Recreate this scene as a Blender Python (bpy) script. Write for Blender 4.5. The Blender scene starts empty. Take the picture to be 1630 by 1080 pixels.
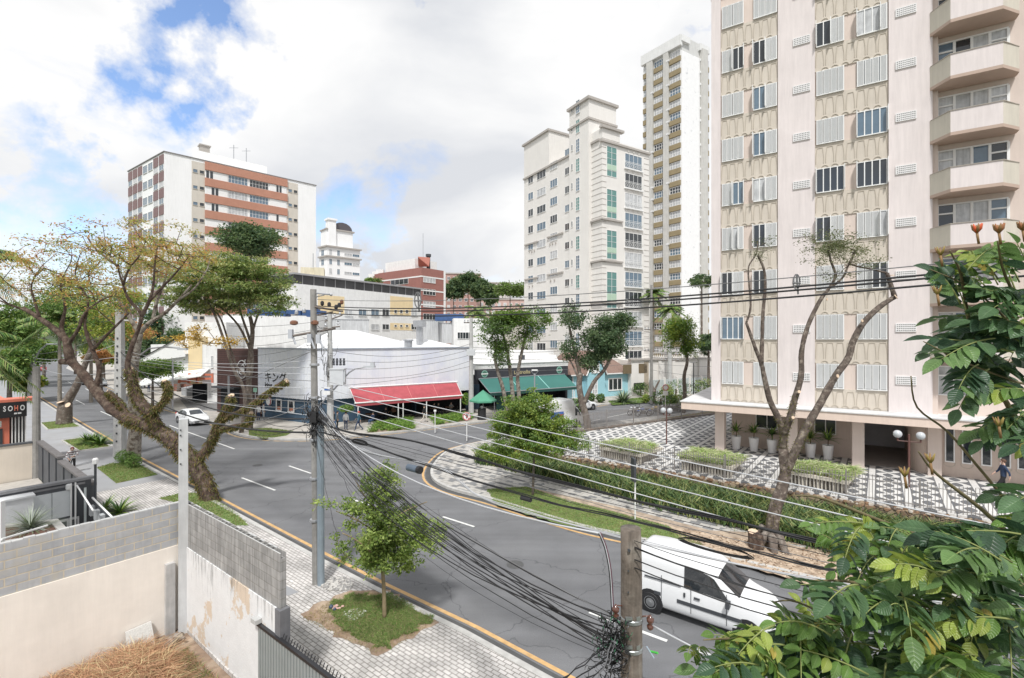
import bpy, bmesh, math, random
import numpy as np
from mathutils import Vector, Matrix
R=math.radians
random.seed(7); rng=np.random.default_rng(7)
sc=bpy.context.scene
CX,HY,F,H0=815.0,541.0,755.0,8.3
cd=bpy.data.cameras.new("camera"); cam=bpy.data.objects.new("camera",cd)
sc.collection.objects.link(cam); sc.camera=cam
cam.location=(0,0,H0); cam.rotation_euler=(R(90),0,0)
cd.sensor_width=36; cd.lens=F/1630*36; cd.clip_start=0.05; cd.clip_end=3000
SUN_EL,SUN_AZ=56,184     # azimuth clockwise from +Y
w=bpy.data.worlds.new("World"); sc.world=w; w.use_nodes=True
nt=w.node_tree; nt.nodes.clear(); N=nt.nodes.new; L=nt.links.new
out=N("ShaderNodeOutputWorld"); bg=N("ShaderNodeBackground"); sky=N("ShaderNodeTexSky")
sky.sky_type='NISHITA'; sky.sun_disc=False; sky.sun_elevation=R(SUN_EL); sky.sun_rotation=R(SUN_AZ)
sky.air_density=1.0; sky.dust_density=0.6; sky.ozone_density=1.5
tc=N("ShaderNodeTexCoord")
def cloudnoise(scale,detail,off,rough=.55,stretch=1.9,dist=.4):
    mp=N("ShaderNodeMapping"); mp.inputs['Scale'].default_value=(1,1,stretch); mp.inputs['Location'].default_value=off
    L(tc.outputs['Generated'],mp.inputs[0]); n=N("ShaderNodeTexNoise")
    n.inputs['Scale'].default_value=scale; n.inputs['Detail'].default_value=detail; n.inputs['Roughness'].default_value=rough
    n.inputs['Distortion'].default_value=dist; L(mp.outputs[0],n.inputs['Vector']); return n.outputs['Fac']
def mth(op,a,b=None,clamp=False):
    m=N("ShaderNodeMath"); m.operation=op; m.use_clamp=clamp
    for i,x in enumerate((a,b)):
        if x is None: continue
        if isinstance(x,(int,float)): m.inputs[i].default_value=x
        else: L(x,m.inputs[i])
    return m.outputs[0]
n1=cloudnoise(3.0,9,(3.1,1.7,.4))
gap=None
wn=N("ShaderNodeTexNoise"); wn.inputs['Scale'].default_value=7; wn.inputs['Detail'].default_value=6; wn.inputs['Roughness'].default_value=.6; L(tc.outputs['Generated'],wn.inputs['Vector'])
ws=N("ShaderNodeVectorMath"); ws.operation='SUBTRACT'; ws.inputs[1].default_value=(.5,.5,.5); L(wn.outputs['Color'],ws.inputs[0])
w2=N("ShaderNodeVectorMath"); w2.operation='SCALE'; w2.inputs['Scale'].default_value=.42; L(ws.outputs[0],w2.inputs[0])
wv=N("ShaderNodeVectorMath"); wv.operation='ADD'; L(tc.outputs['Generated'],wv.inputs[0]); L(w2.outputs[0],wv.inputs[1])
for (gx,gy,rad,amp) in [(250,60,.12,.26),(350,50,.12,.36),(215,115,.09,.22),(640,8,.07,.26),(45,285,.11,.19),(150,320,.09,.22),(550,350,.13,.24),(600,390,.08,.15),(1115,15,.07,.2),(100,235,.06,.12)]:
    v=Vector(((gx-CX)/F,1,(HY-gy)/F)).normalized()
    vd=N("ShaderNodeVectorMath"); vd.operation='DISTANCE'; vd.inputs[1].default_value=v
    L(wv.outputs[0],vd.inputs[0])
    q=mth('DIVIDE',vd.outputs['Value'],rad); q=mth('SUBTRACT',1.0,q,True); q=mth('MULTIPLY',q,amp*.9)
    gap=q if gap is None else mth('ADD',gap,q)
cov=mth('SUBTRACT',mth('ADD',n1,.17),gap)
cr=N("ShaderNodeMapRange"); cr.inputs['From Min'].default_value=.38; cr.inputs['From Max'].default_value=.62; L(cov,cr.inputs[0])
n2=cloudnoise(2.2,8,(0.3,5.2,1.4),.5,2.4)
ramp=N("ShaderNodeValToRGB"); L(n2,ramp.inputs[0])
ramp.color_ramp.elements[0].position=.36; ramp.color_ramp.elements[0].color=(.74,.76,.80,1)
ramp.color_ramp.elements[1].position=.60; ramp.color_ramp.elements[1].color=(1,1,1,1)
cb=N("ShaderNodeVectorMath"); cb.operation='SCALE'; cb.inputs['Scale'].default_value=5.6; L(ramp.outputs[0],cb.inputs[0])
mx=N("ShaderNodeMix"); mx.data_type='RGBA'; L(cr.outputs[0],mx.inputs['Factor']); L(cb.outputs[0],mx.inputs['B'])
skm=N("ShaderNodeVectorMath"); skm.operation='MULTIPLY'; skm.inputs[1].default_value=(1.3,1.32,1.4); L(sky.outputs[0],skm.inputs[0]); L(skm.outputs[0],mx.inputs['A'])
L(mx.outputs['Result'],bg.inputs[0]); bg.inputs[1].default_value=.10; L(bg.outputs[0],out.inputs[0])
sd=bpy.data.lights.new("sun",'SUN'); sd.energy=2.0; sd.angle=R(6); sd.color=(1,.985,.955)
so=bpy.data.objects.new("sun",sd); sc.collection.objects.link(so)
az=R(SUN_AZ); el=R(SUN_EL)
so.rotation_euler=Vector((math.sin(az)*math.cos(el),math.cos(az)*math.cos(el),math.sin(el))).to_track_quat('Z','Y').to_euler()
so.location=(0,-20,60)
sc.view_settings.view_transform='Standard'; sc.view_settings.look='None'; sc.view_settings.exposure=.84; sc.view_settings.gamma=1
def P(px,py,Y): return Vector(((px-CX)/F*Y,Y,H0-(py-HY)/F*Y))
def G(px,py,z=0.0):
    Y=(H0-z)*F/(py-HY); return Vector(((px-CX)/F*Y,Y,z))
def lin(c): return tuple(((x/255)/12.92 if x/255<=.04045 else ((x/255+.055)/1.055)**2.4) for x in c)
_m={}
def mat(name,col,rough=.8,var=.12,vscale=3,bump=0,bscale=20,metal=0,spec=.5,streak=0,col2=None,c2s=1.0,c2t=(.5,.6),coat=0,subs=0):
    """col linear RGB. var: brightness mottling; streak: vertical weather streaks; col2: patches of a second colour"""
    if name in _m: return _m[name]
    m=bpy.data.materials.new(name); m.use_nodes=True; t=m.node_tree; b=t.nodes['Principled BSDF']
    n=t.nodes.new; l=t.links.new
    b.inputs['Roughness'].default_value=rough; b.inputs['Metallic'].default_value=metal; b.inputs['Specular IOR Level'].default_value=spec
    if coat: b.inputs['Coat Weight'].default_value=coat
    tcn=n("ShaderNodeTexCoord"); co=tcn.outputs['Object']
    base=n("ShaderNodeRGB"); base.outputs[0].default_value=(*col,1); cur=base.outputs[0]
    if col2:
        q=n("ShaderNodeTexNoise"); q.inputs['Scale'].default_value=c2s; q.inputs['Detail'].default_value=7; q.inputs['Roughness'].default_value=.65; l(co,q.inputs['Vector'])
        mr=n("ShaderNodeMapRange"); mr.inputs['From Min'].default_value=c2t[0]; mr.inputs['From Max'].default_value=c2t[1]; l(q.outputs['Fac'],mr.inputs[0])
        x=n("ShaderNodeMix"); x.data_type='RGBA'; l(mr.outputs[0],x.inputs['Factor']); l(cur,x.inputs['A']); x.inputs['B'].default_value=(*col2,1); cur=x.outputs['Result']
    def mul(cur,fac,amt,center=.5):
        mr=n("ShaderNodeMapRange"); mr.inputs['From Min'].default_value=.3; mr.inputs['From Max'].default_value=.7
        mr.inputs['To Min'].default_value=1-amt; mr.inputs['To Max'].default_value=1+amt*.6; l(fac,mr.inputs[0])
        x=n("ShaderNodeVectorMath"); x.operation='SCALE'; l(cur,x.inputs[0]); l(mr.outputs[0],x.inputs['Scale']); return x.outputs[0]
    if var:
        q=n("ShaderNodeTexNoise"); q.inputs['Scale'].default_value=vscale; q.inputs['Detail'].default_value=6; q.inputs['Roughness'].default_value=.6; l(co,q.inputs['Vector'])
        cur=mul(cur,q.outputs['Fac'],var)
    if streak:
        mp=n("ShaderNodeMapping"); mp.inputs['Scale'].default_value=(2.2,2.2,.18); l(co,mp.inputs[0])
        q=n("ShaderNodeTexNoise"); q.inputs['Scale'].default_value=2.5; q.inputs['Detail'].default_value=6; q.inputs['Roughness'].default_value=.7; l(mp.outputs[0],q.inputs['Vector'])
        cur=mul(cur,q.outputs['Fac'],streak)
    l(cur,b.inputs['Base Color'])
    if bump:
        q=n("ShaderNodeTexNoise"); q.inputs['Scale'].default_value=bscale; q.inputs['Detail'].default_value=4; l(co,q.inputs['Vector'])
        bp=n("ShaderNodeBump"); bp.inputs['Strength'].default_value=bump; bp.inputs['Distance'].default_value=.02; l(q.outputs['Fac'],bp.inputs['Height']); l(bp.outputs[0],b.inputs['Normal'])
    if subs: b.inputs['Subsurface Weight'].default_value=subs
    _m[name]=m; return m
def leafy(m,f=.38):
    t=m.node_tree; b=t.nodes['Principled BSDF']; src=b.inputs['Base Color'].links[0].from_socket; tr=t.nodes.new("ShaderNodeBsdfTranslucent"); x=t.nodes.new("ShaderNodeMixShader"); x.inputs[0].default_value=f
    s=t.nodes.new("ShaderNodeVectorMath"); s.operation='MULTIPLY'; s.inputs[1].default_value=(1.25,1.22,.85); t.links.new(src,s.inputs[0]); t.links.new(s.outputs[0],tr.inputs[0])
    t.links.new(b.outputs[0],x.inputs[1]); t.links.new(tr.outputs[0],x.inputs[2]); t.links.new(x.outputs[0],t.nodes['Material Output'].inputs[0]); return m
def C8(*c):
    r=lin(c); y=.3*r[0]+.6*r[1]+.1*r[2]; return tuple(x*.68+y*.32 for x in r)
def setp(o,label=None,cat=None,group=None,kind=None):
    if label: o['label']=label
    if cat: o['category']=cat
    if group: o['group']=group
    if kind: o['kind']=kind
    return o
def rootloc(o):
    v=Vector((0,0,0))
    while o is not None: v=v+o.location; o=o.parent
    return v
def thing(name,label,cat,loc=(0,0,0),group=None,rotz=0):
    o=bpy.data.objects.new(name,None); o.empty_display_size=.2; sc.collection.objects.link(o); o.location=loc; o.rotation_euler=(0,0,rotz)
    return setp(o,label,cat,group)
class MB:
    def __init__(s): s.v=[]; s.f=[]; s.m=[]
    def add(s,vs,fs,mi=0):
        k=len(s.v); s.v.extend([tuple(v) for v in vs]); s.f.extend([tuple(i+k for i in f) for f in fs]); s.m.extend([mi]*len(fs)); return s
    def hexa(s,b,t,mi=0):   # bottom 4, top 4 (ccw from above)
        return s.add(list(b)+list(t),[(3,2,1,0),(4,5,6,7),(0,1,5,4),(1,2,6,5),(2,3,7,6),(3,0,4,7)],mi)
    def box(s,c,d,mi=0,rz=0):
        cx,cy,cz=c; sx,sy,sz=[q/2 for q in d]; ca,sa=math.cos(rz),math.sin(rz)
        pts=[(cx+x*ca-y*sa,cy+x*sa+y*ca) for x,y in ((-sx,-sy),(sx,-sy),(sx,sy),(-sx,sy))]
        return s.hexa([(x,y,cz-sz) for x,y in pts],[(x,y,cz+sz) for x,y in pts],mi)
    def fb(s,fr,u0,u1,z0,z1,d0,d1,mi=0):
        q=[fr.pt(u0,d0,0),fr.pt(u1,d0,0),fr.pt(u1,d1,0),fr.pt(u0,d1,0)]
        if (q[1]-q[0]).xy.cross((q[2]-q[1]).xy)<0: q=q[::-1]
        return s.hexa([(p.x,p.y,z0) for p in q],[(p.x,p.y,z1) for p in q],mi)
    def prism(s,poly,z0,z1,mi=0):
        n=len(poly); a=sum(poly[i][0]*poly[(i+1)%n][1]-poly[(i+1)%n][0]*poly[i][1] for i in range(n))
        if a<0: poly=poly[::-1]
        vs=[(p[0],p[1],z0) for p in poly]+[(p[0],p[1],z1) for p in poly]
        return s.add(vs,[tuple(range(n-1,-1,-1)),tuple(range(n,2*n))]+[(i,(i+1)%n,n+(i+1)%n,n+i) for i in range(n)],mi)
    def tube(s,pts,rad,n=8,mi=0,cap=True,flat=None):
        pts=[Vector(p) for p in pts]; m=len(pts)
        if not hasattr(rad,'__len__'): rad=[rad]*m
        vs=[]; up=Vector((0,0,1)); prev=None
        for i,p in enumerate(pts):
            t=(pts[min(i+1,m-1)]-pts[max(i-1,0)])
            t=t.normalized() if t.length>1e-9 else Vector((0,0,1))
            if prev is None:
                a=t.cross(up); a=a if a.length>.05 else t.cross(Vector((1,0,0))); a.normalize()
            else:
                a=prev-t*prev.dot(t); a.normalize()
            prev=a; b=t.cross(a)
            for k in range(n):
                th=2*math.pi*k/n; vs.append(p+(a*math.cos(th)+b*math.sin(th))*rad[i])
        fs=[(i*n+k,i*n+(k+1)%n,(i+1)*n+(k+1)%n,(i+1)*n+k) for i in range(m-1) for k in range(n)]
        if cap: fs+=[tuple(range(n-1,-1,-1)),tuple((m-1)*n+k for k in range(n))]
        return s.add(vs,fs,mi)
    def lathe(s,prof,c,n=16,mi=0,axis=None):
        vs=[];c=Vector(c)
        M=Matrix.Identity(3) if axis is None else Vector(axis).normalized().to_track_quat('Z','Y').to_matrix()
        for r,z in prof:
            for k in range(n):
                th=2*math.pi*k/n; vs.append(c+M@Vector((r*math.cos(th),r*math.sin(th),z)))
        m=len(prof)
        fs=[(i*n+k,i*n+(k+1)%n,(i+1)*n+(k+1)%n,(i+1)*n+k) for i in range(m-1) for k in range(n)]
        fs+=[tuple(range(n-1,-1,-1)),tuple((m-1)*n+k for k in range(n))]
        return s.add(vs,fs,mi)
    def ball(s,c,r,mi=0,n=12,m=8,sq=(1,1,1)):
        c=Vector(c); vs=[c+Vector((0,0,-r*sq[2]))]
        for i in range(1,m):
            ph=-math.pi/2+math.pi*i/m
            for k in range(n):
                th=2*math.pi*k/n; vs.append(c+Vector((r*sq[0]*math.cos(ph)*math.cos(th),r*sq[1]*math.cos(ph)*math.sin(th),r*sq[2]*math.sin(ph))))
        vs.append(c+Vector((0,0,r*sq[2]))); fs=[(0,1+(k+1)%n,1+k) for k in range(n)]
        fs+=[(1+i*n+k,1+i*n+(k+1)%n,1+(i+1)*n+(k+1)%n,1+(i+1)*n+k) for i in range(m-2) for k in range(n)]
        b=1+(m-2)*n; fs+=[(b+k,b+(k+1)%n,len(vs)-1) for k in range(n)]
        return s.add(vs,fs,mi)
    def build(s,name,mats,parent=None,loc=None,smooth=False,local=False,**kw):
        """world-coordinate verts; parts are shifted to their root's location"""
        me=bpy.data.meshes.new(name); o=bpy.data.objects.new(name,me); sc.collection.objects.link(o)
        off=Vector((0,0,0))
        if parent is not None:
            o.parent=parent
            if not local: off=rootloc(parent)
        elif loc is not None:
            o.location=loc; off=Vector(loc)
            if local: off=Vector((0,0,0))
        vs=np.array([tuple(v) for v in s.v],dtype=float)
        if len(vs): vs=vs-np.array(off)
        me.from_pydata(vs.tolist(),[],s.f)
        if not isinstance(mats,(list,tuple)): mats=[mats]
        for q in mats: me.materials.append(q)
        if len(mats)>1: me.polygons.foreach_set('material_index',s.m)
        if smooth: me.polygons.foreach_set('use_smooth',[True]*len(me.polygons))
        me.update(); setp(o,**kw); return o
class Fr:
    """vertical plane frame: O ground point, (dx,dy) direction of u; d measured outward toward the camera"""
    def __init__(s,O,d,flip=False):
        s.O=Vector((O[0],O[1],0)); s.u_=Vector((d[0],d[1],0)).normalized(); n=Vector((s.u_.y,-s.u_.x,0))
        if n.dot(-s.O)<0: n=-n
        if flip: n=-n
        s.n=n
    def pt(s,u,d,z): return s.O+s.u_*u+s.n*d+Vector((0,0,z))
    def u(s,px,d=0): 
        k=(px-CX)/F; o=s.O+s.n*d
        return (k*o.y-o.x)/(s.u_.x-k*s.u_.y)
    def at(s,px,py,d=0):
        u=s.u(px,d); p=s.pt(u,d,0); return u,H0-(py-HY)/F*p.y
    def z(s,px,py,d=0): return s.at(px,py,d)[1]
def isect(O1,d1,O2,d2):
    a=Vector(O1[:2]);b=Vector(O2[:2]);u=Vector(d1[:2]);v=Vector(d2[:2]); c=u.cross(v)
    return a+u*((b-a).cross(v)/c)
def sheet(name,poly,z,m,kind='structure',**kw):
    b=MB(); b.add([(p[0],p[1],z) for p in poly],[tuple(range(len(poly)))])
    n=len(poly); a=sum(poly[i][0]*poly[(i+1)%n][1]-poly[(i+1)%n][0]*poly[i][1] for i in range(n))
    if a<0: b.f=[b.f[0][::-1]]
    o=b.build(name,m,kind=kind,**kw)
    bm=bmesh.new(); bm.from_mesh(o.data); bmesh.ops.triangulate(bm,faces=bm.faces[:]); bm.to_mesh(o.data); bm.free(); return o
def copy_tree(o,parent=None):
    c=o.copy(); sc.collection.objects.link(c); c.parent=parent
    for ch in list(o.children): copy_tree(ch,c)
    return c
M_glass=mat('dark_glass',(.03,.036,.042),.06,0,spec=.8)
M_glassc=mat('curtained_glass',(.54,.55,.56),.12,.25,2,streak=.3,spec=.7)
M_glassb=mat('bluish_glass',(.12,.18,.24),.05,.1,spec=.9)
M_glassg=mat('greenish_glass',(.10,.24,.22),.08,.1,spec=.8)
M_white=mat('white_paint',(.80,.80,.79),.6,.05)
M_whiteW=mat('weathered_white_wall',(.78,.78,.77),.8,.07,2,streak=.10)
M_metal=mat('galvanised_metal',(.45,.46,.48),.45,.1,metal=.6)
M_black=mat('black_rubber',(.02,.02,.022),.6,.1)
M_conc=mat('pole_concrete',(.29,.28,.265),.9,.2,4,bump=.3,streak=.25)
M_concl=mat('pale_concrete',(.50,.50,.49),.9,.12,4,bump=.2,streak=.15)
def npmesh(name,V,Fc,mats,mi=None,parent=None,smooth=False,loc=None,**kw):
    V=np.asarray(V,dtype=np.float32).reshape(-1,3); Fc=np.asarray(Fc,dtype=np.int32); k=Fc.shape[1]; nf=len(Fc)
    me=bpy.data.meshes.new(name); o=bpy.data.objects.new(name,me); sc.collection.objects.link(o)
    off=np.zeros(3)
    if parent is not None: o.parent=parent; off=np.array(rootloc(parent))
    elif loc is not None: o.location=loc; off=np.array(loc)
    V=(V-off).astype(np.float32)
    me.vertices.add(len(V)); me.vertices.foreach_set('co',V.ravel())
    me.loops.add(nf*k); me.loops.foreach_set('vertex_index',Fc.ravel())
    me.polygons.add(nf); me.polygons.foreach_set('loop_start',np.arange(nf,dtype=np.int32)*k)
    if not isinstance(mats,(list,tuple)): mats=[mats]
    for q in mats: me.materials.append(q)
    if mi is not None: me.polygons.foreach_set('material_index',np.asarray(mi,dtype=np.int32))
    if smooth: me.polygons.foreach_set('use_smooth',np.ones(nf,dtype=bool))
    me.update(calc_edges=True); me.validate(); setp(o,**kw); return o
def unit(a): return a/np.maximum(np.linalg.norm(a,axis=-1,keepdims=True),1e-9)
def leaf_quads(C,D,Nn,l,wd):
    """leaf blades: centre-base C, direction D, normal Nn, length l, width wd: a folded 6-vert leaf (2 quads)"""
    S=unit(np.cross(D,Nn)); n=len(C); l=l[:,None]; wd=wd[:,None]
    base=C; tip=C+D*l-Nn*l*.12; m1=C+D*l*.35; m2=C+D*l*.7-Nn*l*.04
    a=m1+S*wd*.5+Nn*wd*.12; b=m2+S*wd*.42+Nn*wd*.10; c=m1-S*wd*.5+Nn*wd*.12; d=m2-S*wd*.42+Nn*wd*.10
    V=np.stack([base,a,b,tip,d,c],1).reshape(-1,3)
    i=np.arange(n)[:,None]*6
    Fc=np.concatenate([i+np.array([[0,1,2,3]]),i+np.array([[0,3,4,5]])],0)
    return V,Fc
def rdir(n): return unit(rng.normal(size=(n,3)))
def leaves_at(C,size,updir=.6,droop=0,asp=.5):
    """one leaf per centre, mostly facing up by updir"""
    n=len(C); D=rdir(n); D[:,2]=D[:,2]*.6-droop; D=unit(D)
    Nn=rdir(n)*(1-updir)+np.array([0,0,1.])*updir; Nn=Nn-D*(Nn*D).sum(1,keepdims=True); Nn=unit(Nn)
    l=size*rng.uniform(.6,1.35,n); return leaf_quads(C,D,Nn,l,l*asp)
def inpoly(px,py,poly):
    c=np.zeros(len(px),bool); n=len(poly); j=n-1
    for i in range(n):
        xi,yi=poly[i][0],poly[i][1]; xj,yj=poly[j][0],poly[j][1]
        t=((yi>py)!=(yj>py))&(px<(xj-xi)*(py-yi)/(yj-yi+1e-12)+xi); c^=t; j=i
    return c
def sample_poly(poly,n):
    a=np.array([(p[0],p[1]) for p in poly]); lo=a.min(0); hi=a.max(0); out=[];cnt=0
    while cnt<n:
        q=rng.uniform(lo,hi,(n*2,2)); k=inpoly(q[:,0],q[:,1],poly); out.append(q[k]); cnt+=k.sum()
    return np.concatenate(out)[:n]
def blades(name,poly,z,n,h,wd,mats,parent=None,lean=.5,clump=0,hfun=None,**kw):
    q=sample_poly(poly,n)
    if clump:
        cs=sample_poly(poly,max(3,n//clump)); q=cs[rng.integers(0,len(cs),n)]+rng.normal(size=(n,2))*h*.18
    zz=np.full(n,z); 
    if hfun is not None: zz=zz+hfun(q)
    B=np.column_stack([q,zz]); D=rdir(n)*lean; D[:,2]=1; D=unit(D)
    S=unit(np.cross(D,rdir(n))); l=(h*rng.uniform(.5,1.2,n))[:,None]; w_=wd*rng.uniform(.6,1.2,n)[:,None]
    out_=unit(np.column_stack([D[:,0],D[:,1],np.zeros(n)]))
    mid=B+D*l*.55; tip=B+D*l*.85+out_*l*.3*lean*1.5-np.array([0,0,1.])*l*.12*lean
    V=np.stack([B-S*w_*.5,B+S*w_*.5,mid+S*w_*.45,mid-S*w_*.45,tip],1).reshape(-1,3)
    i=np.arange(n)[:,None]*5
    tip2=tip+S*w_*.08
    V=np.stack([B-S*w_*.5,B+S*w_*.5,mid+S*w_*.45,mid-S*w_*.45,tip,tip2],1).reshape(-1,3); i=np.arange(n)[:,None]*6
    Fc=np.concatenate([i+np.array([[0,1,2,3]]),i+np.array([[3,2,5,4]])],0)
    m=rng.integers(0,len(mats),n); return npmesh(name,V,Fc,mats,np.concatenate([m,m]),parent,**kw)
def rocks(b,poly,z,n,r0,r1,mi=0,nm=1):
    q=sample_poly(poly,n)
    for x,y in q:
        r=random.uniform(r0,r1); k=len(b.v); b.ball((x,y,z+r*.4),r,mi+random.randrange(nm),7,5,(1,random.uniform(.6,1),random.uniform(.5,.8)))
        for j in range(k,len(b.v)):
            v=b.v[j]; b.v[j]=tuple(v[i]+random.uniform(-.12,.12)*r for i in range(3))
def offs(poly,d):
    out=[];n=len(poly)
    for i in range(n):
        a=Vector(poly[max(i-1,0)][:2]);b=Vector(poly[i][:2]);c=Vector(poly[min(i+1,n-1)][:2])
        t1=(b-a).normalized() if i>0 else (c-b).normalized(); t2=(c-b).normalized() if i<n-1 else t1
        n1=Vector((-t1.y,t1.x));n2=Vector((-t2.y,t2.x)); m=(n1+n2).normalized(); out.append(tuple(b+m*(d/max(.4,m.dot(n1)))))
    return out
def strip(b,poly,d0,d1,z0,z1,mi=0):
    a=offs(poly,d0);c=offs(poly,d1)
    for i in range(len(poly)-1):
        q=[a[i],a[i+1],c[i+1],c[i]]
        ar=sum(q[k][0]*q[(k+1)%4][1]-q[(k+1)%4][0]*q[k][1] for k in range(4))
        if ar<0:q=q[::-1]
        if z1-z0<1e-6: b.add([(x,y,z0) for x,y in q],[(0,1,2,3)],mi)
        else: b.hexa([(x,y,z0) for x,y in q],[(x,y,z1) for x,y in q],mi)
def jag(poly,amp=.12,step=.35):
    out=[];n=len(poly)
    for i in range(n):
        a=Vector(poly[i][:2]);c=Vector(poly[(i+1)%n][:2]);k=max(1,int((c-a).length/step))
        for j in range(k): out.append(a.lerp(c,j/k)+Vector((random.gauss(0,amp),random.gauss(0,amp))))
    return out
def smoothline(pts,n=6):
    out=[];m=len(pts)
    for i in range(m-1):
        p0=Vector(pts[max(i-1,0)]);p1=Vector(pts[i]);p2=Vector(pts[i+1]);p3=Vector(pts[min(i+2,m-1)])
        for k in range(n):
            t=k/n; out.append(.5*((2*p1)+(p2-p0)*t+(2*p0-5*p1+4*p2-p3)*t*t+(-p0+3*p1-3*p2+p3)*t**3))
    out.append(Vector(pts[-1])); return out
near=[(20,-3.0),(10.5,4.5),(1.32,11.73),(-1.0,13.65),(-4.2,16.0),(-7.04,18.2),(-15.8,25.2),(-19.8,28.3),(-26.5,33.6),(-32,38.2),(-47.9,51.4),(-67,67.4),(-100,95),(-160,143),(-230,198)]
M_asph=mat('asphalt',(.165,.167,.175),.9,.10,.8,bump=.25,bscale=60,col2=(.17,.172,.178),c2s=.25,c2t=(.45,.6))
def roadwear(m):
    t=m.node_tree; b=t.nodes['Principled BSDF']; n=t.nodes.new; l=t.links.new; src=b.inputs['Base Color'].links[0].from_socket
    tcn=n("ShaderNodeTexCoord"); mp=n("ShaderNodeMapping"); mp.inputs['Rotation'].default_value=(0,0,.66); mp.inputs['Scale'].default_value=(.06,1.1,1); l(tcn.outputs['Object'],mp.inputs[0])
    q=n("ShaderNodeTexNoise"); q.inputs['Scale'].default_value=1; q.inputs['Detail'].default_value=6; l(mp.outputs[0],q.inputs['Vector'])
    mr=n("ShaderNodeMapRange"); mr.inputs['From Min'].default_value=.35; mr.inputs['From Max'].default_value=.65; mr.inputs['To Min'].default_value=.86; mr.inputs['To Max'].default_value=1.1; l(q.outputs['Fac'],mr.inputs[0])
    x=n("ShaderNodeVectorMath"); x.operation='SCALE'; l(src,x.inputs[0]); l(mr.outputs[0],x.inputs['Scale'])
    v=n("ShaderNodeTexVoronoi"); v.feature='DISTANCE_TO_EDGE'; v.inputs['Scale'].default_value=.22; wn=n("ShaderNodeTexNoise"); wn.inputs['Scale'].default_value=1.2; wn.inputs['Detail'].default_value=5; l(tcn.outputs['Object'],wn.inputs['Vector'])
    ad=n("ShaderNodeVectorMath"); ad.operation='ADD'; l(tcn.outputs['Object'],ad.inputs[0]); l(wn.outputs['Color'],ad.inputs[1]); l(ad.outputs[0],v.inputs['Vector'])
    c=n("ShaderNodeMapRange"); c.inputs['From Max'].default_value=.006; c.inputs['To Min'].default_value=.62; l(v.outputs[0],c.inputs[0])
    p=n("ShaderNodeTexNoise"); p.inputs['Scale'].default_value=45; p.inputs['Detail'].default_value=2; l(tcn.outputs['Object'],p.inputs['Vector'])
    pr=n("ShaderNodeMapRange"); pr.inputs['From Min'].default_value=.3; pr.inputs['From Max'].default_value=.7; pr.inputs['To Min'].default_value=.82; pr.inputs['To Max'].default_value=1.18; l(p.outputs['Fac'],pr.inputs[0])
    k=n("ShaderNodeMath"); k.operation='MULTIPLY'; l(c.outputs[0],k.inputs[0]); l(pr.outputs[0],k.inputs[1])
    y=n("ShaderNodeVectorMath"); y.operation='SCALE'; l(x.outputs[0],y.inputs[0]); l(k.outputs[0],y.inputs['Scale']); l(y.outputs[0],b.inputs['Base Color'])
roadwear(M_asph)
M_asph2=mat('old_asphalt',(.20,.195,.195),.92,.14,.8,bump=.2,bscale=50)
M_line=mat('road_white_paint',(.72,.72,.70),.7,.16,5)
M_yel=mat('road_yellow_paint',(.60,.38,.17),.75,.25,4,col2=(.45,.34,.22),c2s=2.5,c2t=(.55,.75))
M_kerb=mat('kerb_stone',(.50,.49,.47),.9,.2,3,bump=.2)
M_gutter=mat('gutter',(.09,.09,.09),.9,.2,2)
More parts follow.
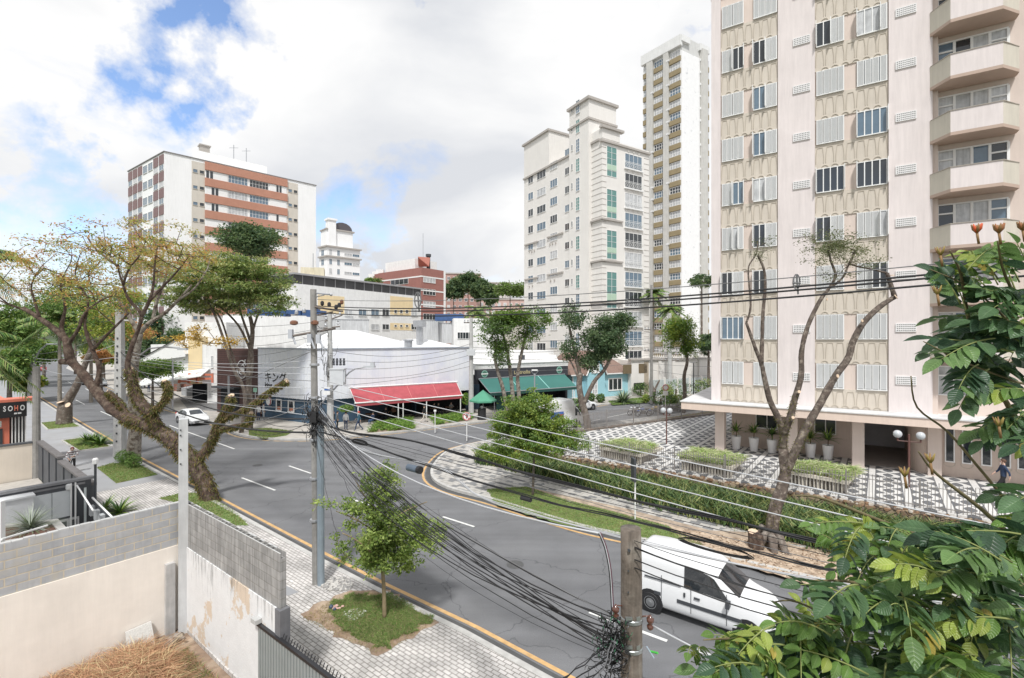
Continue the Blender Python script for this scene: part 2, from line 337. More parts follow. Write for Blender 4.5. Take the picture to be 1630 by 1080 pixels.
def paving(name,c1,c2,cm,sc_,bw=.5,bh=.25,rot=0,patch=None,mortar=.02,dirt=.25,bump=.4,offset=.5):
    m=bpy.data.materials.new(name); m.use_nodes=True; t=m.node_tree; b=t.nodes['Principled BSDF']; n=t.nodes.new; l=t.links.new
    b.inputs['Roughness'].default_value=.9
    tcn=n("ShaderNodeTexCoord"); mp=n("ShaderNodeMapping"); mp.inputs['Rotation'].default_value=(0,0,rot); l(tcn.outputs['Object'],mp.inputs[0])
    br=n("ShaderNodeTexBrick"); br.inputs['Scale'].default_value=sc_; br.inputs['Color1'].default_value=(*c1,1); br.inputs['Color2'].default_value=(*c2,1)
    br.inputs['Mortar'].default_value=(*cm,1); br.inputs['Brick Width'].default_value=bw; br.inputs['Row Height'].default_value=bh; br.inputs['Mortar Size'].default_value=mortar; br.offset=offset
    l(mp.outputs[0],br.inputs['Vector']); cur=br.outputs['Color']
    if patch:
        q=n("ShaderNodeTexBrick"); q.inputs['Scale'].default_value=sc_; q.inputs['Brick Width'].default_value=bw; q.inputs['Row Height'].default_value=bh; q.offset=offset
        q.inputs['Color1'].default_value=(0,0,0,1); q.inputs['Color2'].default_value=(1,1,1,1); q.inputs['Mortar Size'].default_value=0; q.inputs['Bias'].default_value=0; l(mp.outputs[0],q.inputs['Vector'])
        g=n("ShaderNodeTexNoise"); g.inputs['Scale'].default_value=patch[1]; g.inputs['Detail'].default_value=2; l(tcn.outputs['Object'],g.inputs['Vector'])
        a=n("ShaderNodeMath"); a.operation='MULTIPLY'; l(q.outputs['Color'],a.inputs[0]); l(g.outputs['Fac'],a.inputs[1])
        s=n("ShaderNodeMath"); s.operation='GREATER_THAN'; s.inputs[1].default_value=patch[2]; l(a.outputs[0],s.inputs[0])
        f=n("ShaderNodeMath"); f.operation='MULTIPLY'; l(s.outputs[0],f.inputs[0]); f.inputs[1].default_value=.8
        x=n("ShaderNodeMix"); x.data_type='RGBA'; l(f.outputs[0],x.inputs['Factor']); l(cur,x.inputs['A']); x.inputs['B'].default_value=(*patch[0],1); cur=x.outputs['Result']
    q=n("ShaderNodeTexNoise"); q.inputs['Scale'].default_value=.9; q.inputs['Detail'].default_value=8; q.inputs['Roughness'].default_value=.7; l(tcn.outputs['Object'],q.inputs['Vector'])
    mr=n("ShaderNodeMapRange"); mr.inputs['From Min'].default_value=.3; mr.inputs['From Max'].default_value=.7; mr.inputs['To Min'].default_value=1-dirt; mr.inputs['To Max'].default_value=1+dirt*.4; l(q.outputs['Fac'],mr.inputs[0])
    x=n("ShaderNodeVectorMath"); x.operation='SCALE'; l(cur,x.inputs[0]); l(mr.outputs[0],x.inputs['Scale']); l(x.outputs[0],b.inputs['Base Color'])
    bp=n("ShaderNodeBump"); bp.inputs['Strength'].default_value=bump; bp.inputs['Distance'].default_value=.01; bp.invert=True; l(br.outputs['Fac'],bp.inputs['Height']); l(bp.outputs[0],b.inputs['Normal'])
    _m[name]=m; return m
SA=math.atan2(-.613,.79)  # street angle
M_paver=paving('brick_pavers',(.66,.63,.61),(.52,.50,.48),(.28,.26,.24),1,.24,.12,-SA,patch=None,mortar=.014,dirt=.42)
M_paver2=paving('grey_paver_rows',(.43,.41,.39),(.36,.35,.34),(.22,.20,.19),1,.40,.40,-SA,mortar=.02,dirt=.25,offset=0)
M_tile=paving('mosaic_paving',(.52,.50,.47),(.46,.44,.41),(.32,.30,.27),1,.42,.28,-SA,patch=((.17,.175,.185),.35,.36),mortar=.018,dirt=.3)
M_cem=mat('cement_pavement',(.34,.345,.36),.92,.10,1,bump=.15,col2=(.33,.33,.335),c2s=.3)
M_cem2=mat('pale_pavement',(.47,.44,.40),.92,.2,1.2,bump=.2,bscale=10,col2=(.36,.33,.30),c2s=.5,c2t=(.5,.75))
M_soil=mat('bare_soil',(.30,.215,.155),.95,.4,3,bump=.6,bscale=12,col2=(.40,.31,.23),c2s=1.2)
M_grassb=mat('grass_base',(.17,.24,.08),.95,.4,4,bump=.5,col2=(.22,.19,.08),c2s=1.2,c2t=(.5,.7))
GM=[mat('grass_green',(.15,.26,.06),.8,.2,3),mat('grass_light',(.25,.34,.10),.8,.2,3),mat('grass_dry',(.34,.31,.15),.8,.2,3),mat('grass_dark',(.06,.11,.03),.8,.2,3)]
for q in GM: leafy(q,.25)
g=MB(); g.add([(-900,-200,-.06),(900,-200,-.06),(900,1600,-.06),(-900,1600,-.06)],[(0,1,2,3)])
g.build('ground',mat('far_ground',(.10,.12,.06),.95,.3,.05),kind='structure')
nr=offs(near,-.45)   # kerb face on the camera side of the yellow line
if Vector(nr[2])[1]>near[2][1]: nr=offs(near,.45)
ND=-1 if nr==offs(near,-.45) else 1
sheet('road',[*nr,(-300,260),(-300,420),(260,420),(260,-60),(40,-60)],0,M_asph)
prop=[(-40+ (i*0),0) for i in range(0)]
def nline(n,s): # point on the line n.x=n at distance s along A (away-left) from camera foot
    return (.613*n-.79*s,.79*n+.613*s)
inner=offs(near,ND*5.4)
side_near=[(20,-9)]+[nr[1],nr[2],nr[3],nr[4],nr[5],nr[6],nr[7]]
def cutpoly(i0,i1): return nr[i0:i1+1]+offs(near,ND*5.12)[i0:i1+1][::-1]
b=MB(); b.prism(cutpoly(0,7),-.05,.12); b.build('pavement',M_paver,kind='structure')
b=MB(); b.prism(cutpoly(7,14),-.05,.12); b.build('cement_pavement',M_cem,kind='structure')
b=MB(); strip(b,near,ND*.44,ND*.62,-.02,.145); b.build('kerb',M_kerb,kind='structure')
b=MB(); strip(b,near,ND*.14,ND*.44,.004,.004); b.build('gutter',M_gutter,kind='structure')
b=MB(); strip(b,near[:12],-.07,.07,.008,.008); b.build('yellow_line',M_yel,kind='structure')
nose=[(22,7.2),(10.1,15.8),(7.6,17.5),(4.4,19.4),(2.8,20.4),(.84,22),(-1.43,24),(-3.9,25.9),(-5.25,28.2),(-5.6,31.5),(-5.0,35.4),(-2.65,38.4),(3,42.5),(9,46.8),(20.3,54),(50,72.5),(120,112)]
nz=[tuple(p) for p in smoothline(nose[1:12],5)]; nose2=[nose[0]]+nz+nose[12:]
nin=offs(nose2,-.45)
if (Vector(nin[20])-Vector((3,30))).length>(Vector(nose2[20])-Vector((3,30))).length: NN=1; nin=offs(nose2,.45)
else: NN=-1
b=MB(); b.prism([*nin,(140,112),(140,-40),(30,-40)],-.05,.12); b.build('corner_pavement',M_tile,kind='structure')
b=MB(); strip(b,nose2,NN*.44,NN*.62,-.02,.145); b.build('corner_kerb',M_kerb,kind='structure')
b=MB(); strip(b,nose2[6:58],-.07,.07,.008,.008); b.build('corner_yellow_line',M_yel,kind='structure')
b=MB(); strip(b,nose2[0:58],NN*.14,NN*.44,.004,.004); b.build('corner_gutter',M_gutter,kind='structure')
fb=[(-300,330),(-125,133),(-72.5,84.5),(-43.6,58.3),(-31,48.2),(-26.5,43.8),(-23.2,40.6),(-20.0,39.1),(-16.6,38.9),(-13.4,40.1),(-9.1,42.7),(-6.4,44.8),(-1.4,48.3),(5,53.6),(11.5,59.7),(25.4,67.4),(60,87),(140,132)]
fs=fb[:4]+[tuple(p) for p in smoothline(fb[4:12],5)]+fb[12:]
b=MB(); b.prism([*fs,(140,420),(-300,420)],-.05,.12); b.build('far_pavement',M_cem2,kind='structure')
fd=.5 if (Vector(offs(fs,.5)[25])-Vector((-10,55))).length<(Vector(fs[25])-Vector((-10,55))).length else -.5
b=MB(); strip(b,fs,-.06*fd,.3*fd,-.02,.145); b.build('far_kerb',M_kerb,kind='structure')
b=MB(); strip(b,fs[2:],-.9*fd,-.5*fd,.008,.008); b.build('far_yellow_line',mat('worn_yellow_paint',(.50,.36,.20),.8,.25,2,col2=(.25,.23,.2),c2s=1.5),kind='structure')
sheet('driveway',[G(300,655),G(352,658),G(352,640),G(285,637)],.126,M_asph2)
b=MB()
A_=Vector((-.79,.613)); 
def dash(p,q,w_=.12):
    p=G(*p);q=G(*q); d=(q-p).normalized(); s=Vector((-d.y,d.x,0))*w_/2
    b.add([v+Vector((0,0,.008)) for v in (p-s,q-s,q+s,p+s)],[(0,1,2,3)])
for pq in [((385,762),(438,782)),((938,976),(1062,1022)),((1113,1038),(1190,1068)),((120.5,638),(134.5,645)),((91.6,621.6),(101.6,627)),((68,607),(76,612)),
           ((460,743),(495,755)),((705,824),(755,840)),((345,706),(373,716)),((293,687),(329,700)),((270,678.5),(284,684)),((172,637),(181,641)),((560,796),(598,809)),((160,656),(178,664)),((225,687),(250,698)),((136,620),(144,624)),((108,609),(114,612)),((845,868),(880,880))][:-1]:
    dash(*pq)
dash((966,666),(1006,658),.12); dash((895,682),(955,669),.12)
b.build('lane_markings',M_line,kind='structure')
for px,py,r_ in ((610,770,.32),(410,742,.3),(820,900,.32),(560,735,.3)):
    q=G(px,py); b=MB(); b.lathe([(r_,.003),(r_,.009)],(q.x,q.y,0),20); b.build('road_manhole',mat('cast_iron',(.10,.10,.10),.7,.2,8),kind='structure')
def island(name,px,label,n=1500,h=.12,rim=True,z=.13,mats=None,base=None):
    poly=[G(*p,.12) for p in px]
    sheet(name,poly,z,base or M_grassb)
    if rim:
        r=MB(); pl=[tuple(p[:2]) for p in poly]; pl=pl+[pl[0]]; strip(r,pl,-.06,.06,.10,.19); r.build(name+'_rim',M_kerb,kind='structure')
    blades(name+'_grass',poly,z,n,h,.02,mats or GM[:3],lean=.7,kind='stuff',label=label,cat='grass')
island('lawn_island',[(154,746),(185,771),(251,757),(219,739),(178,739)],'short green grass in the pavement island below the leaning mossy tree',5000,.10,False)
island('planted_island',[(98.6,703),(125,719.7),(178,713),(147,697)],'grass around the agapanthus clump in the pavement island',3500,.12)
island('pollard_island',[(64,675),(76,686),(129,681),(108,670)],'grass at the foot of the pollarded tree',2500,.12)
island('verge_island',[(252,795),(300,806),(345,838),(396,838),(372,815),(325,786),(290,786)],'grass strip at the foot of the mossy tree',4000,.10,False)
tp=[(478,985),(545,1018),(600,1044),(650,1020),(694,990),(655,962),(622,946),(560,944),(520,962)]
poly=[G(*p,.12) for p in tp]
sheet('soil_patch',jag([G(*p,.12) for p in [(478,980),(530,1008),(602,1046),(698,992),(622,940),(550,944),(512,960)]],.06,.2),.126,M_soil)
blades('tree_island_grass',jag([G(*p,.12) for p in [(520,968),(545,1008),(600,1036),(690,988),(620,948),(565,946)]],.09,.15),.12,26000,.09,.012,[GM[0],GM[1],GM[0],GM[2]],lean=.8,kind='stuff',label='mown grass around the thin trunk of the street tree',cat='grass')
blades('dry_fringe_grass',poly,.12,5000,.07,.012,[GM[2],mat('straw',(.36,.26,.14),.9,.2)],lean=.9,kind='stuff',label='thin dry grass on the soil round the street tree',cat='grass')
gs=[(775,780),(838,776),(900,797),(985,818),(1060,838),(1120,868),(1100,880),(1020,858),(900,838),(790,805)]
sheet('verge',jag([G(*p,.12) for p in gs],.06),.126,M_grassb)
blades('verge_grass',[G(*p,.12) for p in gs],.12,22000,.08,.018,[GM[1],GM[1],GM[2],GM[0]],lean=.8,kind='stuff',label='pale mown grass strip between kerb and mosaic paving',cat='grass')
M_chips=mat('wood_chips',(.50,.39,.29),.95,.4,6,bump=1,bscale=25,col2=(.33,.24,.17),c2s=2.5)
sheet('chip_soil',jag([G(*p,.12) for p in [(1060,838),(1140,850),(1200,860),(1330,880),(1400,930),(1300,937),(1180,903),(1115,880)]],.08),.130,M_chips)
sheet('soil_edge',[G(*p,.12) for p in [(838,776),(900,790),(1000,812),(1130,846),(1220,850),(1330,875),(1200,862),(1060,838),(985,818),(900,797)]],.133,mat('red_soil',(.38,.30,.23),.95,.3,3,bump=.4,col2=(.45,.36,.27),c2s=1.5))
q=MB()
for x,y in sample_poly([G(*p,.12) for p in [(1070,845),(1140,853),(1330,885),(1380,928),(1300,934),(1180,900)]],700):
    a=random.uniform(0,3.14); s=random.uniform(.02,.09); q.box((x,y,.14+random.uniform(0,.03)),(s,s*.4,.02),random.randrange(3),a)
q.build('chips',[mat('chip_pale',(.66,.55,.42),.9,.2),mat('chip_mid',(.48,.37,.27),.9,.2),mat('chip_dark',(.25,.16,.1),.9,.2)],kind='stuff',label='pale wood chips scattered on the soil round the sawn stump',cat='wood chips')
fg=[(396,694),(420,700),(455,695),(468,688),(430,683),(396,684)]
sheet('corner_lawn',[G(*p,.12) for p in fg],.126,M_grassb)
blades('corner_lawn_grass',[G(*p,.12) for p in fg],.12,3500,.12,.03,GM[:3],lean=.7,kind='stuff',label='grass patch on the kerb corner before the brown and white restaurant',cat='grass')
sheet('manhole_cover',[G(*p,.12) for p in [(104+60,776),(176,782),(190,779),(178,773)]],.126,M_cem)
sheet('dirt_patch',[G(*p,.12) for p in [(440,940),(458,950),(476,944),(452,932)]],.126,M_cem)
def wallmat(name,u,c1,c2,cm,bw=.4,bh=.2,mortar=.015,streak=.0,sc_=1,z0=0,bump=.5,var=.15,stain=None,u0=0):
    m=bpy.data.materials.new(name); m.use_nodes=True; t=m.node_tree; b=t.nodes['Principled BSDF']; n=t.nodes.new; l=t.links.new
    b.inputs['Roughness'].default_value=.92
    tcn=n("ShaderNodeNewGeometry"); pos=tcn.outputs['Position']
    d=n("ShaderNodeVectorMath"); d.operation='DOT_PRODUCT'; l(pos,d.inputs[0]); d.inputs[1].default_value=(u[0],u[1],0)
    sx=n("ShaderNodeSeparateXYZ"); l(pos,sx.inputs[0])
    zz=n("ShaderNodeMath"); zz.operation='SUBTRACT'; l(sx.outputs['Z'],zz.inputs[0]); zz.inputs[1].default_value=z0
    uu=n("ShaderNodeMath"); uu.operation='SUBTRACT'; l(d.outputs['Value'],uu.inputs[0]); uu.inputs[1].default_value=u0
    cmb=n("ShaderNodeCombineXYZ"); l(uu.outputs[0],cmb.inputs[0]); l(zz.outputs[0],cmb.inputs[1])
    br=n("ShaderNodeTexBrick"); br.inputs['Scale'].default_value=sc_; br.inputs['Color1'].default_value=(*c1,1); br.inputs['Color2'].default_value=(*c2,1); br.inputs['Mortar'].default_value=(*cm,1)
    br.inputs['Brick Width'].default_value=bw; br.inputs['Row Height'].default_value=bh; br.inputs['Mortar Size'].default_value=mortar; br.inputs['Mortar Smooth'].default_value=.3
    l(cmb.outputs[0],br.inputs['Vector']); cur=br.outputs['Color']
    def mul(cur,vec,scale,lo,hi,detail=7):
        q=n("ShaderNodeTexNoise"); q.inputs['Scale'].default_value=scale; q.inputs['Detail'].default_value=detail; q.inputs['Roughness'].default_value=.65; l(vec,q.inputs['Vector'])
        mr=n("ShaderNodeMapRange"); mr.inputs['From Min'].default_value=.32; mr.inputs['From Max'].default_value=.68; mr.inputs['To Min'].default_value=lo; mr.inputs['To Max'].default_value=hi; l(q.outputs['Fac'],mr.inputs[0])
        x=n("ShaderNodeVectorMath"); x.operation='SCALE'; l(cur,x.inputs[0]); l(mr.outputs[0],x.inputs['Scale']); return x.outputs[0]
    cur=mul(cur,pos,2.5,1-var,1+var*.6)
    if streak:
        mp=n("ShaderNodeMapping"); mp.inputs['Scale'].default_value=(6,6,.35); l(pos,mp.inputs[0]); cur=mul(cur,mp.outputs[0],2.2,1-streak,1.05)
    if stain:
        q=n("ShaderNodeTexNoise"); q.inputs['Scale'].default_value=1.6; q.inputs['Detail'].default_value=6; l(pos,q.inputs['Vector'])
        mr=n("ShaderNodeMapRange"); mr.inputs['From Min'].default_value=.55; mr.inputs['From Max'].default_value=.7; l(q.outputs['Fac'],mr.inputs[0])
        x=n("ShaderNodeMix"); x.data_type='RGBA'; l(mr.outputs[0],x.inputs['Factor']); l(cur,x.inputs['A']); x.inputs['B'].default_value=(*stain,1); cur=x.outputs['Result']
    l(cur,b.inputs['Base Color'])
    bp=n("ShaderNodeBump"); bp.inputs['Strength'].default_value=bump; bp.inputs['Distance'].default_value=.012; bp.invert=True; l(br.outputs['Fac'],bp.inputs['Height']); l(bp.outputs[0],b.inputs['Normal'])
    _m[name]=m; return m
C0=Vector((-9.49,13.65)); WL=Fr(C0,(-.606,-.796)); WR=Fr(C0,(.80,-.60))
if WL.n.dot(Vector((1,0,0)))<0: WL.n=-WL.n    # lot side
M_blkL=wallmat('grey_concrete_block',(.606,.796),(.47,.475,.485),(.38,.39,.41),(.56,.50,.40),mortar=.016,z0=2.42,streak=.05,var=.14,stain=(.47,.44,.38))
M_blkR=wallmat('stained_concrete_block',(.80,-.60),(.42,.41,.40),(.34,.335,.325),(.32,.31,.29),mortar=.012,z0=2.42,streak=.42,var=.2)
M_cream=mat('cream_plaster',(.85,.79,.72),.9,.06,1.2,bump=.25,bscale=5,streak=.05)
pm=mat('peeling_plaster',(.74,.74,.74),.92,.06,3,bump=.3,col2=(.66,.55,.44),c2s=1.15,c2t=(.585,.605))
def add_streaks(m,dark=(.10,.10,.10),sx=7,sz=.5,thr=(.52,.70),zlo=1.0,zhi=2.5):
    t=m.node_tree; b=t.nodes['Principled BSDF']; n=t.nodes.new; l=t.links.new; src=b.inputs['Base Color'].links[0].from_socket
    geo=n("ShaderNodeNewGeometry"); mp=n("ShaderNodeMapping"); mp.inputs['Scale'].default_value=(sx,sx,sz); l(geo.outputs['Position'],mp.inputs[0])
    q=n("ShaderNodeTexNoise"); q.inputs['Scale'].default_value=1.6; q.inputs['Detail'].default_value=8; q.inputs['Roughness'].default_value=.7; l(mp.outputs[0],q.inputs['Vector'])
    s=n("ShaderNodeSeparateXYZ"); l(geo.outputs['Position'],s.inputs[0])
    g=n("ShaderNodeMapRange"); g.inputs['From Min'].default_value=zlo; g.inputs['From Max'].default_value=zhi; g.inputs['To Min'].default_value=-.14; g.inputs['To Max'].default_value=.05; l(s.outputs['Z'],g.inputs[0])
    a=n("ShaderNodeMath"); a.operation='ADD'; l(q.outputs['Fac'],a.inputs[0]); l(g.outputs[0],a.inputs[1])
    mr=n("ShaderNodeMapRange"); mr.inputs['From Min'].default_value=thr[0]; mr.inputs['From Max'].default_value=thr[1]; mr.inputs['To Max'].default_value=.85; l(a.outputs[0],mr.inputs[0])
    x=n("ShaderNodeMix"); x.data_type='RGBA'; l(mr.outputs[0],x.inputs['Factor']); l(src,x.inputs['A']); x.inputs['B'].default_value=(*dark,1); l(x.outputs['Result'],b.inputs['Base Color'])
add_streaks(pm)
t=thing('boundary_wall','cream plastered lot wall topped with clean grey concrete blocks, running off the left edge','wall',(*C0,0))
b=MB(); b.fb(WL,.0,9.5,-.2,2.42,-.16,.03); b.build('plaster_face',M_cream,t)
b=MB(); b.fb(WL,.0,9.5,2.42,3.60,-.14,.0); b.build('block_courses',M_blkL,t)
b=MB()
for i in range(48): b.fb(WL,.0+i*.2+.004,.196+i*.2,3.60,3.612+random.uniform(0,.02),-.135,-.005)
b.build('top_mortar',M_concl,t)
b=MB(); b.fb(WL,.22,.44,-.2,2.0,.03,.16); b.build('pilaster',mat('pilaster_grey',(.52,.51,.50),.9,.2,3,streak=.2),t)
t=thing('street_wall','peeling white lot wall topped with stained hollow concrete blocks beside the pavement','wall',(*C0,0))
LR=5.55
b=MB(); b.fb(WR,.0,LR-.12,-.2,2.42,-.17,.03); b.build('peeling_plaster',pm,t)
b=MB(); b.fb(WR,.0,LR,2.42,3.50,-.14,.0)
b.fb(WR,0,LR,3.5,3.62,-.14,-.115); b.fb(WR,0,LR,3.5,3.62,-.025,0)
for i in range(int(LR/.2)): b.fb(WR,i*.2+.0,i*.2+.035+(i%2)*.03,3.5,3.62,-.115,-.025)
b.build('block_courses',M_blkR,t)
b=MB()
for i in range(28):
    if random.random()<.45: b.fb(WR,i*.2+.03,i*.2+.2,3.62,3.63+random.uniform(0,.012),-.13-random.uniform(0,.01),-.095)
b.fb(WR,0,LR,3.62,3.626,-.025,0.0); b.build('top_mortar',M_concl,t)
b=MB(); b.fb(WR,LR-.12,LR+.10,-.2,2.42,-.18,.05); b.build('end_pier',mat('dark_pier',(.17,.17,.18),.9,.2,3,streak=.2),t)
sheet('lot_ground',[tuple(C0),tuple(WL.pt(9.5,0,0).xy),(-16,2),(2,2),(0,6),tuple(WR.pt(LR+4,0,0).xy)],.02,M_soil)
def mound(q):
    c=np.array([-8.9,11.3]); d=np.linalg.norm((q-c)*np.array([.55,.55]),axis=1); return np.clip(.32-d*.3,0,.32)
ga=[WL.pt(1.2,.4,0),WL.pt(3.9,.25,0),(-10.6,8.0),(-7.2,8.8),(-6.9,10.0),WR.pt(1.6,.9,0),WR.pt(.9,1.1,0)]
ST=[mat('straw_a',(.50,.27,.15),.85,.15),mat('straw_b',(.60,.36,.21),.85,.15),mat('straw_c',(.34,.19,.11),.85,.15),mat('straw_d',(.60,.48,.26),.85,.15)]
blades('dry_grass',ga,.03,30000,.5,.012,ST,lean=1.5,clump=120,hfun=mound,kind='stuff',label='dry orange straw grass heaped against the cream wall',cat='dry grass')
gb=[WR.pt(1.2,.3,0),WR.pt(4.6,.3,0),WR.pt(5,2.2,0),WR.pt(2.0,2.6,0)]
blades('lot_weeds',gb,.03,9000,.14,.012,[GM[0],ST[2],GM[2],ST[2]],lean=1,kind='stuff',label='weeds and dead stalks on the lot soil below the peeling wall',cat='weeds')
b=MB(); fr=WL
a0=fr.pt(1.05,.12,.02); b.hexa([fr.pt(.75,.35,.02),fr.pt(1.35,.35,.02),fr.pt(1.35,.40,.02),fr.pt(.75,.40,.02)][::-1],[fr.pt(.77,.07,.58),fr.pt(1.33,.07,.55),fr.pt(1.33,.12,.55),fr.pt(.77,.12,.58)][::-1])
b.build('leaning_slab',mat('speckled_slab',(.58,.57,.54),.6,.2,30),None,loc=tuple(fr.pt(1.05,.3,0)),label='pale stone slab leaning on the foot of the cream wall',cat='slab')
rb=MB()
rocks(rb,[WL.pt(.1,.35,0),WL.pt(.7,.5,0),WL.pt(.8,1.0,0),WR.pt(.5,.9,0),WR.pt(.5,.3,0)],.02,46,.03,.12,0,3)
rb.build('rubble',[M_conc,mat('clay_rubble',(.35,.18,.11),.95,.3),mat('dark_rubble',(.12,.09,.07),.95,.3)],kind='stuff',label='broken brick rubble in the corner of the lot at the pole foot',cat='rubble')
b=MB()
for k in range(3): b.box((*WL.pt(.55,.75+.09*k,0).xy,.16),(.75,.05,.05),0,math.atan2(.796,.606)+.5)
for k in range(2): b.box((*WL.pt(.35+.4*k,.84,0).xy,.21),(.05,.35,.04),0,math.atan2(.796,.606)+.5)
b.build('timber_frame',mat('old_timber',(.34,.29,.24),.9,.3),None,loc=tuple(WL.pt(.55,.8,0)),label='small grey timber frame lying on the rubble in the wall corner',cat='pallet')
t=thing('corrugated_gate','grey corrugated metal gate with black spiked top rail continuing the peeling wall','gate',tuple(WR.pt(5,0,0)))
b=MB(); u=4.72
while u<9.2:
    b.fb(WR,u,u+.085,0.1,1.80,.05,.075); b.fb(WR,u+.085,u+.12,.1,1.80,.035,.055); u+=.12
b.build('corrugated_panel',mat('grey_gate_paint',(.30,.33,.33),.5,.1,2,metal=.1),t)
b=MB(); b.fb(WR,4.6,9.3,1.80,1.86,.02,.10); 
u=4.7
while u<9.2: b.tube([WR.pt(u,.02,1.82),WR.pt(u,-.03,1.93)],.012,5); u+=.11
b.build('spiked_rail',mat('black_gate_paint',(.025,.025,.028),.4,.1),t)
b=MB(); b.box(tuple(WR.pt(4.7,.1,1.93)),(.22,.16,.1),0,-.64); b.build('motor_cap',M_concl,t)
def pl(s,n=5.0): return (.613*n-.79*s,.79*n+.613*s)
PL=Fr(pl(0),(-.79,.613)); 
M_char=mat('charcoal_paint',(.055,.06,.068),.6,.15,2)
M_char2=mat('dark_grey_render',(.10,.105,.115),.8,.2,2,streak=.15)
sheet('front_yard_ground',[pl(15.9),pl(26.7),pl(26.7,-6),pl(15.9,-6)],.04,mat('yard_gravel',(.30,.29,.28),.95,.3,6))
SF=Fr(pl(26.7),(-.606,-.796)); 
if SF.n.dot(Vector((1,0,0)))<0: SF.n=-SF.n
ref=tuple(SF.pt(0,0,0))
t=thing('meter_wall','dark grey side wall with pale meter cabinet doors in the neighbour front yard','wall',ref)
b=MB(); b.fb(SF,.0,9,0,2.32,-.18,0); b.build('wall_body',M_char2,t)
b=MB(); b.fb(SF,-.1,9,2.32,2.42,-.26,.08); b.fb(SF,.2,9,2.16,2.24,0,.03); b.build('coping',mat('grey_coping',(.24,.24,.25),.8,.2,streak=.1),t)
uA,uB=SF.u(111),SF.u(52); uC=uB+3.2
for k,(a,c) in enumerate([(uA,(uA+uB)/2-.01),((uA+uB)/2+.01,uB)]):
    b=MB(); b.fb(SF,a,c,.95,2.02,0,.07); b.build('cabinet_door',mat('pale_cabinet',(.62,.65,.66),.5,.06),t)
b=MB(); b.fb(SF,uB+.05,uC,1.1,2.15,0,.55); b.fb(SF,uB,uC,2.15,2.22,0,.62); b.build('cabinet_box',mat('white_cabinet',(.72,.73,.74),.5,.06),t)
for px in (96,113):
    u_=SF.u(px); b=MB(); b.fb(SF,u_-.24,u_+.10,.42,.85,0,.09); b.fb(SF,u_-.18,u_+.04,.5,.77,.09,.10,1); b.build('meter_box',[mat('meter_grey',(.6,.6,.6),.5,.05),M_char],t)
b=MB(); b.fb(SF,SF.u(143),SF.u(120),.1,2.1,0,.05); b.fb(SF,SF.u(137),SF.u(133),.3,2.0,.05,.07,1); b.build('side_door',[M_char,mat('pale_glass_strip',(.55,.6,.6),.3,.1)],t)
b=MB()
for px in (112,119): b.tube([SF.pt(SF.u(px),.12,.3),SF.pt(SF.u(px),.12,2.3)],.03,6)
b.build('conduit',M_white,t)
for px,py in ((108,757),):
    b=MB(); b.lathe([(.07,0),(.09,.05),(.09,.2),(.05,.24)],SF.pt(SF.u(px),.1,2.05),10); b.build('wall_lamp',M_white,t)
b=MB(); b.tube([(*pl(26.5,5.1),0),(*pl(26.5,5.1),2.95)],.045,8); b.lathe([(.05,0),(.10,.03),(.11,.2),(.07,.26)],(*pl(26.5,5.1),2.95),10,1)
b.build('gate_lamp',[M_char,M_white],None,loc=(*pl(26.5,5.1),0),label='slim dark post with white lamp cap at the neighbour gate corner',cat='lamp post')
t=thing('low_gate','low dark gate with white pipe rail on the neighbour street line','gate',(*pl(24),0))
b=MB(); b.fb(PL,16.2,26.3,.1,1.35,-.05,0); b.build('gate_panel',M_char,t)
b=MB(); b.tube([PL.pt(20,.05,1.36),PL.pt(26.2,.05,1.62)],.035,8); b.tube([PL.pt(23.2,.6,1.9),PL.pt(26.4,.5,2.2)],.03,8); b.build('white_rail',M_white,t)
b=MB()
for s in (24.4,25.2,26.0): b.fb(PL,s,s+.3,.9,1.3,.0,.15)
b.build('mail_box',mat('letterbox_grey',(.5,.52,.53),.5,.05),t)
M_pl=mat('planter_concrete',(.40,.39,.37),.9,.2,3)
zP=1.85; pq=[G(x,y,zP) for x,y in ((-70,872),(0,864),(60,855),(103,847),(86,829),(0,838),(-70,846))]; pc=G(50,850,zP)
t=thing('concrete_planter','raised concrete planter holding a silvery spiky plant behind the block wall','planter',(pc.x,pc.y,0))
b=MB(); b.prism([tuple(p.xy) for p in pq],.02,zP-.12); b.build('planter_body',M_pl,t)
b=MB(); pr_=[tuple(p.xy) for p in pq]; strip(b,pr_+[pr_[0]],-.11,.11,zP-.12,zP); b.build('planter_rim',M_pl,t)
b=MB(); b.prism([tuple((p.xy-pc.xy)*.9+pc.xy) for p in pq],zP-.12,zP-.05); b.build('planter_soil',mat('mulch',(.13,.07,.05),.95,.4,8,bump=1),t)
def rosette(name,c,n,h,wd,mats,label,cat,group=None,spread=1.0,stem=0,parent=None):
    C=np.tile(np.array(c,float)+np.array([0,0,stem]),(n,1)); th=rng.uniform(0,2*np.pi,n); el=rng.uniform(.15,1.35,n)**spread
    D=np.column_stack([np.cos(th)*np.cos(el),np.sin(th)*np.cos(el),np.sin(el)]); l=h*rng.uniform(.7,1.1,n)[:,None]
    S=unit(np.cross(D,np.array([0,0,1.]))); outw=np.column_stack([np.cos(th),np.sin(th),0*th]); K=5; Vs=[]
    for k in range(K+1):
        t_=k/K; p=C+D*l*t_+outw*l*.25*t_**2-np.array([0,0,1.])*l*.45*t_**2.2*(np.cos(el)[:,None])
        w_=wd*(1-t_**1.6)*.5+.001; Vs+= [p-S*w_,p+S*w_]
    V=np.stack(Vs,1).reshape(-1,3); i=np.arange(n)[:,None]*(2*(K+1))
    Fc=np.concatenate([i+np.array([[2*k,2*k+1,2*k+3,2*k+2]]) for k in range(K)],0)
    m=np.tile(rng.integers(0,len(mats),n),K)
    kw=dict(label=label,cat=cat,group=group) if parent is None else {}
    return npmesh(name,V,Fc,mats,m,parent=parent,loc=None if parent else tuple(c),**kw)
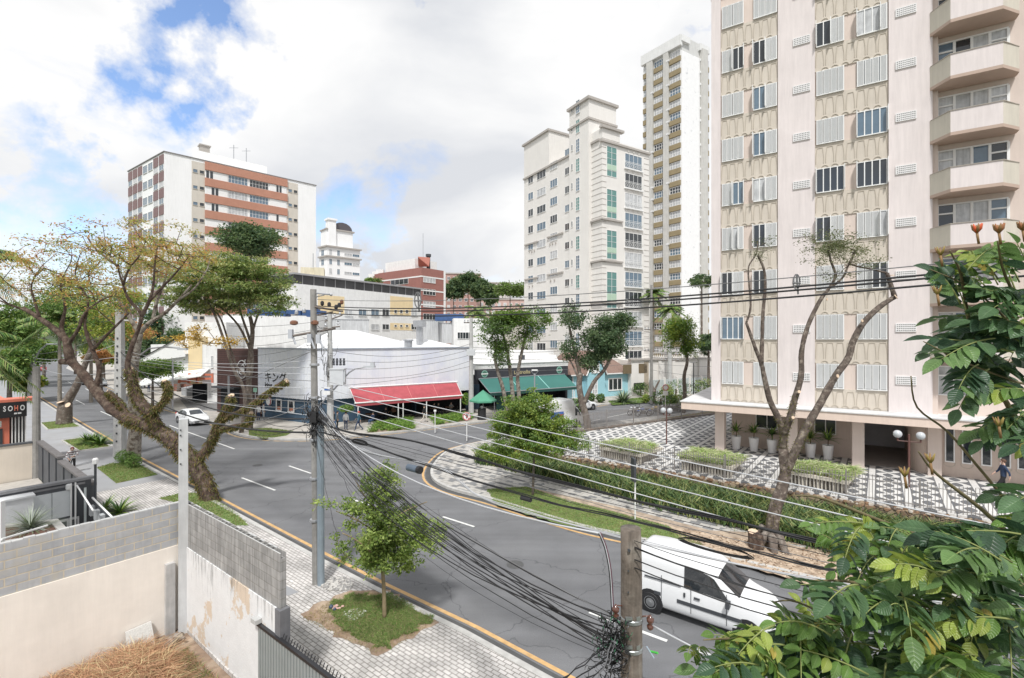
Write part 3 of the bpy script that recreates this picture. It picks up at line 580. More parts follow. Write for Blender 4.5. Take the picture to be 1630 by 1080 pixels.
sp=[mat('silver_leaf',(.26,.30,.24),.6,.1),mat('silver_leaf_b',(.36,.40,.33),.6,.1),mat('olive_leaf',(.13,.17,.08),.6,.1)]
q=G(48,844,1.8); rosette('spiky_plant',(q.x,q.y,1.8),240,.95,.026,sp,'silvery spiky grass plant rising from the concrete planter','plant',spread=1.0)
yl=[mat('yucca_green',(.10,.20,.04),.5,.1),mat('yucca_lime',(.25,.36,.07),.5,.1),mat('yucca_deep',(.05,.11,.03),.5,.1)]
for k,(px,py,lb) in enumerate([(166,815,'left-hand bright green agave behind the block wall at the paver edge'),(190,818,'right-hand bright green agave behind the block wall, nearer the street')]):
    q=G(px,py,.12); rosette('agave',(q.x,q.y,.12),60,.95,.10,yl,lb,'agave','agaves at the neighbour gate')
b=MB(); b.tube([P(2,860,12.6),P(75,838,14.2)],.03,8); b.build('white_pipe',M_white,None,loc=tuple(P(2,860,12.6)),label='thin white pipe across the concrete planter',cat='pipe')
b=MB(); b.box((-13.9,12.9,2.0),(.12,.12,3.8)); b.build('white_post',M_white,None,loc=(-13.9,12.9,0.1),label='white square post at the left edge behind the block wall',cat='post')
t=thing('charcoal_fence','tall charcoal panel fence with stepped coping along the pavement','fence',(*pl(33),0))
b=MB(); b.fb(PL,26.75,33.2,.1,2.0,-.12,.0); b.fb(PL,33.2,39.4,.1,2.18,-.12,0); b.build('fence_panel',M_char2,t)
b=MB(); b.fb(PL,26.75,33.2,2.0,2.1,-.2,.1); b.fb(PL,33.2,39.4,2.18,2.28,-.2,.1); b.build('coping',mat('brown_grey_coping',(.16,.15,.15),.8,.2),t)
for s in (28.5,30.3,32.1,34,35.9,37.8):
    b=MB(); b.fb(PL,s,s+.12,.1,2.0 if s<33 else 2.17,.002 if PL.n.y<0 else .002,.05); b.fb(PL,s,s+.12,.1,2.0 if s<33 else 2.17,-.17,-.122); b.build('rib',M_char,t)
sheet('second_yard_ground',[pl(26.9),pl(39.5),pl(39.5,-8),pl(26.9,-8)],.05,mat('pale_yard',(.50,.47,.43),.9,.15))
blades('yard_grass',[pl(30,4.6),pl(33,4.6),pl(33,-6),pl(30,-6)],.06,9000,.22,.03,[GM[0],GM[3],mat('lush',(.12,.26,.04),.8,.2)],lean=.6,kind='stuff',label='bright green grass strip behind the charcoal fence',cat='grass')
BW=Fr(pl(39.6),(-.606,-.796)); 
if BW.n.dot(Vector((1,0,0)))<0: BW.n=-BW.n
t=thing('beige_wall','smooth beige garden wall with dark coping under the orange sign building','wall',(*pl(39.6),0))
b=MB(); b.fb(BW,0,10,0,2.15,-.15,0); b.build('wall_body',mat('beige_render',C8(224,208,186),.9,.06,1,streak=.05),t)
b=MB(); b.fb(BW,0,10,2.15,2.25,-.22,.06); b.build('coping',M_char2,t)
b=MB(); b.fb(SF,7.3,7.5,.0,2.75,.3,2.3); b.fb(SF,5.0,7.3,.0,2.7,.25,.45,1); b.build('dark_gate',[M_char,M_char2],None,loc=tuple(SF.pt(6,.3,0)),label='dark panelled gate with orange edge at the left border',cat='gate')
OB=Fr(pl(44.0,5.5),(-.606,-.796))
if OB.n.dot(Vector((1,0,0)))<0: OB.n=-OB.n
t=thing('orange_shop','orange shop front with black sign board behind the beige wall','shop',tuple(OB.pt(0,0,0)))
M_or=mat('orange_paint',C8(240,105,50),.7,.08,1)
uo=OB.u(15,-.1); uw=OB.u(42,-.1); b=MB(); b.fb(OB,uo,14,0,4.35,-6,-.1); b.build('wall',M_or,t)
b=MB(); b.fb(OB,-.1,14,4.28,4.45,-1.2,.25); b.build('canopy',M_or,t)
uR=OB.u(43,.3); uL=uR+9
b=MB(); b.fb(OB,uR,uL,3.3,4.28,.1,.25); sg=b.build('sign_board',M_black,t)
for k in range(5):
    b=MB(); w_=(uo-uw)/5; b.fb(OB,uw+k*w_+.05*w_,uw+k*w_+.4*w_,0,3.3,-.3,-.1); b.build('fin',M_white,t)
b=MB(); b.fb(OB,uw,uo,0,3.3,-.8,-.6); b.build('dark_screen',M_char,t)
b=MB(); b.fb(OB,uo+.3,uo+.7,0,2.6,-.1,-.05); b.fb(OB,uo+.35,uo+.75,2.7,3.1,-.1,-.06,1); b.build('side_window',[M_char,M_white],t)
def text(txt,fr,u,z,size,m,parent,d=.02,name='lettering',align='LEFT',sx=1,ext=.01,flip=False,font=None,sub=True):
    """text lying on a frame plane; u where it begins (as read), z of its baseline"""
    cu=bpy.data.curves.new(name,'FONT'); cu.body=txt; cu.size=size; cu.extrude=ext; cu.offset=.012; cu.align_x=align
    to=bpy.data.objects.new(name,cu); sc.collection.objects.link(to); dg=bpy.context.evaluated_depsgraph_get()
    me=bpy.data.meshes.new_from_object(to.evaluated_get(dg)); bpy.data.objects.remove(to)
    s=fr.u_.copy(); 
    if s.cross(Vector((0,0,1))).dot(fr.n)<0: s=-s
    o3=fr.pt(u,d,z); off=rootloc(parent) if parent else Vector((0,0,0))
    for v in me.vertices:
        p=o3+s*v.co.x*sx+Vector((0,0,1))*v.co.y+fr.n*v.co.z; v.co=p-off
    me.materials.clear(); me.materials.append(m); o=bpy.data.objects.new(name,me); sc.collection.objects.link(o)
    if parent: o.parent=parent
    return o
zt=OB.z(20,650,.3)
M_wl=mat('white_lettering',(.8,.8,.8),.5,.02); M_ol=mat('orange_lettering',C8(250,110,50),.5,.02)
ux=OB.u(5,.28)
sw=(OB.u(5,.28)-OB.u(14.6,.28)); print('soho',sw,uR,uo,uw)
for ch,px,m_ in (('S',5,M_wl),('O',12.6,M_wl),('H',22.4,M_ol),('O',32,M_wl)):
    text(ch,OB,OB.u(px,.28),3.72,.46,m_,sg,.27,sx=sw*.72/.33)
text('ııııı ıııııı',OB,OB.u(22.5,.28),3.5,.16,M_wl,sg,.27,sx=sw*2/.7)
b=MB(); q=OB.pt(2.6,-.6,4.45); b.lathe([(.75,0),(.85,.25),(.6,.55),(.2,.7)],q,16); b.build('roof_tank',mat('black_tank',(.03,.03,.035),.3,.1),t)
M_pink=mat('pale_pink_render',(.71,.645,.63),.85,.05,.7,streak=.09)
M_pinkd=mat('warm_pink_render',(.66,.56,.50),.85,.05,.8,streak=.05)
M_sand=mat('sand_panel',(.60,.54,.465),.85,.07,1,streak=.08)
M_arch=mat('panel_moulding',(.47,.42,.35),.85,.05)
M_shut=None
def louvre(name,col,freq=46):
    m=bpy.data.materials.new(name); m.use_nodes=True; t=m.node_tree; b=t.nodes['Principled BSDF']; n=t.nodes.new; l=t.links.new
    g=n("ShaderNodeNewGeometry"); s=n("ShaderNodeSeparateXYZ"); l(g.outputs['Position'],s.inputs[0])
    f=n("ShaderNodeMath"); f.operation='MULTIPLY'; f.inputs[1].default_value=1/.06; l(s.outputs['Z'],f.inputs[0])
    fr=n("ShaderNodeMath"); fr.operation='FRACT'; l(f.outputs[0],fr.inputs[0])
    mr=n("ShaderNodeMapRange"); mr.inputs['To Min'].default_value=.84; mr.inputs['To Max'].default_value=1.0; mr.inputs['From Max'].default_value=.5; l(fr.outputs[0],mr.inputs[0])
    x=n("ShaderNodeVectorMath"); x.operation='SCALE'; x.inputs[0].default_value=col; l(mr.outputs[0],x.inputs['Scale']); l(x.outputs[0],b.inputs['Base Color']); b.inputs['Roughness'].default_value=.6
    bp=n("ShaderNodeBump"); bp.inputs['Strength'].default_value=.8; bp.inputs['Distance'].default_value=.03; l(fr.outputs[0],bp.inputs['Height']); l(bp.outputs[0],b.inputs['Normal'])
    _m[name]=m; return m
M_louv=louvre('louvre_shutter',(.78,.79,.80))
TW=Fr((13.1,31.1),(.8456,-.534)); FL=2.86
def usill(k): return 8.3+FL*k
t=thing('apartment_block','tall pale pink apartment block with shuttered windows and angled balconies over the mosaic plaza','apartment block',tuple(TW.pt(0,0,0)))
TWR=t
ROOF=30.75
b=MB()
b.fb(TW,0,11.2,4.3,ROOF,-14,0); b.fb(TW,15.2,22,4.3,ROOF,-14,-.02); b.fb(TW,11.2,15.2,4.3,ROOF,-14,-.35)
b.build('wall',M_pinkd,t)
c1a,c1b=TW.u(1147.5),TW.u(1238.5); c2a,c2b=TW.u(1297),TW.u(1414)
print('cols',c1a,c1b,c2a,c2b,TW.u(1476),TW.u(1620,1.1))
uend=10.95
b=MB()
for a,c in ((0,c1a),(c1b,c2a),(c2b,uend),(15.6,22)): b.fb(TW,a,c,4.3,ROOF-.001,.002,.17)
b.build('pilaster',M_pink,t)
b=MB(); b.fb(TW,-.12,22.1,ROOF,ROOF+.22,-14.1,.3); b.build('cornice',M_pink,t)
def panel(ua,ub,z0,z1):
    b=MB(); b.fb(TW,ua+.004,ub-.004,z0,z1,.0,.05); o=b.build('spandrel_panel',M_sand,t)
    n=7; w=(ub-ua)/n; h=z1-z0; m=MB()
    for i in range(n):
        c=ua+w*(i+.5); 
        L_=[];R_=[]
        for j in range(9):
            q=j/8; zz=z0+h*(.20+.66*q); hw=w*(.40-.13*q**1.6+.02*math.sin(q*3.14)); L_.append((c-hw,zz)); R_.append((c+hw,zz))
        path=L_+R_[::-1]
        for (a_,c_) in zip(path[:-1],path[1:]):
            dx=c_[0]-a_[0]; dz=c_[1]-a_[1]; ln=math.hypot(dx,dz); nx,nz_=-dz/ln*.015,dx/ln*.015
            q=[(a_[0]-nx,a_[1]-nz_),(c_[0]-nx,c_[1]-nz_),(c_[0]+nx,c_[1]+nz_),(a_[0]+nx,a_[1]+nz_)]
            m.add([TW.pt(u_,.05,z_) for u_,z_ in q]+[TW.pt(u_,.072,z_) for u_,z_ in q],[(4,5,6,7),(0,1,5,4),(1,2,6,5),(2,3,7,6),(3,0,4,7)])
        cc=ua+w*(i+.0) if i else None
        if cc:
            for j in range(8):
                a0=math.pi*j/8;a1=math.pi*(j+1)/8; r0,r1=w*.30,w*.36; zc=z0+.015
                q=[(cc+r0*math.cos(a0),zc+r0*.8*math.sin(a0)),(cc+r1*math.cos(a0),zc+r1*.8*math.sin(a0)),(cc+r1*math.cos(a1),zc+r1*.8*math.sin(a1)),(cc+r0*math.cos(a1),zc+r0*.8*math.sin(a1))]
                m.add([TW.pt(u_,.05,z_) for u_,z_ in q]+[TW.pt(u_,.085,z_) for u_,z_ in q],[(4,5,6,7),(0,1,5,4),(1,2,6,5),(2,3,7,6),(3,0,4,7)])
    m.build('arch_relief',M_arch,o)
def window(ua,ub,z0,z1,st,dpt=.05):
    """st: 4 chars, c louvre leaf / o glass"""
    n=4; w=(ub-ua)/n
    b=MB(); b.fb(TW,ua,ub,z0-.05,z0,dpt,dpt+.10); b.fb(TW,ua,ub,z1-.04,z1,dpt,dpt+.05); b.fb(TW,ua,ua+.04,z0,z1-.04,dpt,dpt+.05); b.fb(TW,ub-.04,ub,z0,z1-.04,dpt,dpt+.05)
    fr=b.build('window',M_white,t)
    g=MB(); g.fb(TW,ua+.041,ub-.041,z0+.001,z1-.041,dpt,dpt+.012)
    g.build('pane',random.choice([M_glass,M_glass,M_glassb,M_glassc]),fr)
    mb=MB(); sb=MB(); anyc=False
    for i,ch in enumerate(st):
        a,c=ua+w*i+.02,ua+w*(i+1)-.02
        if ch=='c':
            anyc=True; sb.fb(TW,a,a+.03,z0,z1,dpt+.05,dpt+.085); sb.fb(TW,c-.03,c,z0,z1,dpt+.05,dpt+.085)
            sb.fb(TW,a+.03,c-.03,z0+.03,z1-.03,dpt+.055,dpt+.075,1)
        else: 
            mb.fb(TW,a-.03,a+.02,z0,z1-.04,dpt+.013,dpt+.05)
    if mb.f: mb.build('mullion',M_white,fr)
    for i,ch in enumerate(st):
        if ch=='o' and (i==0 or st[i-1]=='c'):
            u_=ua+w*i+(.0 if i==0 else .02); fo=MB(); fo.fb(TW,u_-.03,u_+.0,z0,z1,dpt+.09,dpt+.42); fo.build('open_shutter',M_white,fr)
        if ch=='o' and (i==3 or st[i+1]=='c') :
            u_=ua+w*(i+1); fo=MB(); fo.fb(TW,u_-.0,u_+.03,z0,z1,dpt+.09,dpt+.36); fo.build('open_shutter',M_white,fr)
    if anyc: sb.build('shutter',[M_white,M_louv],fr)
S1={8:('cccc','cccc'),7:('cccc','cccc'),6:('ccoo','oocc'),5:('cccc','oocc'),4:('cccc','oocc'),3:('ccoo','oocc'),2:('ccoc','oocc'),1:('oocc','oocc'),0:('oooo','cccc'),-1:('cccc','cccc')}
S2={8:('cccc','cccc'),7:('oocc','oooc'),6:('oocc','oooc')}
S2={8:('cccc','cccc'),7:('oocc','oooo'),6:('oocc','oooc'),5:('cccc','cccc'),4:('cccc','oooo'),3:('oooo','oooo'),2:('oocc','cccoo'[:4]),1:('cccc','ccoo'),0:('cccc','cccc'),-1:('cccc','cccc')}
for k in range(-1,9):
    zs=usill(k); zh=zs+1.42
    if zs>ROOF-.3: continue
    zh=min(zh,ROOF-.05)
    for (ua,ub,S) in ((c1a,c1b,S1),(c2a,c2b,S2)):
        w=ub-ua; a1=ua+w*.02; b1=ua+w*.415; a2=ua+w*.585; b2=ua+w*.985
        st=S.get(k,('cccc','cccc'))
        window(a1,b1,zs+.03,zh,st[0]); window(a2,b2,zs+.03,zh,st[1])
        panel(ua,ub,zs-1.44+.02 if k>-1 else 4.32,zs-.03)
    for (px) in (1276,1441):
        uc=TW.u(px); zc=zs+ (.62 if px==1272 else .62)
        b=MB(); b.fb(TW,uc-.44,uc+.44,zc-.23,zc+.23,.17,.235)
        sc_=b.build('vent_screen',mat('vent_concrete',(.76,.75,.745),.8,.08,4),t)
        b=MB()
        for i in range(10):
            for j in range(4): b.fb(TW,uc-.39+i*.082,uc-.345+i*.082,zc-.185+j*.105,zc-.135+j*.105,.235,.237)
        b.build('vent_hole',M_black,sc_)
ba,bb=TW.u(1479),TW.u(1479)+4.75
fa,fb_=TW.u(1513,1.15),TW.u(1597,1.15)
rb_=TW.u(1622,.1)
print('balc',ba,fa,fb_,rb_)
M_bal=mat('balcony_side',C8(205,196,176),.8,.06,1,streak=.08)
for k in range(-1,9):
    zf=usill(k)-.98
    if zf<4.4 : zf=4.36
    if zf>31: continue
    bal=MB()
    pts=[(ba,.17),(fa,1.15),(fb_,1.15),(rb_,.17)]
    P3=lambda u_,d_: tuple(TW.pt(u_,d_,0).xy)
    if k>-1:
        m=MB(); m.prism([P3(*q) for q in [(ba,-.3)]+pts+[(rb_,-.3)]],zf-.16,zf); 
        o=m.build('balcony',mat('balcony_soffit',C8(190,160,138),.85,.06,1),t)
        m=MB(); outer=[P3(u_,d_) for u_,d_ in pts]
        fm=[0]
        inn=[(ba+.12,.10),(fa+.05,1.05),(fb_-.05,1.05),(rb_-.12,.10)]; inn=[P3(*q) for q in inn]
        for i in range(3):
            q=[outer[i],outer[i+1],inn[i+1],inn[i]]; ar=sum(q[j][0]*q[(j+1)%4][1]-q[(j+1)%4][0]*q[j][1] for j in range(4)); q=q if ar>0 else q[::-1]
            m.hexa([(x,y,zf+.001) for x,y in q],[(x,y,zf+1.08) for x,y in q],0 if i==1 else 1)
        m.build('parapet',[M_pink,M_bal],o)
        m=MB(); cap=[P3(ba,.2),P3(fa-.03,1.19),P3(fb_+.03,1.19),P3(rb_,.2)]
        for i in range(3):
            q=[cap[i],cap[i+1],inn[i+1],inn[i]]; ar=sum(q[j][0]*q[(j+1)%4][1]-q[(j+1)%4][0]*q[j][1] for j in range(4)); q=q if ar>0 else q[::-1]
            m.hexa([(x,y,zf+1.08) for x,y in q],[(x,y,zf+1.11) for x,y in q])
            q2=[cap[i],cap[i+1],outer[i+1],outer[i]]
        m.build('parapet_cap',mat('cap_grey',(.42,.38,.33),.8,.1),o)
    wa,wb=TW.u(1492,-.3),TW.u(1605,-.3); z0=zf+(.2 if k>-1 else .9); z1=zf+2.42
    b=MB(); n=4; ww=(wb-wa)/n
    b.fb(TW,wa,wb,z1-.07,z1,-.35,-.25); b.fb(TW,wa,wb,z0-.05,z0,-.35,-.22)
    for i in range(n+1): b.fb(TW,wa+ww*i-.055,wa+ww*i+.055,z0,z1-.07,-.35,-.26)
    for i in (0,3): b.fb(TW,wa+ww*i+.035,wa+ww*(i+1)-.035,z1-.56,z1-.48,-.35,-.27)
    fr=b.build('window',M_white,t)
    for i in range(n):
        b=MB(); b.fb(TW,wa+ww*i+.036,wa+ww*(i+1)-.036,z0+.001,z1-.071,-.349,-.33); b.build('pane',[M_glassc,M_glassb,M_glass,M_glassc][(i+k)%4] if k!=4 else M_glassc,fr)
lz0,lz1=3.78,4.3
b=MB(); sl=[TW.pt(-1.6,1.5,0),TW.pt(24,1.5,0),TW.pt(24,-12,0),TW.pt(-1.6,-12,0)]
b.prism([tuple(p.xy) for p in sl],lz0,lz1-.06); b.build('canopy_slab',mat('canopy_pink',C8(226,198,178),.8,.05,.7,streak=.06),t)
b=MB(); e=.06
b.prism([tuple(TW.pt(u_,d_,0).xy) for u_,d_ in ((-1.66,1.56),(24,1.56),(24,-12),(-1.66,-12))],lz1-.06,lz1); b.build('slab_flashing',mat('weathered_slab_top',(.66,.66,.66),.85,.25,1.5,col2=(.4,.4,.4),c2s=1.5,c2t=(.55,.75)),t)
ZP=1.0
gm=mat('ground_floor_render',C8(206,182,164),.85,.05,.8,streak=.06)
ur=TW.u(1474,-.5); b=MB(); b.fb(TW,.9,TW.u(1360,-2.3),ZP,lz0,-9,-2.3); b.build('ground_floor_wall',gm,t)
b=MB(); b.fb(TW,ur,22,ZP,lz0,-9,-.5); 
cpts=[TW.pt(ur-.55*math.sin(a),-.5-1.6*(1-math.cos(a)),0) for a in [i*math.pi/16 for i in range(9)]]
b.prism([tuple(p.xy) for p in cpts]+[tuple(TW.pt(ur,-2.1,0).xy)],ZP,lz0)
b.build('rounded_wall',gm,t)
ua_,ub_=TW.u(1360,-2.3),ur; b=MB(); b.fb(TW,ua_+.01,ub_-.01,ZP,2.5,-7.6,-7.4); b.build('passage_wall',mat('passage_grey',(.55,.56,.58),.8,.1,1),t)
b=MB(); b.fb(TW,ua_+.01,ub_+.3,ZP,ZP+.02,-7.39,-.9); b.build('passage_floor',mat('passage_floor_grey',(.27,.25,.24),.85,.15,1),t)
for px in (1146,1261,1366,1487):
    u_=TW.u(px,-.2); b=MB(); b.fb(TW,u_-.28,u_+.28,ZP,lz0,-.9,-.05); b.build('column',M_pinkd,t)
for pa,pb in ((1203,1238),(1296,1331)):
    a=TW.u(pa,-2.3); c=TW.u(pb,-2.3); b=MB(); b.fb(TW,a,c,2.35,2.42,-2.3,-2.2); b.fb(TW,a,c,3.42,3.48,-2.3,-2.22)
    for u_ in (a,(a+c)/2,c-.05): b.fb(TW,u_,u_+.05,2.42,3.42,-2.3,-2.24)
    f=b.build('window',M_white,t); g=MB(); g.fb(TW,a+.05,c-.05,2.42,3.42,-2.3,-2.27); g.build('pane',M_glass,f)
for px in (1440,1460,1511.5,1539,1570,1600,1628,1665):
    dd=-.5 if px>1480 else -.52; u_=TW.u(px,dd); 
    if u_<ur: continue
    b=MB(); w=.20
    b.fb(TW,u_-w,u_-w+.05,1.75,3.6,-.5,-.44); b.fb(TW,u_+w-.05,u_+w,1.75,3.6,-.5,-.44); b.fb(TW,u_-w+.05,u_+w-.05,1.75,1.81,-.5,-.44); b.fb(TW,u_-w+.05,u_+w-.05,3.55,3.6,-.5,-.44)
    f=b.build('slit_window',M_white if px>1480 else M_pinkd,t); g=MB(); g.fb(TW,u_-w+.051,u_+w-.051,1.811,3.55,-.5,-.47); g.build('pane',M_glass,f)
    g=MB()
    pr=[(u_-w-.03,1.72)]+[(u_+(w+.05)*math.cos(a),1.60-.16*math.sin(a)) for a in [math.pi+math.pi*i/8 for i in range(9)]]
    for i in range(8):
        a0=math.pi*i/8;a1=math.pi*(i+1)/8
        q=[(u_-(w+.03)*math.cos(a0),1.72-.2*math.sin(a0)),(u_-(w+.03)*math.cos(a1),1.72-.2*math.sin(a1)),(u_-(w+.06)*math.cos(a1),1.72-.23*math.sin(a1)),(u_-(w+.06)*math.cos(a0),1.72-.23*math.sin(a0))]
        g.add([TW.pt(x,-.5,z) for x,z in q]+[TW.pt(x,-.485,z) for x,z in q],[(4,5,6,7),(0,1,5,4),(1,2,6,5),(2,3,7,6),(3,0,4,7)])
    g.build('sill_moulding',M_arch,f)
ed0=Vector((2.86,30.45)); ed1=Vector((16.5,21.1)); dE=(ed1-ed0).normalized(); dC=Vector((.855,.518))
up0=Vector((5.6,37.4)); dU=(Vector((19.8,46))-Vector((6.1,37.7))).normalized()
k0=isect(ed0,dE,up0,dU)   # western tip
k0=ed0-dE*3.0
k1=up0-dU*.6
plz=[tuple(k0),tuple(ed1+dE*22),(60,20),(60,75),tuple(up0+dU*34),tuple(k1),]
def plazamat():
    m=bpy.data.materials.new('portuguese_mosaic'); m.use_nodes=True; t=m.node_tree; b=t.nodes['Principled BSDF']; n=t.nodes.new; l=t.links.new
    b.inputs['Roughness'].default_value=.75
    g=n("ShaderNodeNewGeometry"); 
    def dot(v):
        d=n("ShaderNodeVectorMath"); d.operation='DOT_PRODUCT'; l(g.outputs['Position'],d.inputs[0]); d.inputs[1].default_value=v; return d.outputs['Value']
    def M(op,a,c=None,c3=None):
        x=n("ShaderNodeMath"); x.operation=op
        for i,q in enumerate((a,c,c3)):
            if q is None: continue
            if isinstance(q,(int,float)): x.inputs[i].default_value=q
            else: l(q,x.inputs[i])
        return x.outputs[0]
    v=dot((-.79,.613,0)); u=dot((.613,.79,0))      # bands run along u
    per=1.36
    vv=M('FRACT',M('DIVIDE',M('ADD',v,100.3),per)); vv=M('MULTIPLY',M('SUBTRACT',vv,.5),2)  # -1..1
    av=M('ABSOLUTE',vv)
    s=M('ABSOLUTE',M('SINE',M('MULTIPLY',u,math.pi/1.1)))
    oval=M('LESS_THAN',av,M('MULTIPLY',M('POWER',s,.7),.74))        # white oval
    eye=M('LESS_THAN',av,M('MULTIPLY',M('SUBTRACT',s,.35),.50))       # black eye
    band=M('LESS_THAN',av,.80)                                     # band vs white line
    alt=M('FRACT',M('DIVIDE',M('ADD',v,100.3),per*2)); 
    black=M('MULTIPLY',band,M('SUBTRACT',1,M('SUBTRACT',oval,eye)))
    q=n("ShaderNodeTexNoise"); q.inputs['Scale'].default_value=14; q.inputs['Detail'].default_value=3; l(g.outputs['Position'],q.inputs['Vector'])
    mr=n("ShaderNodeMapRange"); mr.inputs['From Min'].default_value=.3; mr.inputs['From Max'].default_value=.7; mr.inputs['To Min'].default_value=.78; mr.inputs['To Max'].default_value=1.05; l(q.outputs['Fac'],mr.inputs[0])
    x=n("ShaderNodeMix"); x.data_type='RGBA'; l(black,x.inputs['Factor']); x.inputs['A'].default_value=(.70,.69,.67,1); x.inputs['B'].default_value=(.15,.155,.165,1)
    z=n("ShaderNodeVectorMath"); z.operation='SCALE'; l(x.outputs['Result'],z.inputs[0]); l(mr.outputs[0],z.inputs['Scale']); l(z.outputs[0],b.inputs['Base Color'])
    return m
b=MB(); b.prism(plz,.0,ZP); b.build('plaza',plazamat(),kind='structure')
def rubblewall(name,cols,mortar):
    m=bpy.data.materials.new(name); m.use_nodes=True; t=m.node_tree; b=t.nodes['Principled BSDF']; n=t.nodes.new; l=t.links.new
    b.inputs['Roughness'].default_value=.95; g=n("ShaderNodeNewGeometry")
    v=n("ShaderNodeTexVoronoi"); v.inputs['Scale'].default_value=3.6; l(g.outputs['Position'],v.inputs['Vector'])
    e=n("ShaderNodeTexVoronoi"); e.feature='DISTANCE_TO_EDGE'; e.inputs['Scale'].default_value=3.6; l(g.outputs['Position'],e.inputs['Vector'])
    r=n("ShaderNodeValToRGB"); s=n("ShaderNodeSeparateXYZ"); l(v.outputs['Color'],s.inputs[0]); l(s.outputs[0],r.inputs[0]); el=r.color_ramp.elements
    while len(el)<len(cols): el.new(.5)
    for i,c in enumerate(cols): el[i].position=i/(len(cols)-1); el[i].color=(*c,1)
    mr=n("ShaderNodeMapRange"); mr.inputs['From Max'].default_value=.06; l(e.outputs[0],mr.inputs[0])
    x=n("ShaderNodeMix"); x.data_type='RGBA'; l(mr.outputs[0],x.inputs['Factor']); x.inputs['A'].default_value=(*mortar,1); l(r.outputs[0],x.inputs['B']); l(x.outputs['Result'],b.inputs['Base Color'])
    bp=n("ShaderNodeBump"); bp.inputs['Strength'].default_value=1; bp.inputs['Distance'].default_value=.04; l(mr.outputs[0],bp.inputs['Height']); l(bp.outputs[0],b.inputs['Normal']); return m
M_rub=rubblewall('rubble_stone',[(.22,.12,.07),(.32,.21,.13),(.14,.10,.07),(.36,.28,.19),(.24,.19,.14)],(.12,.10,.08))
EW=Fr(tuple(k0),tuple(dE)); Lw=(ed1-ed0).length+3+16
b=MB(); b.fb(EW,-.3,Lw,.0,.88,-.05,.36); 
setp(b.build('retaining_wall',M_rub,None,loc=tuple(EW.pt(0,.3,0))),'low reddish rubble stone wall holding up the mosaic plaza behind the planted bed','wall')
rb=MB(); rocks(rb,[EW.pt(0,.02,0),EW.pt(Lw,.02,0),EW.pt(Lw,.34,0),EW.pt(0,.34,0)],.86,620,.06,.12,0,4)
setp(rb.build('coping_stones',[mat('stone_rust',(.20,.12,.07),.95,.3,6),mat('stone_tan',(.28,.21,.14),.95,.3,6),mat('stone_dark',(.13,.10,.08),.95,.3,6),mat('stone_pale',(.42,.38,.33),.95,.3,6)]),'rough coping stones along the top of the rubble retaining wall','stones',kind='stuff')
UW=Fr(tuple(k1),tuple(dU))
b=MB(); b.fb(UW,0,40,.0,1.12,.0,-.35) if UW.n.dot(Vector((.6,-.8,0)))>0 else b.fb(UW,0,40,.0,1.12,0,.35)
setp(b.build('street_side_wall',M_rub,None,loc=tuple(UW.pt(0,0,0))),'low brown stone edging between the side street verge and the plaza','wall')
vg=[tuple(UW.pt(0,-.4,0).xy),tuple(UW.pt(40,-.4,0).xy),tuple(UW.pt(40,-6.5,0).xy),tuple(UW.pt(0,-3.5,0).xy)]
sheet('street_verge',[(x,y) for x,y in vg],.128,mat('dry_verge',(.22,.19,.10),.95,.35,3,bump=.5,col2=(.30,.22,.14),c2s=1.5))
blades('verge_dry_grass',vg,.13,9000,.16,.03,[GM[2],GM[1],ST[2]],lean=.8,kind='stuff',label='dry grass verge along the side street beside the plaza',cat='grass')
t=thing('iron_railing','thin dark iron picket railing along the plaza edge above the stone wall','railing',tuple(EW.pt(0,-.2,ZP)))
M_iron=mat('iron_paint',(.30,.28,.265),.5,.1,3,metal=.2)
b=MB()
u=.05
while u<Lw: b.fb(EW,u-.012,u+.012,ZP,ZP+1.18,-.112,-.088); u+=.125
b.build('pickets',M_iron,t,kind='stuff')
b=MB(); b.fb(EW,0,Lw,ZP+.95,ZP+.975,-.115,-.085); b.fb(EW,0,Lw,ZP+.12,ZP+.145,-.115,-.085); b.build('rail',M_iron,t)
u=0
while u<Lw: 
    b=MB(); b.fb(EW,u-.03,u+.03,ZP,ZP+1.25,-.13,-.07); b.build('post',M_iron,t); u+=2.6
t=thing('side_railing','thin iron picket railing between plaza and side street','railing',tuple(UW.pt(0,0,ZP)))
b=MB(); u=.05
while u<26: b.fb(UW,u-.014,u+.014,ZP,ZP+1.5,.1,.128); u+=.14
b.build('pickets',M_iron,t,kind='stuff')
b=MB(); b.fb(UW,0,26,ZP+1.3,ZP+1.33,.095,.123); b.fb(UW,0,26,ZP+.15,ZP+.18,.095,.123); b.build('rail',M_iron,t)
u=0
while u<26: 
    b=MB(); b.fb(UW,u-.03,u+.03,ZP,ZP+1.6,.08,.14); b.build('post',M_iron,t); u+=3
M_pc=mat('planter_cream',C8(214,204,184),.85,.12,2,streak=.1)
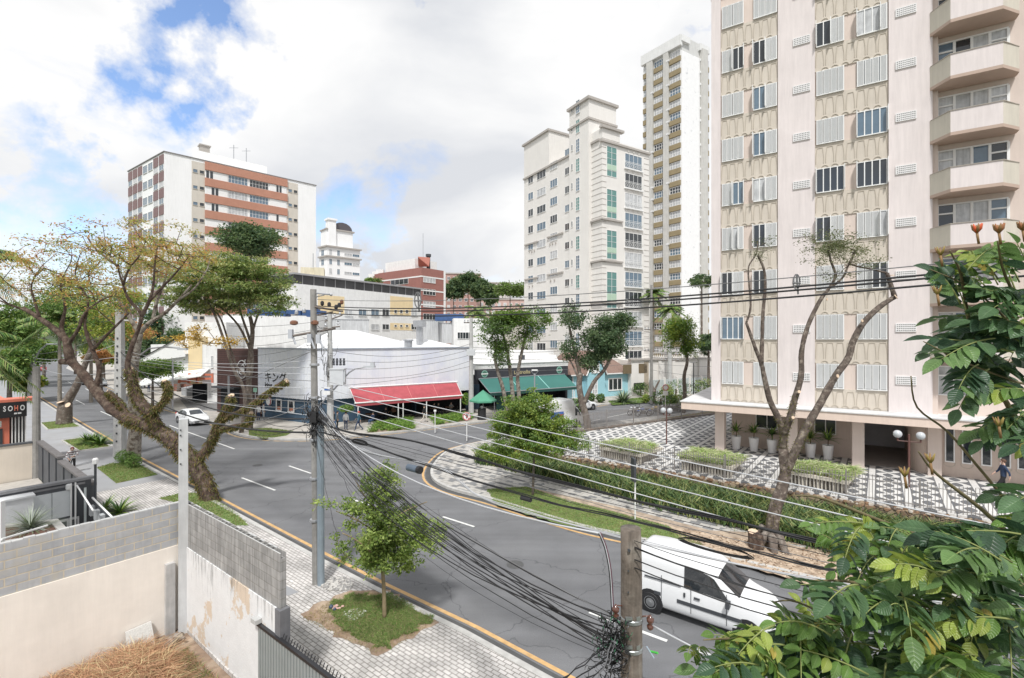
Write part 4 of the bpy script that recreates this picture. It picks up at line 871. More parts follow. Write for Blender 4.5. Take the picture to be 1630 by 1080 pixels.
def planter(px0,px1,pyt,label,ang,wd=1.7,h=.62):
    """px0/px1 left and right corner of the near rim; pyt its row"""
    a=G(px0,pyt[0],ZP+h); c=G(px1,pyt[1],ZP+h); u=(c-a).xy.normalized(); L0=(c-a).length; fr=Fr(tuple(a.xy),tuple(u))
    ctr=fr.pt(L0/2,-wd/2,ZP); t=thing('planter_box',label,'planter',tuple(ctr),'flower boxes on the mosaic plaza')
    m=MB(); m.fb(fr,.25,L0-.25,ZP,ZP+h-.14,-wd+.25,-.25); m.build('base',mat('planter_base_grey',(.30,.27,.24),.9,.15,2),t)  # inset base in one grey, darker than the cream rim and slats
    m=MB(); m.fb(fr,0,L0,ZP+h-.16,ZP+h,-.12,0); m.fb(fr,0,L0,ZP+h-.16,ZP+h,-wd,-wd+.12); m.fb(fr,0,.12,ZP+h-.16,ZP+h,-wd+.12,-.12); m.fb(fr,L0-.12,L0,ZP+h-.16,ZP+h,-wd+.12,-.12)
    n=int(L0/.17)
    for i in range(n+1): m.fb(fr,.1+i*(L0-.2)/n-.025,.1+i*(L0-.2)/n+.025,ZP,ZP+h-.16,-.22,-.08)
    m.build('rim',M_pc,t)
    m=MB(); m.fb(fr,.12,L0-.12,ZP+h-.1,ZP+h-.04,-wd+.12,-.12); m.build('soil',M_soil,t)
    poly=[fr.pt(.1,-.1,0),fr.pt(L0-.1,-.1,0),fr.pt(L0-.1,-wd+.1,0),fr.pt(.1,-wd+.1,0)]
    blades('grasses',poly,ZP+h-.05,4200,.52,.035,[mat('variegated_leaf',(.50,.54,.28),.7,.1),mat('lime_leaf',(.28,.42,.10),.7,.1),mat('pale_leaf',(.52,.50,.32),.7,.1),GM[1]],parent=t,lean=1.1,clump=40)
planter(953,1020,(712,725),'leftmost cream plaza planter, farthest from the building columns',0,2.6)
planter(1082,1166,(731,745),'middle cream plaza planter of striped grasses before the potted palms',0,2.6)
planter(1250,1350,(750,768),'rightmost cream plaza planter, half behind the tall forked tree',0,2.4)
def pot(px,py,label,h=.85,dd=-1.4):
    u_=TW.u(px,dd); c=TW.pt(u_,dd,ZP); t=thing('potted_palm',label,'potted plant',tuple(c),'white pots under the canopy')
    m=MB(); m.lathe([(.22,0),(.31,h),(.27,h),(.26,h-.06)],c,16); m.build('pot',mat('pot_white',(.78,.77,.76),.5,.04),t,smooth=False)
    m=MB(); m.tube([c+Vector((0,0,h-.05)),c+Vector((.02,0,h+.35))],.03,6); m.build('stem',mat('stem_brown',(.14,.10,.06),.9,.2),t)
    rosette('fronds',(c.x,c.y,c.z+h+.3),60,.85,.085,yl,None,None,parent=t,spread=.9)
pot(1172,720,'leftmost white pot with a small palm by the first column')
pot(1200,722,'second white pot with a small palm, between first pot and window')
pot(1229,724,'third white pot with a small palm, just left of the forked tree')
pot(1290,730,'white pot with a small palm right of the forked tree trunk')
pot(1318,734,'rightmost white palm pot, beside the third column')
def globelamp(base,h,label,arm=.42,globes=2,dirv=None):
    t=thing('globe_lamp',label,'street lamp',tuple(base),'globe lamps on the plaza')
    m=MB(); m.tube([base,base+Vector((0,0,h))],.045,8); u=Vector((1,0,0)) if dirv is None else dirv
    m.tube([base+Vector((0,0,h-.35))-u*arm,base+Vector((0,0,h-.35))+u*arm],.025,6)
    for s in (-1,1): m.tube([base+Vector((0,0,h-.35))+u*arm*s,base+Vector((0,0,h-.2))+u*arm*s],.04,6)
    m.build('pole',mat('rust_brown_paint',(.13,.06,.05),.6,.1),t)
    for s in (-1,1):
        m=MB(); m.ball(base+Vector((0,0,h-.02))+u*arm*s,.19,n=16,m=12); m.build('globe',mat('lamp_globe_glass',(.50,.52,.54),.12,.02),t,smooth=True)
q=G(1447,777,ZP); globelamp(q,2.6,'brown post with two glass globes in front of the rounded wall',.44,dirv=Vector((.8456,-.534,0)))
q=G(1061,708,ZP); globelamp(q,2.35,'slim brown post with two globes in the middle of the plaza',.22,dirv=Vector((.8456,-.534,0)))
bed=[G(*p,.12) for p in [(762,738),(820,752),(900,771),(1000,797),(1100,824),(1240,858),(1330,883),(1450,920)]]
hedge=[(p.x,p.y) for p in bed]+[tuple(EW.pt(Lw-1,.4,0).xy),tuple(EW.pt(0,.4,0).xy),(-2.2,33.4)]
sheet('bed_soil',hedge,.135,mat('dark_soil',(.06,.045,.03),.95,.3,6,bump=.6))
blades('bed_foliage',hedge,.13,38000,.92,.05,[mat('bed_green',(.075,.14,.04),.6,.2),mat('bed_light',(.14,.21,.06),.6,.2),mat('bed_dark',(.035,.075,.025),.6,.2),mat('bed_yellowish',(.26,.28,.09),.6,.2)],lean=.5,clump=26,kind='stuff',label='thick strappy green border planting below the stone wall',cat='ground cover')
def winbox(fr,u0,u1,z0,z1,parent,fm,gm,nv=2,nh=0,d=0,fw=.06,name='window',dep=.06,sill=True):
    b=MB(); e=d+dep
    b.fb(fr,u0,u1,z1-fw,z1,d,e); b.fb(fr,u0,u1,z0,z0+fw,d,e+.04 if sill else e); b.fb(fr,u0,u0+fw,z0+fw,z1-fw,d,e); b.fb(fr,u1-fw,u1,z0+fw,z1-fw,d,e)
    for i in range(1,nv): x=u0+(u1-u0)*i/nv; b.fb(fr,x-fw*.4,x+fw*.4,z0+fw,z1-fw,d,e-.01)
    for i in range(1,nh+1): z=z0+(z1-z0)*i/(nh+1); b.fb(fr,u0+fw,u1-fw,z-fw*.3,z+fw*.3,d,e-.012)
    f=b.build(name,fm,parent); g=MB(); g.fb(fr,u0+fw*.9,u1-fw*.9,z0+fw*.9,z1-fw*.9,d-.01,d+.018); g.build('pane',gm,f); return f
def face(px0,O,d): return Fr(O,d)
def orient(fr):
    return fr
M_cr=mat('cream_stone',(.74,.715,.68),.85,.04,.5,streak=.05)
M_crt=mat('cream_trim',(.42,.39,.36),.85,.06,.8,streak=.1)
CO=(13.3,70.0); CL=Fr(CO,(-.61,1)); CR=Fr(CO,(1.636,1))
t=thing('cream_tower','cream stone apartment building with green bay windows and wrought balconies','apartment building',(*CO,0))
H=H0+341/F*70
LL=21.2; LR_=CR.u(1033)
uprot=CL.u(905)     # projecting stair part from here to the corner
b=MB()
def plan(us): return [tuple(CL.pt(u,d,0).xy) for u,d in us]
cL=Vector(CO); eR=CR.pt(LR_,0,0).xy; eL=CL.pt(LL,0,0).xy; off=(eL-cL)
b.prism([tuple(cL),tuple(eR),tuple(eR+off),tuple(eL)],0,H-1.9); b.build('wall',M_cr,t)
zl=CL.z(837,236); zb=CL.z(870,262)
b=MB(); b.fb(CL,CL.u(874),LL,H-1.9,CL.z(850,225),-8,.02); b.build('roof_block',M_cr,t)
b=MB(); b.fb(CL,CL.u(874)-.2,LL+.3,CL.z(850,225),CL.z(850,225)+.35,-8.2,.35); b.fb(CL,.5,LL+.1,H-2.15,H-1.85,-.3,.25); b.fb(CR,-.3,LR_+.2,H-2.5,H-2.2,-.3,.28); b.fb(CR,-.3,LR_*.42,H-.45,H-.1,-.3,.4); b.build('roof_coping',M_crt,t)
b=MB(); b.fb(CL,-.05,3.0,H-1.9,H-.45,-3.5,.03); b.build('corner_parapet',M_cr,t)
zt1=CL.z(935,160,.6); zt2=CL.z(930,195,.6)
b=MB(); b.fb(CL,CL.u(937,.6),CL.u(906,.6),0,zt2,-5,.6); b.build('stair_tower',M_cr,t)
b=MB(); b.fb(CL,CL.u(937,.6),CL.u(906,.6),zt2+.3,zt1,-5,.55); b.build('tank_room',M_cr,t)
b=MB(); b.fb(CL,CL.u(937,.6)-.3,CL.u(906,.6)+.3,zt1,zt1+.4,-5.3,.9); b.fb(CL,CL.u(937,.6)-.2,CL.u(906,.6)+.2,zt2,zt2+.3,-5.2,.8); b.build('tower_coping',M_crt,t)
FH=3.02; W_=M_white
zbase=H-5.6
rowsL=[i for i in range(11)]
for r in range(-2,11):
    for (pa,pb,pyy) in ((841,849,337),(855,869,331),(876,887.5,318)):
        z=CL.z((pa+pb)/2,pyy-1)-r*FH+.2
        if z<3: continue
        winbox(CL,CL.u(pb),CL.u(pa),z-1.35,z,t,W_,random.choice([M_glass,M_glassb,M_glassc]),2 if pb-pa<9 else 3)
    z=CL.z(902,298)-r*FH
    if z>4: winbox(CL,CL.u(906.5)-.0,CL.u(899.5),z-1.2,z,t,W_,random.choice([M_glass,M_glassb,M_glassc]),2)
    z=CL.z(921,222,.6)-r*FH
    if z>4:
        winbox(CL,CL.u(923,.6),CL.u(917,.6),z-2.1,z,t,W_,M_glassg if r%2 else M_glassb,2,3,d=.6)
        winbox(CL,CL.u(912,.6),CL.u(909.5,.6),z-1.4,z-.4,t,W_,M_glass,1,0,d=.6)
for r in range(3):
    z=CL.z(860,270)-r*1.0
for r in range(12):
    zt=CR.z(1003,247)-r*FH
    if zt<5: continue
    a,c=CR.u(994.5),CR.u(1021.5)
    f=winbox(CR,a,c,zt-2.35,zt,t,W_,[M_glassb,M_glass,M_glassc][r%3],4,1)
    m=MB(); n=9; w=(c-a)/n
    for i in range(n):
        x=a+w*(i+.5); zc=zt-1.85
        pts=[CR.pt(x+.33*w*math.cos(q),.22,zc+.28*math.sin(q)) for q in [k*math.pi/4 for k in range(9)]]; m.tube(pts,.025,4,cap=False)
    for z in (zt-2.25,zt-1.45): m.fb(CR,a-.1,c+.1,z-.03,z+.03,.19,.25)
    m.fb(CR,a-.15,c+.15,zt-2.45,zt-2.33,.0,.3); m.build('balcony_grille',M_white,f)
    for q in (.2,.5,.8): 
        m=MB(); m.fb(CR,a+(c-a)*q-.1,a+(c-a)*q+.1,zt+.28,zt+.48,0,.12); m.build('corbel',M_cr,t)
for i,(y0,y1) in enumerate([(235,283),(303,349),(368,414),(434,492)]):
    z1=CR.z(973,y0);z0=CR.z(973,y1)
    winbox(CR,CR.u(965.5),CR.u(981.5),z0,z1,t,W_,M_glassg,2,4,sill=False)
    m=MB(); m.fb(CR,CR.u(966),CR.u(981),z0+(z1-z0)*.22,z0+(z1-z0)*.40,.02,.05); m.build('green_panel',mat('pale_green_panel',(.42,.56,.44),.6,.05),t)
for y in (350,416,482):
    z=CR.z(960,y); m=MB(); m.fb(CR,-.25,CR.u(990),z-.12,z+.12,0,.3); m.fb(CL,-.25,CL.u(940),z-.12,z+.12,0,.3); m.build('string_course',M_crt,t)
for r in range(40):   # rustication grooves at the corner
    z=H-3.2-r*.85
    if z<4: break
    m=MB(); m.fb(CR,-.05,CR.u(965),z-.03,z+.03,0,.035); m.fb(CL,.05,CL.u(940),z-.03,z+.03,0,.035)
    m.fb(CR,CR.u(1025),LR_,z-.03,z+.03,0,.035)
    m.build('groove_band',M_crt,t)
for i in range(3):
    for y in (238,366,430):
        pass
m=MB()
for (x,y) in ((843,400),(847,401),(851,399),(880,388),(885,387),(876,389),(843,456),(848,455),(877,447),(883,446)):
    u_,z=CL.at(x,y); m.fb(CL,u_-.12,u_+.12,z-.3,z,0,.15)
m.build('corbel_row',M_crt,t)
for (x0,x1,y) in ((836,857,389),(872,897,376),(836,857,445),(872,897,437)):
    m=MB(); z=CL.z((x0+x1)/2,y); m.fb(CL,CL.u(x1),CL.u(x0),z-.12,z+.12,0,.25); m.build('ledge',M_crt,t)
PD=Fr((18.0,69.0),(1.0,.42))
t2=thing('podium','cream podium with garage openings and balustrade right of the light blue house','podium',(18,69,0))
m=MB(); m.fb(PD,-.8,24,0,5.2,-9,0); m.build('wall',M_cr,t2)
for a,z0,z1 in ((PD.u(997),3.3,4.6),(PD.u(1022),3.3,4.7)):
    m=MB(); m.fb(PD,a-.6,a+.9,z0,z1,.0,.03); m.build('opening',mat('ochre_shade',(.16,.12,.07),.9,.1),t2)
m=MB(); m.fb(PD,PD.u(1009),PD.u(1035),.9,1.9,0,.03); m.build('garage_slot',M_black,t2)
m=MB(); m.fb(PD,-1,24,5.2,5.45,-.5,.25); m.fb(PD,3,24,6.15,6.3,-.3,.1); m.build('cornice',M_crt,t2)
m=MB()
for i in range(60): u_=3+i*.35; m.lathe([(.07,0),(.11,.2),(.05,.5),(.09,.7)],PD.pt(u_,-.1,5.45),6)
m.build('balustrade',M_cr,t2)
for i in range(7):
    u_=4+i*2.6; m=MB(); m.fb(PD,u_,u_+.5,0,5.0,0,.25); m.build('pilaster',M_cr,t2)
m=MB(); m.fb(PD,1.5,2.3,0,5,0,.03); m.build('door_recess',mat('beige_door',(.42,.36,.28),.8,.1),t2)
gw=Fr((19.5,66.8),(1,.55)); 
t3=thing('glass_wall','pale garden wall with translucent panels behind the shrubs','wall',(19.5,66.8,0))
m=MB(); m.fb(gw,0,26,0,2.5,-.2,0); m.build('panel',mat('translucent_panel',(.50,.54,.54),.3,.1,1,streak=.3),t3)
for i in range(10):
    m=MB(); m.fb(gw,i*2.6,i*2.6+.3,0,2.8,-.25,.08); m.build('post',M_cr,t3)
TO=(38.8,109.0); TLf=Fr(TO,(-.7735,1)); TRf=Fr(TO,(1.674,1))
t=thing('slender_tower','very tall white tower with ochre spandrels and a blank mottled white end wall','apartment tower',(*TO,0))
HT=H0+484/F*109; fh=2.86
M_tw=mat('tower_white',(.72,.72,.71),.85,.06,1.2,streak=.10)
M_ochre=mat('ochre_spandrel',C8(152,132,84),.8,.10,1)
wl=10.3; 
b=MB(); c0=Vector(TO); eR=TRf.pt(9.5,0,0).xy; eL=TLf.pt(wl,0,0).xy; b.prism([tuple(c0),tuple(eR),tuple(eR+eL-c0),tuple(eL)],0,HT); b.build('wall',mat('tower_grey_wall',(.60,.60,.585),.85,.05,1,streak=.1),t)
eW=TRf.u(1118)
b=MB(); b.fb(TRf,-.0,TRf.u(1112.5),0,HT-3.6,.0,.25); b.build('mottled_end_wall',mat('mottled_white',(.80,.80,.80),.9,.04,1.5,col2=(.52,.53,.54),c2s=.9,c2t=(.60,.72)),t)
b=MB(); b.fb(TRf,TRf.u(1113),TRf.u(1122),0,HT-1.4,.0,.9); 
for a,c in ((1031.5,1041),(1058,1066)): b.fb(TLf,TLf.u(c),TLf.u(a),0,HT-2.6,0,.7)
b.build('pilaster',mat('pilaster_stone',(.55,.54,.51),.85,.08,1,streak=.15),t)
b=MB(); b.fb(TLf,-.4,wl+.3,HT-2.6,HT-.2,.0,.75); b.fb(TRf,-.4,2.5,HT-1.6,HT-.2,0,.6); b.fb(TRf,6.0,9.5,HT-1.8,HT-.2,0,.6); b.build('roof_parapet',M_tw,t)
nf=26
cols=((1018,1031,0),(1041.5,1057.5,0),(1066.5,1084,0))
M_ac=mat('ac_white',(.7,.7,.7),.5,.05)
for k in range(nf):
    z=HT-3.0-fh*k
    if z<6: break
    for ci,(a,c,_) in enumerate(cols):
        ua,ub=TLf.u(c)+.02,min(TLf.u(a),wl)
        b=MB(); b.fb(TLf,ua,ub,z-fh,z-fh+1.15,.0,.35 if ci==2 else .3); b.build('spandrel',M_ochre,t)
        f=winbox(TLf,ua,ub,z-fh+1.17,z-.12,t,M_white,random.choice([M_glass,M_glassc,M_glassc,M_glassb,M_glassc]),4,1,d=.02,fw=.12,sill=False)
        if random.random()<.4 and ci>0: 
            b=MB(); b.fb(TLf,ub-.1,ub+.6,z-fh+.9,z-fh+1.3,.3,.75); b.build('air_conditioner',M_ac,t)
    b=MB(); b.fb(TRf,TRf.u(1123),TRf.u(1128),z-fh,z-fh+1.2,0,.15); b.build('spandrel',M_ochre,t)
    b=MB(); b.fb(TRf,TRf.u(1123),TRf.u(1128),z-fh+1.22,z-.1,0,.05); b.build('window',M_glassc,t)
    b=MB(); b.box(tuple(TRf.pt(TRf.u(1112.5)+.1,.35,z-1)),(.3,.3,.5)); b.build('balcony_edge',M_tw,t)
BO=(-62,84.6); BLf=Fr(BO,(-1.449,1)); BRf=Fr(BO,(1.029,1))
t=thing('brick_banded_block','white apartment block with red brick bands and beige strips, left of centre','apartment block',(*BO,0))
HB=H0+298/F*84.6
c0=Vector(BO); lR=BRf.u(503); lL=BLf.u(204); eR=BRf.pt(lR,0,0).xy; eL=BLf.pt(lL,0,0).xy
M_bw=mat('block_white',C8(238,238,238),.85,.03,.4,streak=.05)
b=MB(); b.prism([tuple(c0),tuple(eR),tuple(eR+eL-c0),tuple(eL)],0,HB); b.build('wall',M_bw,t)
M_bb=mat('terracotta_band',(.47,.235,.165),.85,.08,.8,streak=.06); M_bg=mat('beige_strip',C8(208,198,182),.85,.06,.8,streak=.08)
u1,u2,u3,u4=BRf.u(305),BRf.u(326),BRf.u(457),BRf.u(474)
b=MB(); b.fb(BRf,u1,u2,0,HB-.5,0,.05); b.fb(BRf,u3,u4,0,HB-.5,0,.05); b.build('beige_strip',M_bg,t)
fhB=3.02; ztop=BRf.z(327,259)
b=MB(); b.fb(BRf,u2,u3,0,ztop,.0,.02); b.build('white_infill',M_bw,t)
for k in range(14):
    z=ztop-.0-k*fhB
    if z<2: break
    b=MB(); b.fb(BRf,u2,u3,z-1.5,z,.02,.32); b.build('brick_band',M_bb,t)
    zw=z-1.5
    for (a,c,nv,g) in ((u2+.2,BRf.u(362),4,0),(BRf.u(363),BRf.u(394),6,1),(BRf.u(397),BRf.u(427),6,1),(BRf.u(429),u3-.2,4,0)):
        if g: winbox(BRf,a,c,zw-1.5,zw-.05,t,M_white,random.choice([M_glassc,M_glass,M_glassb]),6,1,d=.03)
        else:
            b=MB(); b.fb(BRf,a,c,zw-1.5,zw-.03,.03,.12); sh=b.build('shutter_panel',M_white,t)
            b=MB(); st=random.choice([0,.25,.4,.5]); 
            for q in range(random.choice([0,1,2,2])): 
                x=a+(c-a)*(st+.18*q); b.fb(BRf,x,x+(c-a)*.13,zw-1.45,zw-.1,.12,.14)
            if b.f: b.build('pane',M_glass,sh)
    for a,c in ((u1,u2),(u3,u4)):
        for q in (0,1):
            x0=a+(c-a)*(.08+.5*q); winbox(BRf,x0,x0+(c-a)*.38,zw-.95,zw-.25,t,M_bg,M_glass if q else M_glassb,1,0,d=.05)
    for i in range(7):
        w=lL/7.0; x=w*i
        par=[1,1,0,0,1,1,0][i]; up=(k%2==0)
        if i in (2,3): 
            winbox(BLf,x+.15,x+w-.3,z-2.0,z-.5,t,M_white,M_glassb,2,0,d=.02)
        else:
            b=MB(); b.fb(BLf,x+.2,x+w-.35,z-1.9,z-.2,0,.12); b.build('maroon_panel',mat('maroon_panel',C8(138,104,104),.8,.1,1),t)
            winbox(BLf,x+.2,x+w-.35,z-3.0,z-1.95,t,M_white,M_glassc if (i+k)%2 else M_glassb,2,0,d=.02)
b=MB(); b.fb(BRf,-.1,lR+.1,HB-.0,HB+.15,-.3,.15); b.fb(BLf,-.1,lL+.1,HB,HB+.15,-.3,.15); b.build('parapet_edge',mat('edge_dark',(.25,.24,.24),.8,.1),t)
b=MB(); ua=BRf.u(312,-6); ub=BRf.u(425,-6); zr=BRf.z(325,243,-6)
b.fb(BRf,ua,ub,HB,zr,-9,-6); b.build('roof_house',M_whiteW,t)
b=MB(); q=BRf.u(320,-6); b.fb(BRf,q,q+1.6,zr,zr+1.4,-8,-6.5); b.fb(BRf,q-.2,q+1.8,zr+1.4,zr+1.6,-8.2,-6.3); b.build('chimney',M_crt,t)
b=MB(); 
for px in (372,392): 
    p=BRf.pt(BRf.u(px,-7),-7,zr); b.tube([p,p+Vector((0,0,3.2))],.08,5); b.tube([p+Vector((-.9,0,2.6)),p+Vector((.9,0,2.6))],.06,4)
b.build('antenna',M_metal,t)
DO=Vector(((521-CX)/F*150,150)); DL=Fr(tuple(DO),(-1.2,1)); DR=Fr(tuple(DO),(1.1,1))
t=thing('domed_building','small far white building with dark curved roof behind the brick banded block','apartment building',(*DO,0))
zc=DR.z(521,393); rr=DR.u(573); b=MB(); eR=DR.pt(rr,0,0).xy; eL=DL.pt(5,0,0).xy; b.prism([tuple(DO),tuple(eR),tuple(eR+eL-DO),tuple(eL)],0,zc); b.build('wall',M_bw,t)
b=MB(); a0=DR.u(522); a1=DR.u(564); b.fb(DR,a0,a1,zc,zc+5.6,-6,-1.2); b.build('top_storey',M_bw,t)
b=MB()
for z in (zc,DR.z(521,409)): b.fb(DR,-.4,rr+.4,z-.2,z+.25,0,.6); b.fb(DL,-.4,5,z-.2,z+.25,0,.6)
b.fb(DR,a0-.3,a1+.5,zc+5.6,zc+6,-6.3,-.8); b.build('cornice',M_crt,t)
b=MB(); n=8; R_=3.4
for i in range(n):
    t0=math.pi*i/n;t1=math.pi*(i+1)/n; um=(a0+a1)/2+1; hw=(a1-a0)/2-1
    q=[(um-hw*math.cos(t0),2.6*math.sin(t0)),(um-hw*math.cos(t1),2.6*math.sin(t1))]
    p=[DR.pt(q[0][0],-1.5,zc+6+q[0][1]),DR.pt(q[1][0],-1.5,zc+6+q[1][1]),DR.pt(q[1][0],-5.5,zc+6+q[1][1]),DR.pt(q[0][0],-5.5,zc+6+q[0][1])]
    b.add(p,[(0,1,2,3)])
b.add([DR.pt(um-hw*math.cos(math.pi*i/n),-1.5,zc+6+2.6*math.sin(math.pi*i/n)) for i in range(n+1)],[tuple(range(n+1))]); b.build('curved_roof',mat('slate_roof',(.10,.09,.10),.6,.1),t)
b=MB(); a=DR.u(523,-.5); c=DR.u(535,-.5); b.fb(DR,a,c,zc,DR.z(529,352,-.5),-3,-.5); b.fb(DR,a-.3,c+.3,DR.z(529,352,-.5),DR.z(529,350,-.5)+.2,-3.3,-.2); b.build('chimney',M_bw,t)
for r in range(4):
    for px,w in ((513,.8),(524,.9),(536.5,.9),(548,2.6),(561,2.4)):
        z=DR.z(536,398 if px<540 else 401)-r*3.0
        if px<521: winbox(DL,DL.u(516),DL.u(511.5),z-2.2,z-.3,t,M_white,M_glassb,2,1)
        else: winbox(DR,DR.u(px),DR.u(px)+w,z-2.1 if w<1 else z-1.2,z-.3,t,M_white,M_glassb if (r+px)%2 else M_glassc,2 if w<1 else 3,0)
t=thing('stained_tank_house','stained pale yellow rooftop block beside the brick banded building','roof block',(-40.5,95,0))
TF=Fr((P(500,470,95).x,95),(1,.35)); b=MB(); b.fb(TF,0,TF.u(516),6,TF.z(505,427),-4,0); b.fb(TF,TF.u(478),0,6,TF.z(505,427),-3.6,-.6)
b.build('wall',mat('stained_yellow',C8(226,214,176),.9,.1,1,col2=(.16,.13,.10),c2s=.8,c2t=(.60,.70),streak=.25),t)
b=MB(); p=TF.pt(-.2,-.2,TF.z(505,427)); b.tube([p,p+Vector((0,0,2.8))],.08,5); b.build('mast',M_metal,t)
YO=Vector(((670-CX)/F*92,92)); YF=Fr(tuple(YO),(-.673,-1)); 
if YF.n.y>0: YF.n=-YF.n
t=thing('long_office','long white and mustard building with a dark strip of roof windows','office building',(*YO,0))
zt_=YF.z(667,473); b=MB(); b.fb(YF,0,26,0,zt_,-10,0); b.build('wall',M_whiteW,t)
b=MB(); b.fb(YF,-.2,26.2,zt_+.02,zt_+1.35,-9,-.2); b.build('roof_window_strip',mat('dark_strip',(.07,.07,.075),.4,.3,.4),t)
b=MB(); b.fb(YF,-.5,26.4,zt_+1.35,zt_+1.6,-9.4,.3); 
for i in range(14): b.fb(YF,i*1.9,i*1.9+.1,zt_+.02,zt_+1.35,-.2,-.1)
b.build('roof_edge',mat('roof_grey',(.35,.35,.36),.6,.1),t)
M_mu=mat('mustard_render',C8(236,206,140),.85,.05,1,streak=.05)
for (x0,x1,y0,y1) in ((506,548,472,501),(621,657,474,503),(621,657,516,527)): b=MB(); b.fb(YF,YF.u(x1),YF.u(x0),YF.z((x0+x1)/2,y1),min(zt_-.02,YF.z((x0+x1)/2,y0)),0,.03); b.build('mustard_panel',M_mu,t)
for row,(yy,hh) in enumerate(((493,11),(517,9))):
    for px,w in ((548,13),(570,13),(590,13),(608,11),(627,4.5),(636,4.5),(645,4.5),(654,10)):
        if row and px<588: continue
        z1=YF.z(px,yy+ (0 if w>6 else 1.2)); z0=YF.z(px,yy+hh-(0 if w>6 else 4))
        winbox(YF,YF.u(px+w),YF.u(px),z0,z1,t,M_white,random.choice([M_glass,M_glassc,M_glassb]) if w>6 else M_glass,2 if w>6 else 1,0,d=.04)
RO=Vector(((671-CX)/F*108,108)); RLf=Fr(tuple(RO),(-1.29,1)); RRf=Fr(tuple(RO),(.775,1))
t=thing('brick_stepped_block','red brick apartment block with stepped terraces and a tiled roof shelter','apartment block',(*RO,0))
ZR=RLf.z(671,427); M_rb=mat('red_brick_wall',C8(166,98,84),.85,.08,1.2,streak=.05)
b=MB(); lr=RRf.u(709); ll=RLf.u(602); eR=RRf.pt(lr,0,0).xy; eL=RLf.pt(ll,0,0).xy; b.prism([tuple(RO),tuple(eR),tuple(eR+eL-RO),tuple(eL)],0,ZR); 
for i,(a,c,y) in enumerate(((596,602,438),(589,596,444),(580,589,449),(560,580,453))): b.fb(RLf,RLf.u(c),RLf.u(a),0,RLf.z(a,y),-8,0)
b.build('wall',M_rb,t)
b=MB()
for y in (447,469,492): 
    z=RLf.z(671,y-6); b.fb(RLf,0,ll,z-.15,z+.15,0,.06); b.fb(RRf,0,lr,z-.15,z+.15,0,.06)
b.fb(RRf,lr-.6,lr,0,ZR,0,.08); b.build('white_band',M_white,t)
for r in range(4):
    z=RLf.z(640,444)-r*2.9
    if r<3: winbox(RLf,RLf.u(650),RLf.u(622),z-1.5,z,t,M_white,M_glassb if r else M_glass,4,0)
    z=RRf.z(683,442)-r*2.85; winbox(RRf,RRf.u(673.5),RRf.u(693),z-1.4,z,t,M_white,[M_glassc,M_glass][r%2],4,0)
b=MB(); b.fb(RLf,RLf.u(650),RLf.u(603),ZR,ZR+2.8,-9,-2); b.build('penthouse',M_whiteW,t)
b=MB(); a=RRf.u(676,-1); p=[RLf.pt(2.6,-1.2,ZR+2.9),RRf.pt(3.4,-1.2,ZR+.9),RRf.pt(3.4,-5,ZR+1.2),RLf.pt(2.6,-5,ZR+3.2)]
b.hexa([v-Vector((0,0,.2)) for v in p],p) ; b.build('tiled_roof',mat('roof_tiles',C8(190,100,74),.8,.2,4),t)
b=MB(); q=RRf.pt(4.8,-3,ZR); b.tube([q,q+Vector((0,0,3.4))],.45,8); b.tube([q+Vector((0,0,3.4)),q+Vector((0,0,4))],.65,8); b.build('flue',M_char,t)
b=MB(); q=RLf.pt(4,-4,ZR+3); b.tube([q,q+Vector((0,0,6))],.07,5); b.build('mast',M_metal,t)
for i,(px,y) in enumerate(((594,437),(588,441),(600,434))):
    b=MB(); q=RLf.pt(RLf.u(px),-1,RLf.z(px,y)); b.box(tuple(q),(1.8,1.2,1.2)); b.build('terrace_rail',M_whiteW,t)
def farblock(name,x0,x1,Y,ytop,col,label,rows=5,cols=6,ang=.15,cat='flats'):
    O=P(x0,541,Y); fr=Fr((O.x,Y),(1,ang)); L0=fr.u(x1); z1=fr.z(x0,ytop)
    t=thing(name,label,cat,(O.x,Y,0)); b=MB(); b.fb(fr,0,L0,0,z1,-12,0); b.build('wall',mat('wall_'+name+str(x0),col,.9,.08,.4),t)
    b=MB(); b.fb(fr,-.3,L0+.3,z1,z1+.5,-12.3,.3); b.build('roof_edge',M_crt,t)
    for r in range(rows):
        for c in range(cols):
            w=L0/cols; z=z1-1.2-r*3; 
            if z<2: continue
            winbox(fr,w*c+w*.25,w*c+w*.75,z-1.4,z,t,M_white,random.choice([M_glass,M_glassc]),2,0,fw=.12)
    return t
farblock('hill_flats',700,765,200,437,C8(176,130,116),'far brown flats on the hill behind the dark pines',8,7)
farblock('pink_flats',762,845,185,478,C8(200,160,148),'far pink brick flats under the pine crowns left of the cream building',6,9)
farblock('white_flats',770,812,210,452,C8(214,206,200),'far pale flats rising over the olive pine crown',4,5)
farblock('pale_annex',845,905,88,505,C8(222,214,202),'pale low annex between the cream building and the shops',2,3,.6)
c_=Vector((.83,.557)).normalized()
RW0=Vector((-18.8,45.5)); RWf=Fr(tuple(RW0),tuple(c_)); RLf2=Fr(tuple(RW0),(-.87,.49))
WH=Fr((P(355,541,66).x,66),(1,.06))
t=thing('white_hall','plain tall white hall wall behind the restaurant roofs','hall',tuple(WH.pt(0,0,0)))
b=MB(); b.fb(WH,0,WH.u(500),0,WH.z(430,503),-7,0); b.build('wall',M_whiteW,t)
b=MB(); b.fb(WH,WH.u(366),WH.u(382),WH.z(380,555),WH.z(380,520),0,.05); b.build('window',M_glassc,t)
b=MB(); b.fb(WH,0,WH.u(500),WH.z(430,503),WH.z(430,503)+.12,-7,.06); b.build('wall_coping',M_crt,t)
for px in (372,386,402):
    pass
b=MB()
poly=[(0,0,0)]
K=14
